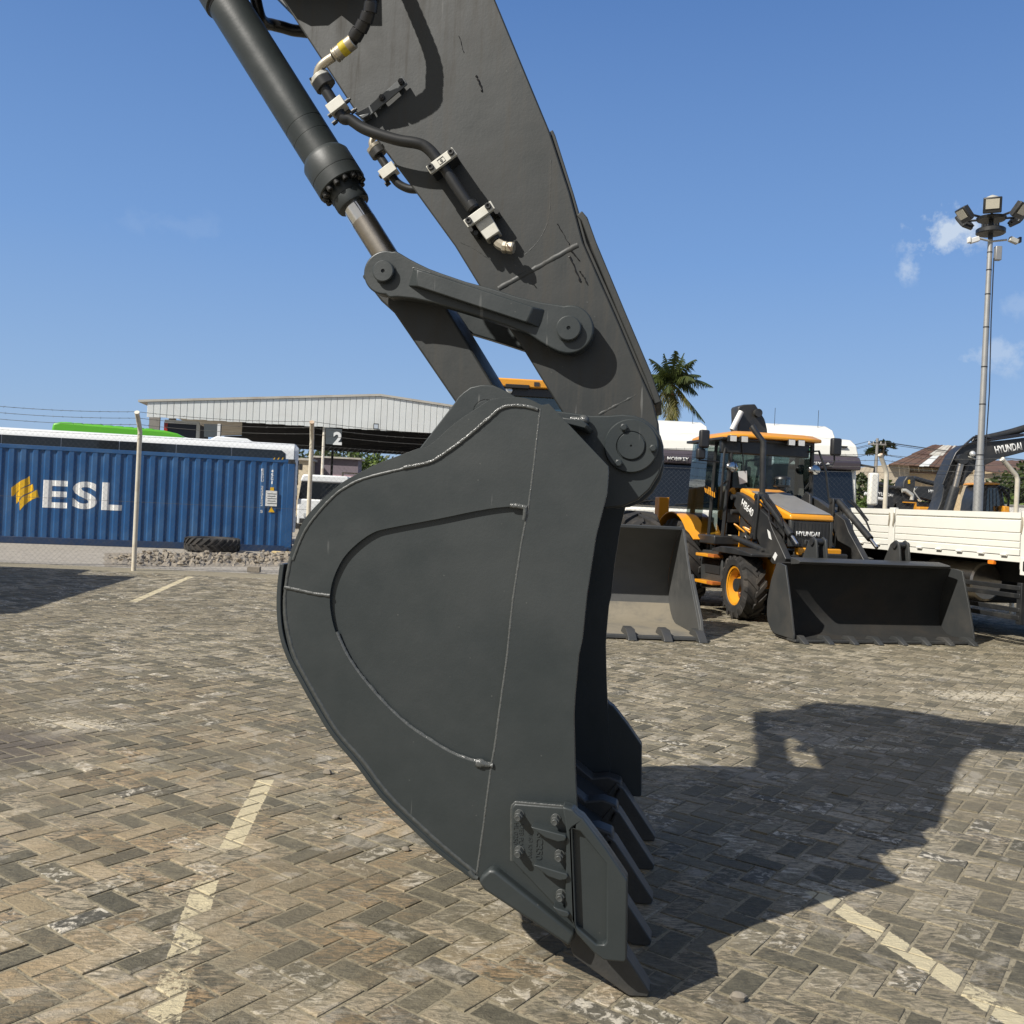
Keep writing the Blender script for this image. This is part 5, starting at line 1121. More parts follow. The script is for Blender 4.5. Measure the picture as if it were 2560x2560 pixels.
# ================================================================ RIGHT BACKGROUND
def wheel(nm, parent, u, w, R, Rr, wd, lugs, steer=0.0, rim='yellow', mt='tyre', lugh=.035, dish=1):
    """a wheel whose axle runs along local X; parts: wheel (rim) > tyre, tread_lug"""
    h = wd / 2; m = MB()
    m.lathe((0, 0, 0), (0, 1, 0), [(-h * .80, Rr - .015), (-h * .84, Rr + .012), (-h * .78, Rr + .012), (-h * .70, Rr - .025), (-h * .1, Rr - .05), (-h * .05, Rr * .62), (-h * .12, Rr * .55), (-h * .12, Rr * .34), (-h * .40, Rr * .30), (-h * .44, Rr * .12), (-h * .44, .0005)], 36, caps=False)
    m.lathe((0, 0, 0), (0, 1, 0), [(-h * .0, Rr - .05), (h * .7, Rr - .03), (h * .8, Rr + .012)], 36, caps=False)
    o = m.build(nm, M[rim], parent, smooth=30); o.location = (u, w, R - .01); o.rotation_euler = (0, 0, rad(90) + steer + (math.pi if u > 0 else 0))
    o.rotation_euler = (0, 0, (rad(-90) if u > 0 else rad(90)) * -1 + steer)
    m = MB()
    m.lathe((0, 0, 0), (0, 1, 0), [(-h * .72, Rr), (-h * .95, Rr + .03), (-h, (R + Rr) / 2), (-h * .93, R - .09), (-h * .78, R - lugh), (-h * .3, R - lugh * .75), (0, R - lugh * .7), (h * .3, R - lugh * .75), (h * .78, R - lugh), (h * .93, R - .09), (h, (R + Rr) / 2), (h * .95, Rr + .03), (h * .72, Rr)], 44, closed=True)
    for s in (-1, 1):
        for k in range(lugs):
            a0 = 2 * math.pi * (k + (.5 if s > 0 else 0)) / lugs; th = 2 * math.pi / lugs * .46; sk = -2 * math.pi / lugs * .95; V = []
            for (yy, ang, rad_) in ((-.08, 0, R), (.45, sk * .55, R), (.88, sk, R - .010), (.99, sk * 1.08, R - .07)):
                for (da, dr) in ((-th / 2 * 1.15, -lugh * 1.15), (th / 2 * 1.15, -lugh * 1.15), (th / 2 * .8, 0), (-th / 2 * .8, 0)):
                    V.append(((rad_ + dr) * math.sin(a0 + ang + da), s * h * yy, (rad_ + dr) * math.cos(a0 + ang + da)))
            F = [(4 * i + j, 4 * i + (j + 1) % 4, 4 * i + 4 + (j + 1) % 4, 4 * i + 4 + j) for i in range(3) for j in range(4)] + [(3, 2, 1, 0), (12, 13, 14, 15)]
            m.add(V, F)
    m.build('tyre', M[mt], o, smooth=28)
    for k in range(8):
        g = 2 * math.pi * k / 8; m = MB(); c = Vector((Rr * .44 * math.sin(g), -h * .12, Rr * .44 * math.cos(g))); m.lathe(c, (0, -1, 0), [(0, .016), (.02, .016)], 6); m.build('wheel_nut', M['dgrey'], o)
    return o
def loader_bucket(parent, half, prof, front, top_lip, teeth, nm='bucket', dusty='inside', paint='mgrey'):
    """prof: (w, z) inner floor/back line from lip to top; front: (w, z) of the side plate's free edge from lip to top"""
    m = MB(); m.sheet(prof, -.03, -half, half, ax='yz'); b = m.build(nm, M[dusty], parent, smooth=40)
    for s in (-1, 1):
        m = MB(); P = list(prof) + list(reversed(front)); a, c = (half - .003, half + .022) if s > 0 else (-half - .022, -half + .003); m.prism(P, a, c, ax='yz'); m.build('side_plate', M[paint], b, bevel=.003)
    m = MB(); m.bb(-half - .02, half + .02, -.05, .16, .012, .042); m.build('cutting_edge', M[paint], b, bevel=.004)
    if top_lip: m = MB(); m.prism(top_lip, -half * .86, half * .86, ax='yz'); m.build('spill_guard', M[paint], b, bevel=.006)
    for u in teeth:
        m = MB(); m.add([(u - .045, .14, .05), (u + .045, .14, .05), (u + .045, .10, .085), (u - .045, .10, .085), (u - .035, -.15, .004), (u + .035, -.15, .004), (u + .035, -.14, .018), (u - .035, -.14, .018), (u - .05, .02, .0), (u + .05, .02, .0), (u + .045, .0, .09), (u - .045, .0, .09)],
                        [(0, 1, 2, 3), (8, 9, 1, 0), (9, 10, 2, 1), (10, 11, 3, 2), (11, 8, 0, 3), (4, 5, 9, 8), (5, 6, 10, 9), (6, 7, 11, 10), (7, 4, 8, 11), (7, 6, 5, 4)])
        m.build('tooth', M[paint], b, bevel=.004)
    return b
def arc(c, r, a0, a1, n): return [(c[0] + r * math.cos(rad(a0 + (a1 - a0) * i / n)), c[1] + r * math.sin(rad(a0 + (a1 - a0) * i / n))) for i in range(n + 1)]

# ---- backhoe loader ----
BF = Frame(4.80, 11.94, 14.0)
bh = thing('backhoe_loader', 'orange and charcoal backhoe loader with its wide front bucket on the pavers', 'backhoe loader', BF.o, BF.ang)
z5 = lambda L: [(1720 + x / 4.6, 1200 + y / 4.6) for x, y in L]
z8 = lambda L: [(1800 + x / 4.829, 1000 + y / 4.829) for x, y in L]
z4 = lambda L: [(1520 + x / 2.841, 980 + y / 2.841) for x, y in L]
z3b = lambda L: [(2000 + x / 3.45, 1220 + y / 3.45) for x, y in L]
HB_ = 1.29
prof = [(.0, .045), (.36, .05)] + arc((.40, .32), .27, -80, 0, 6) + [(.67, .45), (.60, .72), (.48, .95)]
loader_bucket(bh, HB_, prof, [(.0, .045), (.0, .10), (.12, .50), (.27, .93), (.40, .95)], [(.48, .935), (.29, .955), (.26, .985), (.29, 1.0), (.50, 1.03)], [-1.21 + k * .346 for k in range(8)], dusty='inside', paint='mgrey')
for s in (-1, 1):                                           # hinge towers on the bucket back
    for du in (-.07, .07):
        m = MB(); m.prism([(.70, .50), (.53, 1.0), (.58, 1.26), (.66, 1.30), (.76, 1.24), (.92, .95), (.86, .45)], s * .62 + du - .014, s * .62 + du + .014, ax='yz'); m.build('bucket_bracket', M['mgrey'], bh, bevel=.006)
    m = MB(); m.cyl((s * .62 - .11, .65, 1.23), (s * .62 + .11, .65, 1.23), .045, 14); m.build('bracket_pin', M['dgrey'], bh)
# frame, hood, grille
m = MB(); m.bb(-.36, .36, 1.45, 5.2, .62, 1.05); m.build('chassis', M['dgrey'], bh, bevel=.02)
m = MB(); m.prism([(1.50, .55), (2.05, .50), (2.05, .98), (1.50, .98)], -.40, .40, ax='yz'); m.build('front_counterweight', M['yellow'], bh, bevel=.02)
for s in (-1, 1):
    m = MB(); m.prism([(1.9, .52), (2.25, .45), (2.8, .72), (2.8, .95), (1.9, .98)], s * .37, s * .42, ax='yz'); m.build('side_frame', M['yellow'], bh, bevel=.006)
    m = MB(); m.prism([(2.0, 1.02), (2.95, 1.02), (2.95, 1.12), (2.0, 1.10)], s * .36, s * .44, ax='yz'); m.build('side_rail', M['yellow'], bh, bevel=.006)
m = MB(); m.cyl((-.80, 2.3, .50), (.80, 2.3, .50), .10, 12); m.bb(-.2, .2, 2.15, 2.45, .36, .64); m.build('front_axle', M['dgrey'], bh)
gf = BF.pts([(1984, 1305), (2099, 1310), (2098, 1368), (2014, 1368)], 1.50)
gx0, gx1 = -.43, .25; gz0, gz1 = 1.12, 1.50
m = MB(); m.bb(gx0, gx1, 1.50, 1.56, gz0, gz1); gr = m.build('grille', M['dgrey'], bh, bevel=.015)
for k in range(13):
    x = gx0 + .06 + k * .055; m = MB(); m.bb(x, x + .006, 1.494, 1.502, gz0 + .03, gz1 - .03); m.build('grille_rib', M['blackp'], gr)
for s in (gx0 + .012, gx1 - .05): m = MB(); m.bb(s, s + .04, 1.485, 1.50, gz0 + .01, gz1 - .01); m.build('grille_edge', M['mgrey'], gr, bevel=.004)
c = BF.on(2040, 1336, 1.49); text_fit('HYUNDAI', .365, .068, M['lettering_white'], gr, (c[0], 1.492, c[1]), (rad(90), 0, 0), ext=.008, bold=.028)
m = MB(); c = BF.on(2042, 1357, 1.49); m.bb(c[0] - .062, c[0] + .062, 1.488, 1.50, c[1] - .035, c[1] + .035); hk = m.build('latch_recess', M['mgrey'], gr, bevel=.008); m = MB(); m.bb(c[0] - .045, c[0] + .045, 1.485, 1.4885, c[1] - .025, c[1] + .022); m.build('latch', M['dark'], hk)
m = MB(); m.bb(gx0 + .02, gx1 + .02, 1.47, 1.60, gz0 - .11, gz0 - .003); m.build('bumper', M['yellow'], bh, bevel=.02)
m = MB(); m.bb(-.42, .42, 1.50, 1.75, .86, gz0 - .115); m.build('nose_lower', M['blackp'], bh, bevel=.01)
hood = [(1.48, 1.50), (1.50, 1.58), (2.85, 1.93), (3.02, 1.96), (3.02, 1.50)]
m = MB(); m.prism(hood, gx0 - .005, gx1 + .01, ax='yz'); ho = m.build('hood', M['yellow'], bh, bevel=.03, seg=3)
for s in (gx0 - .012, gx1 + .010):
    m = MB(); m.prism([(1.62, 1.18), (2.95, 1.18), (2.95, 1.72), (2.1, 1.52), (1.62, 1.44)], s, s + .006, ax='yz'); m.build('side_vent', M['dgrey'], bh)
mesh_m = mat('hood_screen_mesh', (.21, .205, .195), .45, .2, .12, 40, (.28, .26, .23), .35, 3)
m = MB(); P = [(gx0 + .03, 1.53, 1.592), (gx1 - .02, 1.53, 1.592), (gx1 - .02, 2.70, 1.896), (gx0 + .03, 2.70, 1.896)]; m.hexa(P + [(x, y, z + .012) for x, y, z in P]); sc = m.build('hood_screen', mesh_m, ho, bevel=.004)
# exhaust stack and pre-cleaner
ep = BF.on(1925, 1232, 2.55); e2 = BF.on(1927, 1105, 2.55); e3 = BF.on(1912, 1078, 2.55); e4 = BF.on(1908, 1066, 2.55)
m = MB(); m.tube([(ep[0], 2.55, ep[1] - .05), (e2[0], 2.55, e2[1]), (e3[0], 2.62, e3[1]), (e4[0], 2.66, e4[1])], .046, 14); m.build('exhaust_stack', M['blackp'], bh, smooth=40)
m = MB(); m.lathe((ep[0], 2.55, ep[1] - .03), (0, 0, 1), [(0, .075), (.03, .06)], 16); m.build('stack_collar', M['dark'], bh)
c = BF.on(1973, 1224, 2.6); m = MB(); m.lathe((c[0], 2.6, c[1]), (0, 0, 1), [(0, .07), (.03, .07), (.035, .125), (.06, .13)], 24); pcn = m.build('pre_cleaner', M['blackp'], bh)
m = MB(); m.lathe((c[0], 2.6, c[1] + .06), (0, 0, 1), [(0, .12), (.09, .12)], 24); m.build('cleaner_bowl', M['glass'], pcn); m = MB(); m.lathe((c[0], 2.6, c[1] + .15), (0, 0, 1), [(0, .13), (.03, .12), (.05, .06)], 24); m.build('cleaner_cap', M['blackp'], pcn)
# ---- cab ----
CW = .78; cf, cr = 3.05, 4.28; UC = -.12; n0_ = len(bh.children); RZ = BF.on(1908, 1090, 3.0)[1]; FZ = 1.10
def pillar(a, b, r=.035): m = MB(); m.tube([a, b], r, 8); return m.build('cab_pillar', M['blackp'], bh, smooth=40)
for s in (-1, 1):
    pillar((s * (CW - .02), cf + .06, FZ + .1), (s * (CW - .08), cf + .02, RZ - .06)); pillar((s * CW, cf + .55, FZ - .25), (s * (CW - .06), cf + .50, RZ - .05), .03); pillar((s * CW, cr, FZ), (s * (CW - .06), cr - .1, RZ - .05), .045)
m = MB(); m.bb(-CW + .03, CW - .03, cf + .02, cr, FZ - .12, FZ); m.build('cab_floor', M['blackp'], bh)
m = MB(); m.add([(-CW + .04, cf + .05, FZ + .5), (CW - .04, cf + .05, FZ + .5), (CW - .10, cf + .01, RZ - .16), (-CW + .10, cf + .01, RZ - .16)], [(0, 1, 2, 3)]); m.build('windscreen', M['glass'], bh, smooth=0)
m = MB(); m.bb(-CW + .02, CW - .02, cf - .01, cf + .10, RZ - .30, RZ - .06); vis = m.build('visor', M['blackp'], bh, bevel=.02)
m = MB(); m.bb(-CW + .06, CW - .06, cf + .03, cf + .10, FZ + .3, FZ + .52); m.build('dash_panel', M['blackp'], bh, bevel=.02)
for s in (-1, 1):
    m = MB(); m.add([(s * (CW - .005), cf + .10, FZ + .02), (s * (CW - .005), cf + .56, FZ - .25), (s * (CW - .055), cf + .52, RZ - .1), (s * (CW - .07), cf + .06, RZ - .1)], [(0, 1, 2, 3)]); m.build('door_glass', M['glass'], bh, smooth=0)
    m = MB(); m.add([(s * (CW - .003), cf + .58, FZ - .1), (s * (CW - .003), cr - .04, FZ + .1), (s * (CW - .05), cr - .12, RZ - .1), (s * (CW - .055), cf + .54, RZ - .1)], [(0, 1, 2, 3)]); m.build('side_glass', M['glass'], bh, smooth=0)
m = MB(); m.add([(-CW + .05, cr - .02, FZ + .5), (CW - .05, cr - .02, FZ + .5), (CW - .1, cr - .1, RZ - .12), (-CW + .1, cr - .1, RZ - .12)], [(0, 1, 2, 3)]); m.build('rear_glass', M['glass'], bh, smooth=0)
rf = [(-CW - .02, cf - .12), (-CW * .7, cf - .20), (CW * .7, cf - .20), (CW + .0, cf - .12), (CW + .0, cr + .05), (-CW - .02, cr + .05)]
m = MB(); n = 6; V = [(x, y, RZ - .055) for x, y in rf] + [(x * 1.0, y, RZ - .01) for x, y in rf] + [(x * .86, cf + (y - cf) * .88 + .08, RZ + .05) for x, y in rf]
m.add(V, [tuple(range(n - 1, -1, -1)), tuple(range(2 * n, 3 * n))] + [(k * n + i, k * n + (i + 1) % n, (k + 1) * n + (i + 1) % n, (k + 1) * n + i) for k in (0, 1) for i in range(n)]); m.build('cab_roof', M['yellow'], bh, bevel=.012)
m = MB(); m.bb(-CW - .02, CW + .02, cf - .08, cr, RZ - .10, RZ - .056); m.build('roof_liner', M['blackp'], bh, bevel=.01)
for px, py in ((1832, 1089), (1860, 1091), (1978, 1097), (2002, 1099)):
    c = (BF.on(px, py, cf - .18)[0] - UC, RZ - .085); m = MB(); m.bb(c[0] - .058, c[0] + .058, cf - .22, cf - .12, c[1] - .05, c[1] + .05); l = m.build('work_light', M['blackp'], bh, bevel=.01); m = MB(); m.bb(c[0] - .05, c[0] + .05, cf - .229, cf - .221, c[1] - .042, c[1] + .042); m.build('lens', M['lettering_white'], l)
for px, py in ((1834, 1167), (2040, 1175)):
    c = BF.on(px, py, 2.85); c = (c[0] - UC, c[1]); m = MB(); m.lathe((c[0], 2.98, c[1]), (0, -1, 0), [(0, .03), (.05, .085), (.10, .098)], 18); m.v = [(c[0] + (x - c[0]) * 1.08, y, c[1] + (z - c[1]) * .84) for x, y, z in m.v]; l = m.build('headlight', M['blackp'], bh, smooth=40)
    m = MB(); m.lathe((c[0], 2.88, c[1]), (0, -1, 0), [(0, .094), (.02, .085), (.03, .05), (.033, .0005)], 18); m.v = [(c[0] + (x - c[0]) * 1.08, y, c[1] + (z - c[1]) * .84) for x, y, z in m.v]; m.build('lens', M['hlamp'], l, smooth=50)
    s = -1 if c[0] < 0 else 1; m = MB(); m.tube([(c[0], 2.97, c[1] - .05), (c[0] + s * .0, 3.0, c[1] - .2), (s * (CW - .04), 3.08, c[1] - .3)], .018, 6); m.build('lamp_bracket', M['blackp'], bh)
def mirror(px, py, hw, hh, w, arm):
    hw *= 1.18; hh *= 1.12; c = BF.on(px, py, w); c = (c[0] - UC, c[1]); m = MB(); m.bb(c[0] - hw, c[0] + hw, w, w + .10, c[1] - hh, c[1] + hh); o = m.build('mirror', M['black_plastic'], bh, bevel=.03, seg=3)
    P = [(c[0], w + .08, c[1] - hh)] + [(BF.on(x, y, w)[0] - UC, w + .1, BF.on(x, y, w)[1]) for x, y in arm]; m = MB(); m.tube(P, .014, 7); m.build('mirror_arm', M['black_plastic'], o, smooth=40)
mirror(1765, 1097, .066, .125, 2.95, [(1756, 1150), (1790, 1152), (1806, 1155)]); mirror(1756, 1134, .058, .075, 3.0, [(1756, 1150)]); mirror(2095, 1117, .072, .125, 2.95, [(2096, 1152), (2090, 1162), (2048, 1164)])
m = MB(); m.tube([(CW - .06, cf, RZ - .2), (CW + .10, cf - .08, RZ - .18), (CW + .22, cf - .12, RZ - .5), (CW + .30, cf - .12, RZ - .95)], .018, 8); m.build('grab_rail', M['blackp'], bh, smooth=40)
m = MB(); m.tube([(-CW + .10, cf + .02, RZ - .2), (-CW + .04, cf - .06, RZ - .3), (-CW + .02, cf - .06, FZ + .7), (-CW + .06, cf + .02, FZ + .55)], .018, 8); m.build('grab_rail', M['blackp'], bh, smooth=40)
a = BF.on(1861, 1095, cf - .02); b2 = BF.on(1862, 1178, cf - .02); a = (a[0] - UC, a[1]); b2 = (b2[0] - UC, b2[1]); m = MB(); m.tube([(a[0] - .05, cf - .02, a[1]), (b2[0], cf - .02, b2[1])], .008, 6); m.build('wiper', M['blackp'], bh)
P = [(x - UC, z) for x, z in BF.pts([(1846, 1178), (1868, 1177), (1869, 1206), (1850, 1211)], cf - .01)]; m = MB(); m.prism(P, cf - .012, cf - .009); m.build('paper_sheet', M['lettering_white'], bh)
m = MB(); m.bb(-.25, .25, 3.75, 4.15, FZ + .1, FZ + .5); m.bb(-.24, .24, 4.1, 4.22, FZ + .5, FZ + 1.15); m.build('seat', M['dark'], bh, bevel=.04); kind(bh.children[-1], 'stuff')
m = MB(); m.lathe((-.02, 3.42, FZ + .74), (.0, -.5, .87), [(0, .19), (.02, .20), (.04, .19)], 20); m.cyl((0, 3.35, FZ + .3), (-.02, 3.42, FZ + .74), .03, 8); m.build('steering_wheel', M['dark'], bh); 
P = [BF.onu(x, y, -CW - .004 + UC) for x, y in z5([(135, 58), (325, 150), (318, 205), (140, 105)])]
for k in range(9):
    f0, f1 = k / 9, (k + .5) / 9; L = lambda a, b, f: (a[0] + (b[0] - a[0]) * f, a[1] + (b[1] - a[1]) * f)
    q = [L(P[3], P[2], f0 + .05), L(P[3], P[2], f1 + .05), L(P[0], P[1], f1), L(P[0], P[1], f0)]; m = MB(); m.prism(q, -CW - .010, -CW - .006, ax='yz'); m.build('door_stripe', M['yellow'], bh)
for o_ in list(bh.children)[n0_:]: o_.location.x += UC
# ---- loader arms (left traced, right mirrored) ----
AU = -.62
def armset(s):
    f = lambda d: d if s < 0 else -d
    pr = lambda L, u0, u1, nm, mt, bev=.008: (lambda m: (m.prism([BF.onu(x, y, AU) for x, y in L], f(u0), f(u1), ax='yz'), m.build(nm, M[mt], bh, bevel=bev))[1])(MB())
    ar = pr(z5([(556, 195), (600, 140), (690, 190), (790, 275), (860, 330), (960, 420), (1005, 560), (1090, 740), (1165, 905), (1140, 985), (1010, 965), (900, 830), (845, 700), (790, 560), (640, 400), (570, 300)]), AU - .05, AU + .05, 'loader_arm', 'dgrey')
    pr(z5([(840, 180), (875, 170), (870, 330), (840, 560), (830, 690), (790, 660), (800, 500)]), AU - .09, AU - .055, 'bell_crank', 'dgrey'); pr(z5([(840, 180), (875, 170), (870, 330), (840, 560), (830, 690), (790, 660), (800, 500)]), AU + .055, AU + .09, 'bell_crank', 'dgrey')
    T = lambda a, b, u, r, nm, mt: (lambda A, B, m: (m.cyl((f(u), A[0], A[1]), (f(u), B[0], B[1]), r, 14), m.build(nm, M[mt], bh, smooth=40))[1])(BF.onu(*z5([a])[0], AU), BF.onu(*z5([b])[0], AU), MB())
    T((880, 205), (1195, 640), AU, .050, 'tilt_cylinder', 'blackp'); T((1180, 620), (1262, 745), AU, .026, 'tilt_rod', 'chrome')
    T((575, 385), (790, 610), AU + .10, .055, 'lift_cylinder', 'rodsteel' if s < 0 else 'dgrey'); T((560, 665), (905, 810), AU - .02, .048, 'level_tube', 'dgrey')
    for a in ((575, 200), (570, 370), (850, 195), (905, 815), (800, 640)): 
        A = BF.onu(*z5([a])[0], AU); m = MB(); m.cyl((f(AU - .10), A[0], A[1]), (f(AU + .10), A[0], A[1]), .042, 14); m.build('arm_pin', M['dgrey'], bh)
    for L in ([(930, 190), (1000, 260), (1060, 350), (1110, 430), (1150, 540)], [(960, 180), (1040, 280), (1090, 360), (1130, 420)], [(880, 250), (985, 360), (1000, 470), (1090, 560)]):
        P = [BF.onu(*z5([q])[0], AU) for q in L]; m = MB(); m.tube([(f(AU - .07), w_, z_) for w_, z_ in P], .014, 7); m.build('hydraulic_hose', M['rubber'], bh, smooth=40)
    return ar
al = armset(-1); armset(1)
A = BF.onu(*z5([(640, 270)])[0], AU - .052); B_ = BF.onu(*z5([(755, 395)])[0], AU - .052)
d = Vector((0, A[0] - B_[0], A[1] - B_[1])).normalized()        # text runs towards the bucket
ux = -d; n_ = Vector((-1, 0, 0)); uy = n_.cross(ux); R = Matrix((ux, uy, n_)).transposed()
mid_ = Vector((AU - .0535, (A[0] + B_[0]) / 2, (A[1] + B_[1]) / 2))
text_fit('HB640', (Vector(A) - Vector(B_)).length * 1.12, .125, M['lettering_white'], al, mid_ - ux * .03, R, ext=.002, bold=.03)
P = [BF.onu(x, y, AU) for x, y in z5([(1048, 830), (1072, 870), (1044, 932), (1018, 888)])]; m = MB(); m.prism(P, AU - .056, AU - .051, ax='yz'); m.build('reflector', M['lettering_white'], al)
P = [BF.onu(x, y, AU) for x, y in z5([(955, 570), (985, 600), (1005, 690), (975, 670)])]; m = MB(); m.prism(P, AU - .056, AU - .051, ax='yz'); m.build('decal', M['lettering_white'], al)
m = MB(); m.bb(-.66, .66, 1.02, 1.12, .86, .98); m.build('arm_cross_tube', M['dgrey'], bh, bevel=.02)
for s in (-1, 1):
    m = MB(); m.prism([(2.6, .95), (3.05, .95), (3.05, 1.75), (2.85, 1.95), (2.72, 1.9)], s * .48, s * .53, ax='yz'); m.build('arm_tower', M['yellow' if s < 0 else 'dgrey'], bh, bevel=.01)
    m = MB(); m.prism([(1.95, 1.3), (2.6, 1.3), (2.75, 1.75), (2.1, 1.52)], s * .43, s * .445, ax='yz'); m.build('side_panel', M['yellow'], bh, bevel=.006)
random.seed(21)
for k in range(10):
    y0 = random.uniform(2.3, 2.9); P = [(-.50 - random.uniform(0, .1), y0, random.uniform(1.0, 1.25)), (-.58 - random.uniform(0, .1), y0 + random.uniform(-.3, .3), random.uniform(1.2, 1.45)), (-.5, y0 + random.uniform(-.3, .5), random.uniform(1.0, 1.3))]
    m = MB(); m.tube(smooth3(P, 4), .012, 6); m.build('hydraulic_hose', M[('rubber', 'rubber', 'yellow')[k % 3]], bh, smooth=40)
# ---- wheels, mudguards, steps, stabilisers, backhoe ----
wheel('front_wheel', bh, -.80, 2.30, .50, .275, .34, 16, rad(-4)); wheel('front_wheel', bh, .80, 2.30, .50, .275, .34, 16, rad(-4))
wheel('rear_wheel', bh, -.82, 4.45, .72, .40, .46, 20, 0, lugh=.04); wheel('rear_wheel', bh, .82, 4.45, .72, .40, .46, 20, 0, lugh=.04)
for s in (-1, 1):
    P = arc((4.45, .72), .82, 25, 138, 14) + [(3.70, 1.22), (3.52, 1.12)]; m = MB(); m.sheet(P, .02, *(sorted((s * .52, s * 1.06))), ax='yz'); fd = m.build('rear_mudguard', M['yellow'], bh, bevel=.004, smooth=50)
    m = MB(); m.bb(min(s * .50, s * .95), max(s * .50, s * .95), 3.02, 3.62, 1.06, 1.20); m.build('cab_step_box', M['dgrey'], bh, bevel=.02)
    m = MB(); m.prism([(1.75, .99), (2.3, 1.05), (2.7, 1.05), (3.0, 1.0), (3.0, .96), (1.75, .95)], s * .62, s * .99, ax='yz'); m.build('front_mudguard', M['dgrey'], bh, bevel=.008)
    m = MB(); m.prism([(2.86, .40), (3.62, .34), (3.66, .95), (2.92, .97)], min(s * .50, s * .86), max(s * .50, s * .86), ax='yz'); tk = m.build('side_tank', M['mgrey'], bh, bevel=.02)
    for z in (.88, .46):
        m = MB(); m.bb(min(s * .84, s * 1.0), max(s * .84, s * 1.0), 2.90, 3.55, z - .025, z + .025); st = m.build('step_tread', M['yellow'], tk, bevel=.008)
        m = MB(); m.bb(min(s * .85, s * 1.004), max(s * .85, s * 1.004), 2.895, 3.10, z - .012, z + .028); m.build('grip_strip', M['rustyel'], st)
    m = MB(); m.prism([(2.95, .60), (3.45, .60), (3.5, .82), (2.95, .82)], s * .865, s * .872, ax='yz'); m.build('step_recess', M['dark'], tk)
for px in (1657, ):
    pz_ = BF.on(px, 1243, 5.7); m = MB(); m.bb(pz_[0] - .10, pz_[0] + .10, 5.6, 5.8, .32, pz_[1]); sb = m.build('stabiliser_leg', M['yellow'], bh, bevel=.012)
    for z in (.55, .95, 1.25): m = MB(); m.cyl((pz_[0] - .14, 5.58, z), (pz_[0] - .05, 5.58, z), .035, 10); m.build('leg_pin', M['yellow'], sb)
    m = MB(); m.bb(-1.1, 1.1, 5.45, 5.6, .55, .95); m.build('rear_frame', M['yellow'], bh, bevel=.02)
    m = MB(); m.bb(.95, 1.15, 5.6, 5.8, .32, pz_[1]); m.build('stabiliser_leg', M['yellow'], bh, bevel=.012)
bo = BF.pts(z8([(195, 105), (205, 82), (270, 60), (400, 55), (442, 120), (512, 232), (530, 292), (545, 360), (560, 640), (300, 640), (170, 640), (200, 250)]), 5.3)
m = MB(); m.prism(bo, 5.2, 5.5); bo_ = m.build('dig_boom', M['dgrey'], bh, bevel=.02)
A = BF.on(*z8([(262, 140)])[0], 5.15); B_ = BF.on(*z8([(150, 360)])[0], 5.15); m = MB(); m.cyl((A[0], 5.15, A[1]), (B_[0], 5.15, B_[1]), .05, 10); m.build('boom_rod', M['lettering_white'], bh, smooth=40)
m = MB(); m.cyl((bo[2][0] + .25, 5.12, bo[2][1] - .14), (bo[2][0] + .25, 5.55, bo[2][1] - .14), .075, 14); m.build('boom_pin', M['blackp'], bh)

# ---- wheel loader, mostly hidden behind the big bucket ----
LF = Frame(1.05, 11.50, 5.0)
wl = thing('wheel_loader', 'orange wheel loader behind the big bucket, its own bucket dusty inside', 'wheel loader', LF.o, LF.ang)
dust_m = mat('dusty_bucket_floor', (.20, .175, .13), .8, 0, .15, 2, (.085, .085, .08), .8, 1.6); M['dustin'] = dust_m
dark_m = emboss_paint('loader_bucket_paint', (.045, .047, .047), (.10, .095, .085), .4, .45); M['lbp'] = dark_m
prof = [(-.20, .05), (.75, .06)] + arc((.85, .60), .54, -85, -35, 5) 
m = MB(); m.sheet(prof, -.03, -1.27, 1.27, ax='yz'); b = m.build('bucket', M['dustin'], wl, smooth=40)
prof2 = arc((.85, .60), .54, -35, 5, 4) + [(1.34, .85), (1.12, 1.14), (.84, 1.32)]
m = MB(); m.sheet(prof2, -.03, -1.27, 1.27, ax='yz'); m.build('bucket_back', M['lbp'], b, smooth=40)
for s in (-1, 1):
    P = [(-.22, .05), (-.12, .20), (.36, .72), (.78, 1.31), (.83, 1.33)] + list(reversed(prof2)) + list(reversed(prof[:-1])); a, c = (1.27, 1.30) if s > 0 else (-1.30, -1.27); m = MB(); m.prism(P, a, c, ax='yz'); m.build('side_plate', M['lbp'], b, bevel=.003)
    e = s * 1.31; m = MB(); m.prism([(-.22, .03), (.10, .03), (.16, .12), (.46, .74), (.38, .76), (-.12, .24)], e - .02, e + .02, ax='yz'); m.build('corner_shoe', M['lbp'], b, bevel=.006)
m = MB(); m.bb(-1.29, 1.29, -.30, -.06, .012, .05); m.build('cutting_edge', M['lbp'], b, bevel=.005)
m = MB(); m.bb(-1.29, 1.29, .81, .88, 1.30, 1.34); m.build('top_edge', M['mgrey'], b, bevel=.006)
for u in (-1.25, -.83, -.41, .0, .41, .84, 1.26):
    m = MB(); m.add([(u - .06, .02, .06), (u + .06, .02, .06), (u + .05, -.04, .13), (u - .05, -.04, .13), (u - .055, -.42, .004), (u + .055, -.42, .004), (u + .05, -.40, .03), (u - .05, -.40, .03), (u - .065, -.2, .0), (u + .065, -.2, .0), (u + .055, -.24, .12), (u - .055, -.24, .12)],
                    [(0, 1, 2, 3), (8, 9, 1, 0), (9, 10, 2, 1), (10, 11, 3, 2), (11, 8, 0, 3), (4, 5, 9, 8), (5, 6, 10, 9), (6, 7, 11, 10), (7, 4, 8, 11), (7, 6, 5, 4)]); m.build('tooth', M['mgrey'], b, bevel=.006)
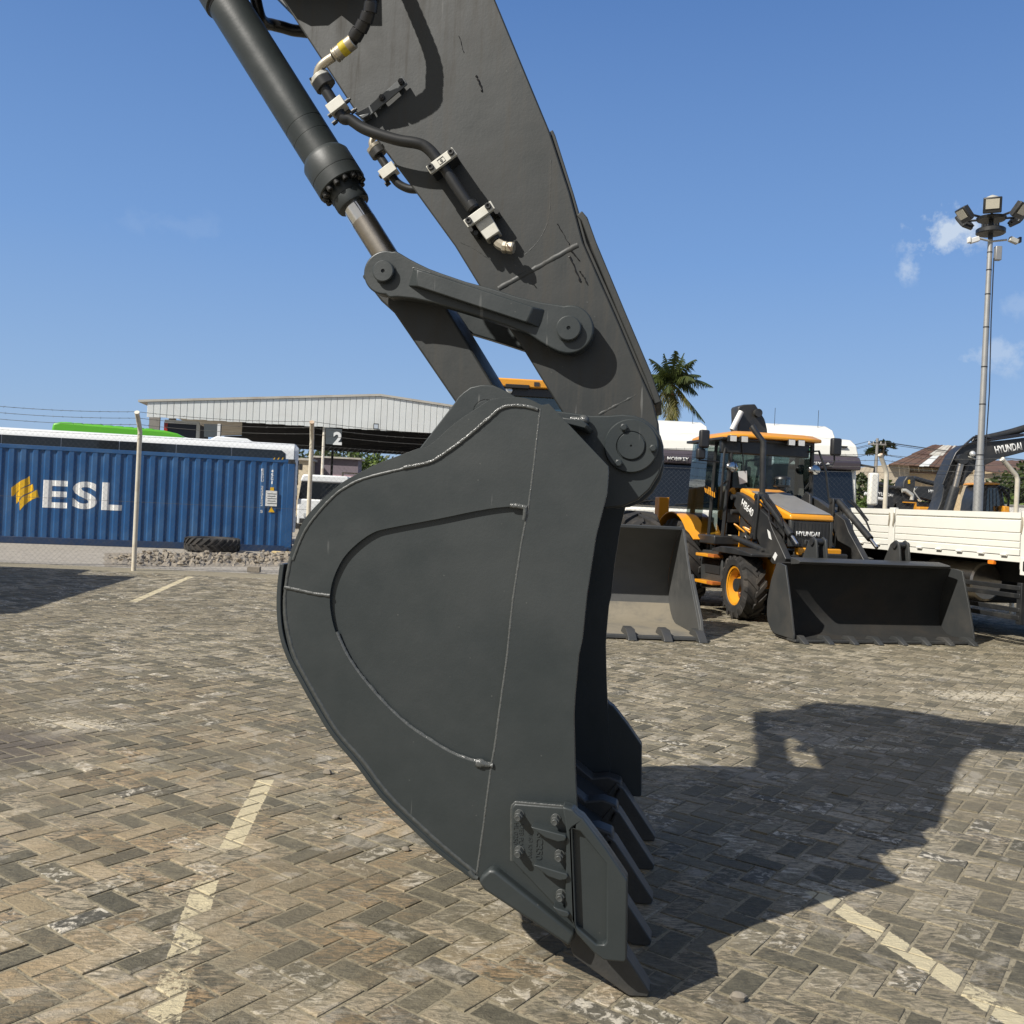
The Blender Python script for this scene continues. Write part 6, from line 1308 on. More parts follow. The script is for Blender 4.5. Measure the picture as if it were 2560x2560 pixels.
for s in (-1, 1):
    wheel('wheel', wl, s * .98, 2.30, .77, .33, .56, 17, 0, lugh=.05); wheel('wheel', wl, s * .98, 5.2, .77, .33, .56, 17, 0, lugh=.05)
    m = MB(); m.prism([(1.48, .45), (1.6, .40), (2.6, 1.45), (2.6, 1.8), (2.3, 1.7), (1.5, .85)], s * .40, s * .52, ax='yz'); m.build('lift_arm', M['yellow'], wl, bevel=.01)
m = MB(); m.bb(-.45, .45, 1.6, 6.4, .6, 1.2); m.build('frame', M['dgrey'], wl, bevel=.02)
m = MB(); m.prism([(5.0, 1.2), (6.9, 1.2), (6.9, 2.0), (5.0, 2.2)], -.8, .8, ax='yz'); m.build('engine_hood', M['yellow'], wl, bevel=.04)
rl = LF.on(1237, 951, 3.3); rw = .96; rz = LF.on(1300, 951, 3.3)[1]; uc = rl[0] + rw - .02
lc = uc
def wlb(x0, x1, y0, y1, z0, z1, nm, mt, bev=.01): m = MB(); m.bb(lc + x0, lc + x1, y0, y1, z0, z1); return m.build(nm, M[mt], wl, bevel=bev)
m = MB(); n = 4; V = [(lc + x * rw, y, z) for (z, k) in ((rz - .13, 1), (rz - .07, 1.0), (rz, .94)) for x, y in ((-k, 3.1), (k, 3.1), (k, 5.0), (-k, 5.0))]; m.add(V, [(3, 2, 1, 0), (8, 9, 10, 11)] + [(4 * k + i, 4 * k + (i + 1) % 4, 4 * k + 4 + (i + 1) % 4, 4 * k + 4 + i) for k in (0, 1) for i in range(4)]); m.build('cab_roof', M['yellow'], wl, bevel=.02)
wlb(-rw + .06, rw - .06, 3.18, 4.9, rz - .26, rz - .131, 'roof_liner', 'blackp'); wlb(-rw + .18, -rw + .55, 3.08, 3.3, rz - .15, rz - .09, 'lamp_recess', 'dark'); wlb(-rw + .62, -rw + .70, 3.085, 3.10, rz - .10, rz - .04, 'roof_label', 'dgrey', 0)
wlb(-.8, .8, 3.25, 4.9, 1.2, 1.75, 'cab_base', 'dgrey', .03)
for s in (-1, 1):
    for y in (3.25, 4.85): m = MB(); m.tube([(lc + s * .80, y, 1.6), (lc + s * .80, y, rz - .15)], .05, 8); m.build('cab_pillar', M['blackp'], wl)
    m = MB(); m.add([(lc + s * .8, 3.28, 1.75), (lc + s * .8, 4.82, 1.75), (lc + s * .8, 4.82, rz - .2), (lc + s * .8, 3.28, rz - .2)], [(0, 1, 2, 3)]); m.build('side_glass', M['glass'], wl, smooth=0)
for y in (3.24, 4.86): m = MB(); m.add([(lc - .78, y, 1.75), (lc + .78, y, 1.75), (lc + .78, y, rz - .2), (lc - .78, y, rz - .2)], [(0, 1, 2, 3)]); m.build('windscreen' if y < 4 else 'rear_glass', M['glass'], wl, smooth=0)
wlb(-.25, .25, 4.2, 4.4, 1.9, 2.9, 'seat', 'dark', .05); c = LF.on(1273, 976, 3.15); m = MB(); m.lathe((c[0], 3.2, c[1]), (0, -1, 0), [(0, .05), (.04, .07), (.06, .06)], 14); l = m.build('work_light', M['blackp'], wl, smooth=40); m = MB(); m.lathe((c[0], 3.14, c[1]), (0, -1, 0), [(0, .055), (.01, .02)], 14); m.build('lens', M['lens'], l)
m = MB(); m.lathe((lc - .15, 4.3, rz), (0, 0, 1), [(0, .04), (.05, .05), (.10, .03)], 12); m.build('beacon', M['red'], wl) ; m = MB(); q = LF.on(1240, 946, 3.6); m.bb(q[0] - .05, q[0] + .05, 3.6, 3.7, rz - .02, rz + .07); m.build('horn', M['red'], wl, bevel=.01)

# ---- flatbed truck with cream drop sides ----
TF = Frame(5.83, 14.5, -74.6)
tr = thing('flatbed_truck', 'cream drop side flatbed truck parked behind the backhoe loader at the right edge', 'truck', TF.o, TF.ang)
zt = lambda x, y: TF.on(x, y, 0)
TOP = (zt(2240, 1271)[1] + zt(2550, 1283)[1]) / 2; BOT = (zt(2240, 1361)[1] + zt(2550, 1391)[1]) / 2
uA, uB = zt(2236, 1320)[0], zt(2554, 1340)[0]; PL = uB - uA
BWD = 2.35
def drop_side(u0, u1, w0, s):
    m = MB(); H = TOP - BOT
    pr = [(0, 0), (0, .13), (.010, .14), (.010, .17), (0, .18), (0, .30), (.012, .31), (.012, .33), (0, .34), (0, .50), (.012, .51), (.012, .53), (0, .54), (0, .80), (.02, .82), (.02, .85), (0, .86), (0, 1.0), (.035, 1.0), (.035, 0)]
    m.prism([(w0 + s * a, BOT + b * H) for a, b in pr], u0, u1, ax='yz'); return m.build('drop_side', M['cream'], tr, smooth=20)
for (a, b) in ((uA + .03, uB - .02), (uA - .13 - PL, uA - .12), (uB + .16, uB + .16 + PL)):
    p = drop_side(a, b, 0.0, 1); drop_side(a, b, BWD, -1)
    for k in range(6):
        x = a + (b - a) * (k + .4) / 6; m = MB(); m.cyl((x - .05, -.012, BOT - .005), (x + .05, -.012, BOT - .005), .016, 8); m.build('side_hinge', M['cream'], p)
for u in (uA - .05, uB + .07):
    m = MB(); m.bb(u - .065, u + .065, -.012, .06, BOT - .18, TOP + .02); pl = m.build('stake', M['cream'], tr, bevel=.008)
    for du in (-.045, .06):
        m = MB(); m.tube([(u + du, -.022, TOP - .06), (u + du + .012, -.030, TOP - .15), (u + du - .008, -.026, TOP - .26)], .010, 6); m.build('latch', M['zinc'], pl, smooth=40)
    m = MB(); m.lathe((u + .03, -.012, BOT - .10), (0, -1, 0), [(0, .022), (.006, .022)], 10); m.build('stake_bolt', M['dark'], pl)
m = MB(); m.bb(uA - .2 - PL, uB + .2 + PL, .01, BWD - .01, BOT - .09, BOT - .01); m.build('bed_rail', M['cream'], tr, bevel=.006)
m = MB(); m.bb(uA - .2 - PL, uB + .2 + PL, .03, BWD - .03, BOT - .008, BOT + .01); m.build('bed_floor', M['dgrey'], tr)
for w in (.65, 1.55): m = MB(); m.bb(uA - PL, uB + 3.5, w, w + .10, BOT - .40, BOT - .10); m.build('chassis_rail', M['dark'], tr)
for u in (uA + .2, uB - .55): m = MB(); m.bb(u, u + .10, -.0, .05, BOT - .145, BOT - .095); m.build('side_marker', M['orange'], tr, bevel=.006)
m = MB(); m.lathe((uA + .45, .42, BOT - .42), (1, 0, 0), [(0, .24), (.02, .27), (1.0, .27), (1.02, .24)], 24); m.build('air_tank', M['rodsteel'], tr, smooth=30)
m = MB(); m.lathe((uA - .25, .42, BOT - .38), (1, 0, 0), [(0, .14), (.02, .17), (.5, .17), (.52, .14)], 20); m.build('air_tank', M['rodsteel'], tr, smooth=30)
for z in (BOT - .42, BOT - .52, BOT - .70, BOT - .80):
    m = MB(); m.bb(uA - .2, uB + .0, .02, .05, z - .03, z + .03); gr_ = m.build('guard_rail', M['blackp'], tr, bevel=.006)
for u in (uA + .9, uB - .02, uA - .1): m = MB(); m.bb(u - .04, u + .04, .03, .09, BOT - .88, BOT - .35); m.build('guard_post', M['blackp'], tr, bevel=.006)
for u in (uA - 1.5, uA - 2.9):
    for w in (.0, BWD - .5): m = MB(); m.lathe((u, w + .03, .50), (0, 1, 0), [(0, .3), (.02, .44), (.04, .50), (.44, .50), (.46, .44)], 28); m.build('wheel', M['tyre'], tr, smooth=30)
m = MB(); m.bb(uA - .3 - PL, uA + 1.2, .1, BWD - .1, .45, BOT - .45); m.build('gearbox', M['dark'], tr, bevel=.05)
m = MB(); m.bb(uB + .02, uB + .30, -.02, .10, BOT - .25, BOT - .02); m.build('corner_bracket', M['cream'], tr, bevel=.01); m = MB(); m.bb(uB + .08, uB + .24, -.03, -.021, BOT - .19, BOT - .07); m.build('bracket_hole', M['dark'], tr)
m = MB(); m.prism([(uB + 3.2, .5), (uB + 5.0, .5), (uB + 5.05, 1.6), (uB + 4.8, 2.8), (uB + 3.2, 2.9)], .02, BWD - .02); m.build('cab', M['cream'], tr, bevel=.05)
for u in (uB + 4.0, ):
    for w in (.0, BWD - .5): m = MB(); m.lathe((u, w + .03, .50), (0, 1, 0), [(0, .3), (.02, .44), (.04, .50), (.3, .50)], 28); m.build('wheel', M['tyre'], tr, smooth=30)

# ---- two lorry cabs behind the fence ----
def lorry(cx, Y, ang, label, hroof):
    KF = Frame(at(cx, 1280, Y).x, Y, ang); b = thing('lorry', label, 'lorry', KF.o, KF.ang, 'white lorries behind the fence')
    W2 = 1.25; S_ = hroof
    m = MB(); m.prism([(-W2, .45), (W2, .45), (W2, 1.62), (-W2, 1.62)], .0, 2.2); m.build('cab_lower', M['cream'], b, bevel=.08)
    m = MB(); m.prism([(.06, 1.60), (2.2, 1.60), (2.2, S_ - .62), (.28, S_ - .62), (.20, S_ - 1.0)], -W2 + .02, W2 - .02, ax='yz'); m.build('cab_upper', M['cream'], b, bevel=.05)
    ws_ = [(-W2 + .10, .01, 1.66), (W2 - .10, .01, 1.66), (W2 - .16, .16, S_ - 1.12), (-W2 + .16, .16, S_ - 1.12)]; m = MB(); m.hexa(ws_ + [(x, y + .05, z) for x, y, z in ws_]); m.build('windscreen', M['darkglass'], b)
    m = MB(); P = [(.02, S_ - 1.14), (.0, S_ - .95), (.12, S_ - .82), (.3, S_ - .82), (.3, S_ - 1.14)]; m.prism(P, -W2 - .01, W2 + .01, ax='yz'); v = m.build('sun_visor', mat('smoked_visor', (.06, .05, .06), .25, 0, .2, 3), b, bevel=.03)
    text_fit('MOBIKEY', .52, .085, M['lettering_white'], v, (.02, -.004, S_ - 1.03), (rad(90), 0, 0), ext=.004, bold=.03)
    for x in (-.40, .44): m = MB(); m.add([(x - .09, -.006, S_ - 1.07), (x + .09, -.006, S_ - 1.07), (x, -.006, S_ - .985)], [(0, 1, 2)]); m.add([(x - .09, -.002, S_ - 1.07), (x + .09, -.002, S_ - 1.07), (x, -.002, S_ - .985)], [(2, 1, 0)]); m.build('logo_mark', M['lettering_white'], v, smooth=0)
    m = MB(); V = []
    for z, k, y0 in ((S_ - .82, 1.0, .12), (S_ - .55, .97, .2), (S_ - .40, .93, .4), (S_ - .36, .85, .7)): V += [(-W2 * k, y0, z), (W2 * k, y0, z), (W2 * k, 2.2, z), (-W2 * k, 2.2, z)]
    m.add(V, [(3, 2, 1, 0), (12, 13, 14, 15)] + [(4 * k + i, 4 * k + (i + 1) % 4, 4 * k + 4 + (i + 1) % 4, 4 * k + 4 + i) for k in range(3) for i in range(4)]); m.build('cab_roof', M['cream'], b, bevel=.06, seg=3)
    m = MB(); V = []
    for z, k, y0 in ((S_ - .37, .72, .7), (S_ - .15, .70, .85), (S_ - .03, .64, 1.1), (S_, .55, 1.4)): V += [(-W2 * k, y0, z), (W2 * k, y0, z), (W2 * k, 2.2, z), (-W2 * k, 2.2, z)]
    m.add(V, [(3, 2, 1, 0), (12, 13, 14, 15)] + [(4 * k + i, 4 * k + (i + 1) % 4, 4 * k + 4 + (i + 1) % 4, 4 * k + 4 + i) for k in range(3) for i in range(4)]); m.build('wind_deflector', M['cream'], b, bevel=.05, seg=3)
    for x in (-.9, .85): m = MB(); m.bb(x - .10, x + .10, .12, .2, S_ - .60, S_ - .57); m.build('roof_marker', M['dark'], b)
    for s in (-1, 1):
        m = MB(); m.tube([(s * W2, .1, S_ - 1.0), (s * (W2 + .30), -.05, S_ - 1.05), (s * (W2 + .30), -.05, S_ - 1.2)], .03, 6); ma = m.build('mirror_arm', M['blackp'], b); m = MB(); m.bb(s * (W2 + .30) - .11, s * (W2 + .30) + .11, -.12, .06, S_ - 1.95, S_ - 1.18); m.build('mirror', M['cream'] if s > 0 else M['blackp'], ma, bevel=.05, seg=3)
        m = MB(); m.bb(s * (W2 - .18) - .16, s * (W2 - .18) + .16, -.03, .03, .72, .98); m.build('headlight', M['lens'], b, bevel=.02); m = MB(); m.bb(s * (W2 - .02) - .03, s * (W2 - .02) + .03, -.01, .08, 1.66, 1.74); m.build('indicator', M['orange'], b)
        for y in (.9, 5.0): m = MB(); m.lathe((s * 1.08 - .16, y, .5), (1, 0, 0), [(0, .5), (.32, .5)], 22); m.build('wheel', M['tyre'], b)
        m = MB(); m.cyl((s * .55, 1.0, S_ - .1), (s * .55, 1.0, S_ + .35), .006, 4); m.build('aerial', M['dark'], b)
    m = MB(); m.bb(-.95, .95, -.02, .04, .85, 1.45); g = m.build('grille', M['blackp'], b, bevel=.03)
    for k in range(4): m = MB(); m.bb(-.9, .9, -.035, -.021, .92 + k * .13, .97 + k * .13); m.build('grille_bar', M['cream'], g)
    m = MB(); m.bb(-.45, .45, 2.0, 7.0, .6, .95); m.build('chassis', M['dark'], b)
    m = MB(); m.bb(-W2 + .3, W2 - .3, .1, 1.8, S_ - 2.1, S_ - 1.95); m.build('dashboard', M['dark'], b)
    for s in (-.7, .5): m = MB(); m.tube([(s - .5, -.01, 1.70), (s + .4, .02, 1.80)], .012, 5); m.build('wiper', M['blackp'], b)
lorry(1688, 22.6, 2, 'white lorry cab with a dark visor between the big bucket and the backhoe', at(1690, 1046, 23.3).z)
lorry(2020, 22.4, 4, 'white lorry cab standing right behind the orange backhoe loader', at(1990, 1056, 23.2).z)

# ---- coconut palm ----
pb = at(1668, 1280, 75); ph = at(1662, 958, 75).z
pm_ = thing('palm_tree', 'tall coconut palm with drooping yellowed fronds behind the lorries', 'palm tree', (pb.x, 75, 0))
m = MB(); m.tube([(0, 0, -.1), (.15, 0, ph * .4), (.05, .1, ph * .75), (-.12, 0, ph)], [.26, .2, .17, .16], 10); m.build('trunk', M['bark'], pm_, smooth=50)
r = random.Random(4)
def frond(az, el, L, droop, mt):
    m = MB(); n = 22; P = []; d = Vector((math.cos(az) * math.cos(el), math.sin(az) * math.cos(el), math.sin(el))); p = Vector((-.12, 0, ph))
    for i in range(n + 1): P.append(p.copy()); p += d * (L / n); d = (d + Vector((0, 0, -droop / n))).normalized()
    m.tube(P, [.045 * (1 - i / n) + .008 for i in range(n + 1)], 5, caps=False)
    for i in range(3, n):
        t = (P[min(i + 1, n)] - P[i - 1]).normalized(); sd = t.cross(Vector((0, 0, 1)))
        if sd.length < .1: sd = Vector((1, 0, 0))
        sd.normalize(); ln = .95 * math.sin(math.pi * min(1, (i + 1.5) / n) ** .8) + .22
        for s in (-1, 1):
            for h in (0, .5):
                q = P[i] + t * (L / n) * h; dr = (sd * s * r.uniform(.55, .9) + t * r.uniform(.35, .6) + Vector((0, 0, r.uniform(-.75, -.35)))).normalized(); l = ln * r.uniform(.75, 1.1); wv = t * .045
                e = q + dr * l + Vector((0, 0, -.18 * l)); mid = q + dr * l * .5; m.add([q - wv, q + wv, mid + wv, e, mid - wv], [(0, 1, 2, 4), (4, 2, 3)])
    m.build('frond', M[mt], pm_, smooth=0, norm=False)
for k in range(16):
    az = k * 2.399 + r.uniform(-.2, .2); el = rad(80 - k * 4.5 + r.uniform(-6, 6)); frond(az, el, r.uniform(2.3, 3.1), .7 + k * .06 + r.uniform(-.2, .3), 'palm')
for az, el, L, dr, mt in ((rad(8), rad(28), 3.6, 1.1, 'palm'), (rad(-12), rad(-42), 4.1, .3, 'palm'), (rad(-40), rad(-30), 3.0, .9, 'palmdry'), (rad(-75), rad(-60), 3.4, .5, 'palmdry'), (rad(-110), rad(-72), 3.6, .3, 'palmdry'), (rad(-150), rad(-58), 3.4, .6, 'palm'), (rad(-95), rad(-80), 3.6, .2, 'palmdry'), (rad(170), rad(-10), 3.2, 1.2, 'palm'), (rad(200), rad(-40), 3.2, .8, 'palmdry'), (rad(-60), rad(-75), 3.7, .2, 'palm')): frond(az, el, L, dr, mt)
m = MB()
for k in range(11): m.ball((-.12 + r.uniform(-.4, .35), r.uniform(-.45, .1), ph - .55 + r.uniform(-.35, .3)), .13, 8, 6)
kind(m.build('coconut', mat('coconut_husk', (.20, .09, .03), .6), pm_), 'stuff')

# ---- tall floodlight mast ----
lm = at(2445, 1275, 20.5); top = at(2487, 600, 20.5)
mast = thing('floodlight_mast', 'tall galvanised floodlight mast with a ring of black lamps on top', 'light mast', (lm.x, 20.5, 0))
Z1, ZT = at(2455, 1150, 20.5).z, top.z
m = MB(); m.tube([(0, 0, 0), (0, 0, Z1 - .35), (0, 0, Z1 + .05)], [.10, .10, .072], 16); m.build('lower_tube', M['steel'], mast, smooth=40)
m = MB(); m.tube([(0, 0, Z1), (0, 0, ZT)], [.072, .052], 14); m.build('upper_tube', M['steel'], mast, smooth=40)
for f in (.02, .25, .42, .60, .75, .86, .94): z = Z1 + (ZT - Z1) * f; m = MB(); m.lathe((0, 0, z), (0, 0, 1), [(0, .076 - .02 * f), (.025, .076 - .02 * f)], 14); m.build('cable_band', M['dgrey'], mast)
m = MB(); m.tube([(.085, -.03, 2.3), (.11, -.05, Z1 + 1.5), (.09, -.02, Z1 + 3), (.075, -.04, ZT - .4)], .012, 6); m.build('cable', M['rubber'], mast, smooth=40)
m = MB(); m.cyl((0, 0, ZT), (0, 0, ZT + .45), .05, 12); m.build('head_tube', M['blackp'], mast)
m = MB(); m.lathe((0, 0, ZT + .42), (0, 0, 1), [(0, .28), (.05, .30), (.06, .30)], 20); m.build('head_plate', M['blackp'], mast); m = MB(); m.lathe((0, 0, ZT + .88), (0, 0, 1), [(0, .16), (.03, .14), (.09, .02)], 14); m.build('cap', M['alu'], mast)
m = MB(); m.lathe((0, 0, ZT + .12), (0, 0, 1), [(0, .27), (.02, .30), (.10, .30), (.12, .27)], 20, closed=False); m.build('lower_ring', M['blackp'], mast)
for k in range(6):
    a = rad(-115 + 60 * k); c = Vector((math.cos(a), math.sin(a), 0)); t_ = Vector((-math.sin(a), math.cos(a), 0)); tilt = rad(20) if k == 0 else rad(38)
    nrm = (c * math.cos(tilt) - Vector((0, 0, 1)) * math.sin(tilt)).normalized(); upv = t_.cross(nrm) * -1
    if upv.z < 0: upv = -upv
    ctr = c * (.62 if k else .5) + Vector((0, 0, ZT + (.60 if k == 0 else .50)))
    R = Matrix((t_, upv, nrm)).transposed(); m = MB(); m.box((0, 0, 0), (.36, .33, .08)); m.v = [tuple(R @ Vector(v) + ctr) for v in m.v]; h = m.build('lamp_housing', M['blackp'], mast, bevel=.02)
    m = MB(); m.box((0, .03, .050), (.26, .20, .008)); m.v = [tuple(R @ Vector(v) + ctr) for v in m.v]; m.build('lens', mat('floodlight_lens', (.50, .47, .38), .3, 0, .1, 30) if k == 0 else bpy.data.materials['floodlight_lens'], h)
    for q in range(7): m = MB(); m.box((-.15 + q * .05, 0, -.065), (.012, .30, .05)); m.v = [tuple(R @ Vector(v) + ctr) for v in m.v]; m.build('cooling_fin', M['dgrey'], h)
    m = MB(); m.tube([c * .05 + Vector((0, 0, ZT + .45)), ctr - nrm * .05], .025, 6); m.build('lamp_arm', M['blackp'], mast)
for s, mt in ((-1, 'lettering_white'), (1, 'alu')):
    m = MB(); m.tube([(0, -.05, ZT - .05), (s * .30, -.12, ZT - .02)], .022, 6); ar = m.build('camera_arm', M['alu'], mast); m = MB(); m.box((s * .42, -.16, ZT - .04 - .03 * (s < 0)), (.20, .10, .11), Matrix.Rotation(rad(20) * s, 3, 'Y')); m.build('security_camera', M[mt], ar, bevel=.015); m = MB(); m.box((s * .54, -.17, ZT - .03 - .05 * (s < 0)), (.05, .11, .12)); m.build('camera_hood', M['blackp'] if s > 0 else M[mt], ar, bevel=.01)
m = MB(); m.bb(.09, .22, -.1, .02, ZT - .45, ZT - .15); m.build('junction_box', M['steel'], mast, bevel=.01)

# ---- excavators beyond the fence ----
zx = lambda L: [(2150 + x / 4.712, 1080 + y / 4.712) for x, y in L]
def boom_machine(Y, label, poly, txt, tpos_, tsize, trot, group):
    F_ = Frame(at(zx([poly[0]])[0][0], 1280, Y).x, Y, 0); b = thing('excavator', label, 'excavator', F_.o, 0, group)
    P = F_.pts(zx(poly), 0); m = MB(); m.prism(P, 0, .62); bm = m.build('boom', M['dgrey'], b, bevel=.02)
    if txt: c = F_.on(*zx([tpos_])[0], 0); text_fit(txt, tsize[0], tsize[1], M['lettering_white'], bm, (c[0], -.004, c[1]), (rad(90), rad(-trot), 0), ext=.004, bold=.03, shear=tsize[2])
    return F_, b, bm
G3 = 'excavators parked beyond the fence'
F2, e2, bm2 = boom_machine(25, 'charcoal excavator with a high arched boom behind the floodlight mast', [(870, 1000), (930, 890), (965, 800), (985, 690), (1000, 560), (1030, 480), (1080, 370), (1130, 270), (1200, 190), (1260, 152), (1440, 120), (1700, 95), (1932, 68), (2200, 30), (2200, 190), (1932, 238), (1650, 312), (1500, 382), (1350, 450), (1240, 560), (1150, 680), (1060, 820), (1020, 1000)], 'HYUNDAI', (1752, 190), (.73, .205, -.15), 11.5, G3)
def tubex(F_, b, L, w, r, nm, mt): m = MB(); m.tube([(F_.on(*zx([q])[0], w)[0], w, F_.on(*zx([q])[0], w)[1]) for q in L], r, 10); return m.build(nm, M[mt], b, smooth=40)
tubex(F2, e2, [(1205, 330), (1120, 660)], -.15, .085, 'cylinder_rod', 'rodsteel'); tubex(F2, e2, [(1125, 650), (1020, 1000)], -.15, .125, 'boom_cylinder', 'dgrey'); tubex(F2, e2, [(1280, 340), (1190, 620)], -.1, .06, 'cylinder_rod', 'dgrey')
tubex(F2, e2, [(1340, 120), (1480, 75), (1640, 40), (1800, 0), (2100, -90)], .3, .10, 'arm_cylinder', 'dgrey'); m = MB(); c = F2.on(*zx([(1215, 320)])[0], -.2); m.cyl((c[0], -.25, c[1]), (c[0], .1, c[1]), .14, 14); m.build('cylinder_pin', M['dgrey'], e2)
for k, L in enumerate(([(980, 620), (1075, 380), (1135, 250), (1220, 165), (1330, 128), (1560, 95), (1932, 40)], [(1000, 600), (1090, 400), (1150, 262), (1240, 150), (1345, 60), (1440, 50), (1560, 80), (1932, 25)], [(1330, 110), (1370, 45), (1450, 45)], [(1390, 110), (1420, 60), (1470, 50)])): tubex(F2, e2, L, -.05 + .1 * k, .028, 'hydraulic_line', 'rubber')
c = F2.on(*zx([(1325, 280)])[0], -.1); m = MB(); m.ball((c[0], -.12, c[1] + .05), .08, 10, 8); l = m.build('work_light', M['lens'], e2, smooth=60); m = MB(); m.tube([(c[0] - .25, -.05, c[1]), (c[0], -.1, c[1] - .05), (c[0] + .18, -.08, c[1] - .1), (c[0] + .14, -.08, c[1] - .22)], .02, 6); m.build('lamp_wire', M['alu'], l)
def bx2(F_, b, quad, w0, w1, nm, mt, bev=.02): m = MB(); m.prism(F_.pts(zx(quad), w0), w0, w1); return m.build(nm, M[mt], b, bevel=bev)
cw = [(1490, 640), (1500, 622), (1660, 622), (1690, 680), (1730, 940), (1740, 1060), (1400, 1060), (1440, 800)]
bx2(F2, e2, cw, .9, 2.1, 'cab', 'blackp', .05); bx2(F2, e2, [(1510, 660), (1625, 660), (1650, 790), (1655, 935), (1490, 935)], .885, .93, 'cab_window', 'glass2', 0); bx2(F2, e2, [(1470, 610), (1500, 588), (1655, 600), (1662, 622), (1480, 622)], .85, 2.1, 'cab_roof', 'yellow', .02)
for x in (1530, 1570, 1610): bx2(F2, e2, [(x, 665), (x + 5, 665), (x + 8, 930), (x + 3, 930)], .87, .884, 'window_guard_bar', 'mgrey', 0)
bx2(F2, e2, [(1700, 870), (1770, 880), (1770, 1060), (1700, 1060)], .6, 2.2, 'body_panel', 'yellow'); tubex(F2, e2, [(1660, 640), (1760, 680), (1750, 900)], .8, .03, 'handrail', 'dark'); tubex(F2, e2, [(1680, 660), (1760, 780)], .8, .05, 'mirror', 'dark')
m = MB(); a = F2.on(*zx([(1100, 1100)])[0], 0); m.bb(a[0] - .5, a[0] + 3.6, -.2, 2.6, .95, 1.5); m.build('upper_body', M['dgrey'], e2, bevel=.05)
for w in (-.4, 2.2): m = MB(); m.bb(a[0] - .9, a[0] + 3.6, w, w + .6, 0, .9); m.build('track', M['dark'], e2, bevel=.2, seg=4)
F3, e3, bm3 = boom_machine(31, 'charcoal excavator with its lowered boom behind the white cranked post', [(170, 700), (200, 640), (420, 660), (520, 690), (560, 760), (640, 800), (640, 900), (500, 1000), (170, 1000)], 'HYUNDAI', (292, 735), (.57, .12, 0), -3, G3)
bx2(F3, e3, [(505, 690), (520, 580), (560, 520), (640, 515), (660, 560), (650, 700), (700, 830), (520, 830)], -.1, .6, 'arm_knuckle', 'dgrey', .03); bx2(F3, e3, [(572, 565), (596, 562), (596, 608), (572, 610)], -.115, -.09, 'warning_label', 'logoy', 0); tubex(F3, e3, [(175, 590), (360, 650), (500, 660)], -.1, .06, 'arm_cylinder', 'dgrey'); tubex(F3, e3, [(500, 690), (540, 690), (620, 745), (615, 800)], -.2, .07, 'grey_pipe', 'alu'); tubex(F3, e3, [(60, 725), (140, 740), (200, 780), (310, 800)], -.2, .055, 'chrome_rod', 'lettering_white'); tubex(F3, e3, [(650, 660), (640, 700), (680, 760), (720, 810)], -.2, .02, 'hose', 'alu')
bx2(F3, e3, [(395, 890), (410, 830), (440, 840), (440, 960), (395, 960)], .0, .4, 'tool_box', 'logoy'); bx2(F3, e3, [(430, 900), (490, 870), (500, 840), (530, 850), (560, 890), (640, 895), (640, 980), (430, 980)], .2, .8, 'engine_part', 'yellow'); 
for q in ([(520, 820), (670, 828), (670, 840), (520, 832)], [(655, 835), (672, 835), (668, 960), (650, 960)]): bx2(F3, e3, q, -.3, -.2, 'guard_frame', 'yellow', 0)
m = MB(); a = F3.on(*zx([(100, 1000)])[0], 0); m.bb(a[0], a[0] + 7, .5, 2.8, .2, 1.55); m.build('upper_body', M['dgrey'], e3, bevel=.08)
F4, e4, bm4 = boom_machine(33, 'charcoal excavator lying low between the other two machines', [(640, 690), (690, 640), (860, 640), (990, 660), (1000, 760), (960, 840), (780, 790), (660, 760)], 'HYUNDAI', (895, 705), (.50, .12, 0), -3, G3)
tubex(F4, e4, [(640, 545), (800, 590), (980, 630)], .1, .085, 'arm_cylinder', 'dgrey'); bx2(F4, e4, [(700, 880), (850, 885), (880, 960), (700, 960)], .0, 1.5, 'body_panel', 'yellow'); bx2(F4, e4, [(680, 820), (960, 830), (960, 890), (680, 880)], .2, 1.8, 'upper_body', 'dgrey'); m = MB(); a = F4.on(*zx([(700, 1000)])[0], 0); m.bb(a[0] - .5, a[0] + 4, .0, 2.5, 0, 1.3); m.build('undercarriage', M['dark'], e4, bevel=.1)

# ---- rust-roofed houses beyond ----
HF = Frame(at(2330, 1280, 62).x, 62, 0)
h1 = thing('house', 'old house with a patched rust and grey sheet roof beyond the excavators', 'house', HF.o, 0)
hp2 = lambda L, w: HF.pts(zx(L), w)
wallP = hp2([(345, 405), (1200, 405)], 0); ez = (wallP[0][1] + wallP[1][1]) / 2
m = MB(); m.bb(wallP[0][0], HF.on(*zx([(590, 410)])[0], 0)[0], 0, 8, 0, ez); m.build('wall', M['wallbeige'], h1); m = MB(); m.bb(HF.on(*zx([(590, 410)])[0], 0)[0], wallP[1][0] + 6, .6, 8, 0, ez - .05); m.build('wall', mat('ochre_wall', (.50, .40, .26), .85, 0, .15, .8), h1)
m = MB(); a, b_ = hp2([(590, 465), (1100, 500)], .4); m.bb(a[0], b_[0], .1, .6, b_[1], a[1]); m.build('awning', M['roofrust'], h1)
rA, rB, rC, rD = [HF.on(*zx([q])[0], w) for q, w in (((345, 350), -.5), ((860, 182), 4), ((1260, 172), 4), ((1300, 408), -.5))]
ncol = 16
def roofpt(f, g):                                            # f along, g up the slope
    a = (rA[0] + (rD[0] - rA[0]) * f, -.5, ez - .05); b = (rB[0] + (rC[0] - rB[0]) * f, 4.0, (rB[1] + rC[1]) / 2)
    return tuple(a[i] + (b[i] - a[i]) * g for i in range(3))
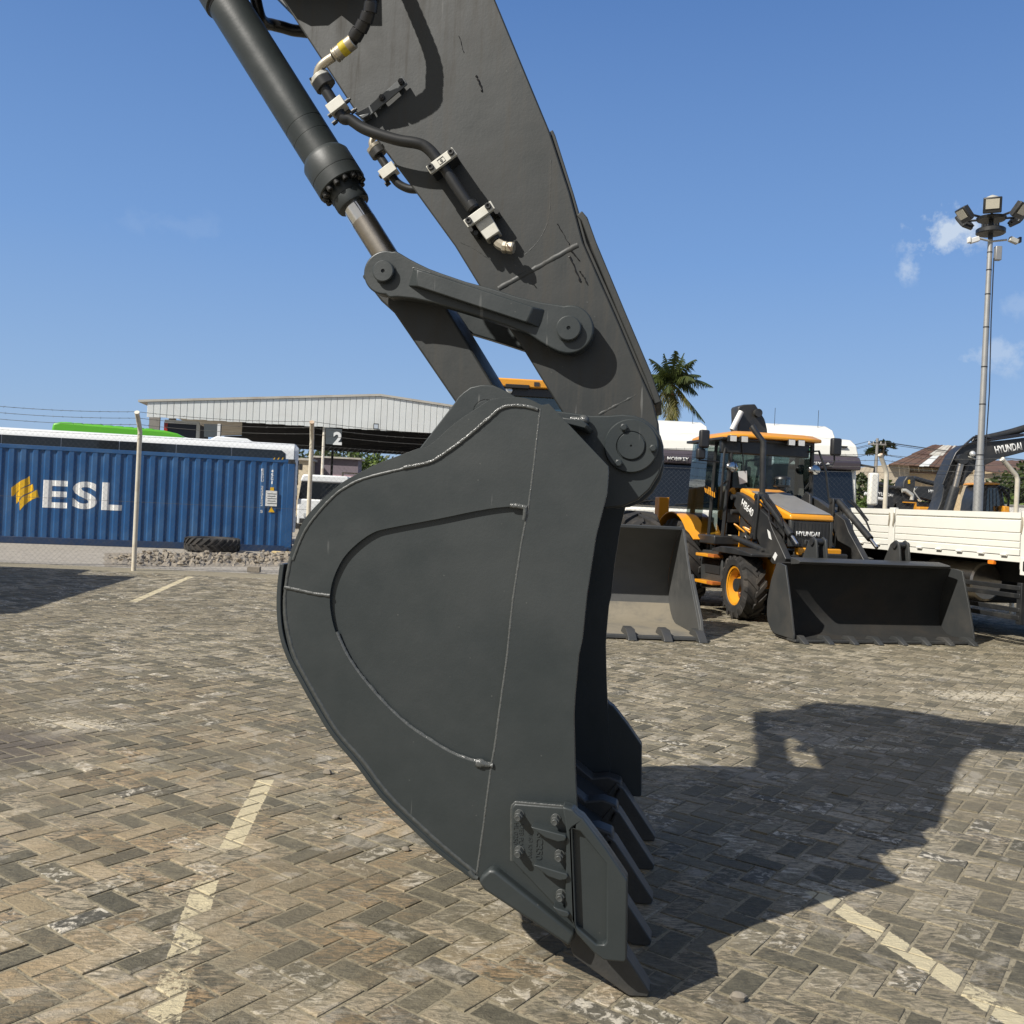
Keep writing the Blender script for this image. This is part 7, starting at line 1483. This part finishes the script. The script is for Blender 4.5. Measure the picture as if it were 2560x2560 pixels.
for i in range(ncol):
    for j in range(2):
        f0, f1 = i / ncol, (i + 1) / ncol - .004; g0, g1 = j / 2, (j + 1) / 2 + (.02 if j == 0 else 0); dz = .03 * ((i * 5 + j * 3) % 3)
        P = [roofpt(f0, g0), roofpt(f1, g0), roofpt(f1, g1), roofpt(f0, g1)]; P = [(x, y, z + dz * .5 + .05 * j) for x, y, z in P]
        grey = (j == 1 and 4 <= i <= 10) or (j == 0 and i in (5, 6, 7)); m = MB(); m.hexa(P + [(x, y, z + .05) for x, y, z in P]); m.build('roof_sheet', M['roofgrey' if grey and (i + j) % 5 else 'roofrust'] if not (j == 0 and i in (6, 7)) else M['clad'], h1, smooth=0)
m = MB(); V = [(rA[0], -.5, ez - .05), roofpt(0, 1), (rB[0] - 1.5, 8, ez)]; m.add(V + [(x, y, z - .06) for x, y, z in V], [(0, 1, 2), (5, 4, 3), (0, 3, 4, 1), (1, 4, 5, 2), (2, 5, 3, 0)]); m.build('roof_hip', M['roofrust'], h1)
m = MB(); b0, c0 = roofpt(0, 1), roofpt(1, 1); V = [b0, c0, (c0[0], 9, ez), (b0[0] - 1, 9, ez)]; m.hexa([(x, y, z - .06) for x, y, z in V] + V); m.build('roof_back', M['roofrust'], h1)
h2 = thing('shed_house', 'low rusted roof house partly hidden by the arched boom at the right edge', 'house', (at(2500, 1280, 58).x, 58, 0))
HF2 = Frame(at(2500, 1280, 58).x, 58, 0); P = HF2.pts(zx([(1540, 420), (1932, 300), (2400, 300), (2400, 455), (1560, 470)]), 0)
m = MB(); V = [(P[4][0], -.3, P[4][1]), (P[3][0], -.3, P[3][1]), (P[2][0], 4, P[2][1]), (P[1][0], 4, P[1][1]), (P[0][0], 1.5, P[0][1])]; m.add(V + [(x, y, z - .08) for x, y, z in V], [(0, 1, 2, 3, 4), (9, 8, 7, 6, 5)] + [(i, 5 + i, 5 + (i + 1) % 5, (i + 1) % 5) for i in range(5)]); m.build('roof', M['roofrust'], h2)
m = MB(); m.bb(P[4][0] + .3, P[3][0], .2, 5, 0, P[4][1] - .05); m.build('wall', M['wallbeige'], h2); m = MB(); q = HF2.pts(zx([(1620, 490), (1750, 560)]), 0); m.bb(q[0][0], q[1][0], .1, .3, 0, q[0][1]); m.build('pier', M['wallcream'], h2)
w_ = thing('boundary_wall', 'whitewashed low wall beside the excavator cab at the right edge', 'wall', (at(2530, 1280, 40).x, 40, 0)); zt_ = at(2535, 1265, 40).z; m = MB(); m.bb(-.6, 6, 0, .2, 0, zt_); m.build('masonry', M['wallcream'] if False else mat('whitewash', (.62, .60, .55), .85, 0, .15, 1.2), w_); m = MB(); m.bb(-.65, 6, -.04, .24, zt_, zt_ + .06); m.build('coping', M['concrete'], w_)
# ---- planting on the right ----
for k, (px, Y, h, cr, n, mt, lab) in enumerate(((2178, 52, 4.2, 1.7, 1500, 'leaf', 'dark shrub by the lorry mirror left of the houses'), (2205, 50, 3.2, 1.4, 1100, 'leaf2', 'bright banana-like shrub before the rust roofed house'), (2545, 46, 4.6, 2.2, 2400, 'leaf', 'dense dark green tree at the right edge behind the cranked post'), (2500, 44, 2.9, 1.1, 900, 'leaf2', 'light green bush under the arched boom by the orange cab roof'), (2305, 48, 2.6, 1.6, 1100, 'leaf', 'low green bushes in front of the old house wall'), (2335, 47, 2.4, 1.3, 900, 'leaf2', 'small sunlit bush in front of the old house, right part'), (2160, 58, 5.0, 1.5, 1200, 'leaf', 'tall dark tree just right of the lorry cab'))):
    p = at(px, 1280, Y); tree('leafy_tree', lab, (p.x, Y, 0), h, cr, n, .16, mt, 8, 'greenery on the right', seed=k + 40, trunk_r=.09)
for k, (px, py, rr_, lab) in enumerate(((2203, 1113, .85, 'slim papaya tree with one round leaf tuft high above the roofs'), (2184, 1130, .80, 'lower papaya tuft crossing the concrete power pole'))):
    Y = 70 + k; p = at(px - 6, 1280, Y); zt_ = at(px, py, Y).z; b = thing('papaya_tree', lab, 'tree', (p.x, Y, 0)); m = MB(); m.tube([(0, 0, 0), (.1, 0, zt_ * .6), (.18, 0, zt_)], [.10, .08, .06], 6); m.build('trunk', M['bark'], b); m = MB(); r = random.Random(k + 2)
    for q in range(260):
        g = r.uniform(0, 6.28); rr2 = rr_ * math.sqrt(r.random()); c = Vector((.18 + rr2 * math.cos(g), rr2 * math.sin(g), zt_ + .25 - rr2 * .35 + r.uniform(-.2, .2))); a = Vector((r.gauss(0, 1), r.gauss(0, 1), r.gauss(0, .4))).normalized(); bb_ = a.cross(Vector((0, .3, 1))).normalized(); m.add([c - a * .2, c + bb_ * .1, c + a * .2, c - bb_ * .1], [(0, 1, 2, 3)])
    m.build('crown', M['leaf'], b, smooth=0, norm=False)
pp_ = at(2186, 1280, 64); zt_ = at(2187, 1103, 64).z
up_ = thing('utility_pole', 'thin concrete power pole with a cross arm right of the lorry cab', 'pole', (pp_.x, 64, 0)); m = MB(); m.tube([(0, 0, 0), (0, 0, zt_ + .2)], [.14, .09], 8); m.build('pole', M['concrete'], up_); m = MB(); m.bb(-.6, .6, -.05, .05, zt_ - .25, zt_ - .15); m.build('cross_arm', M['concrete'], up_)
for x in (-.55, -.25, .25, .55): m = MB(); m.lathe((x, 0, zt_ - .15), (0, 0, 1), [(0, .04), (.14, .03)], 8); m.build('insulator', M['white'], up_)
for x, dz, tx, tz in ((-.55, 0, 26, 4.6), (.25, 0, 28, 4.2), (.55, 0, 30, 3.6), (-.25, -.8, 30, 2.2)):
    m = MB(); n = 16; A = Vector((x, 0, zt_ - .02 + dz)); B = Vector((tx, -6, zt_ - 1.2 + dz * 1.6)); m.tube([A.lerp(B, i / n) - Vector((0, 0, 1.1 * 4 * (i / n) * (1 - i / n) * .6)) for i in range(n + 1)], .016, 4); m.build('power_line', M['dgrey'], up_)
    m = MB(); B = Vector((-14 + x, 20, zt_ - 2.5 + dz)); m.tube([A.lerp(B, i / n) - Vector((0, 0, .6 * 4 * (i / n) * (1 - i / n))) for i in range(n + 1)], .016, 4); m.build('power_line', M['dgrey'], up_)
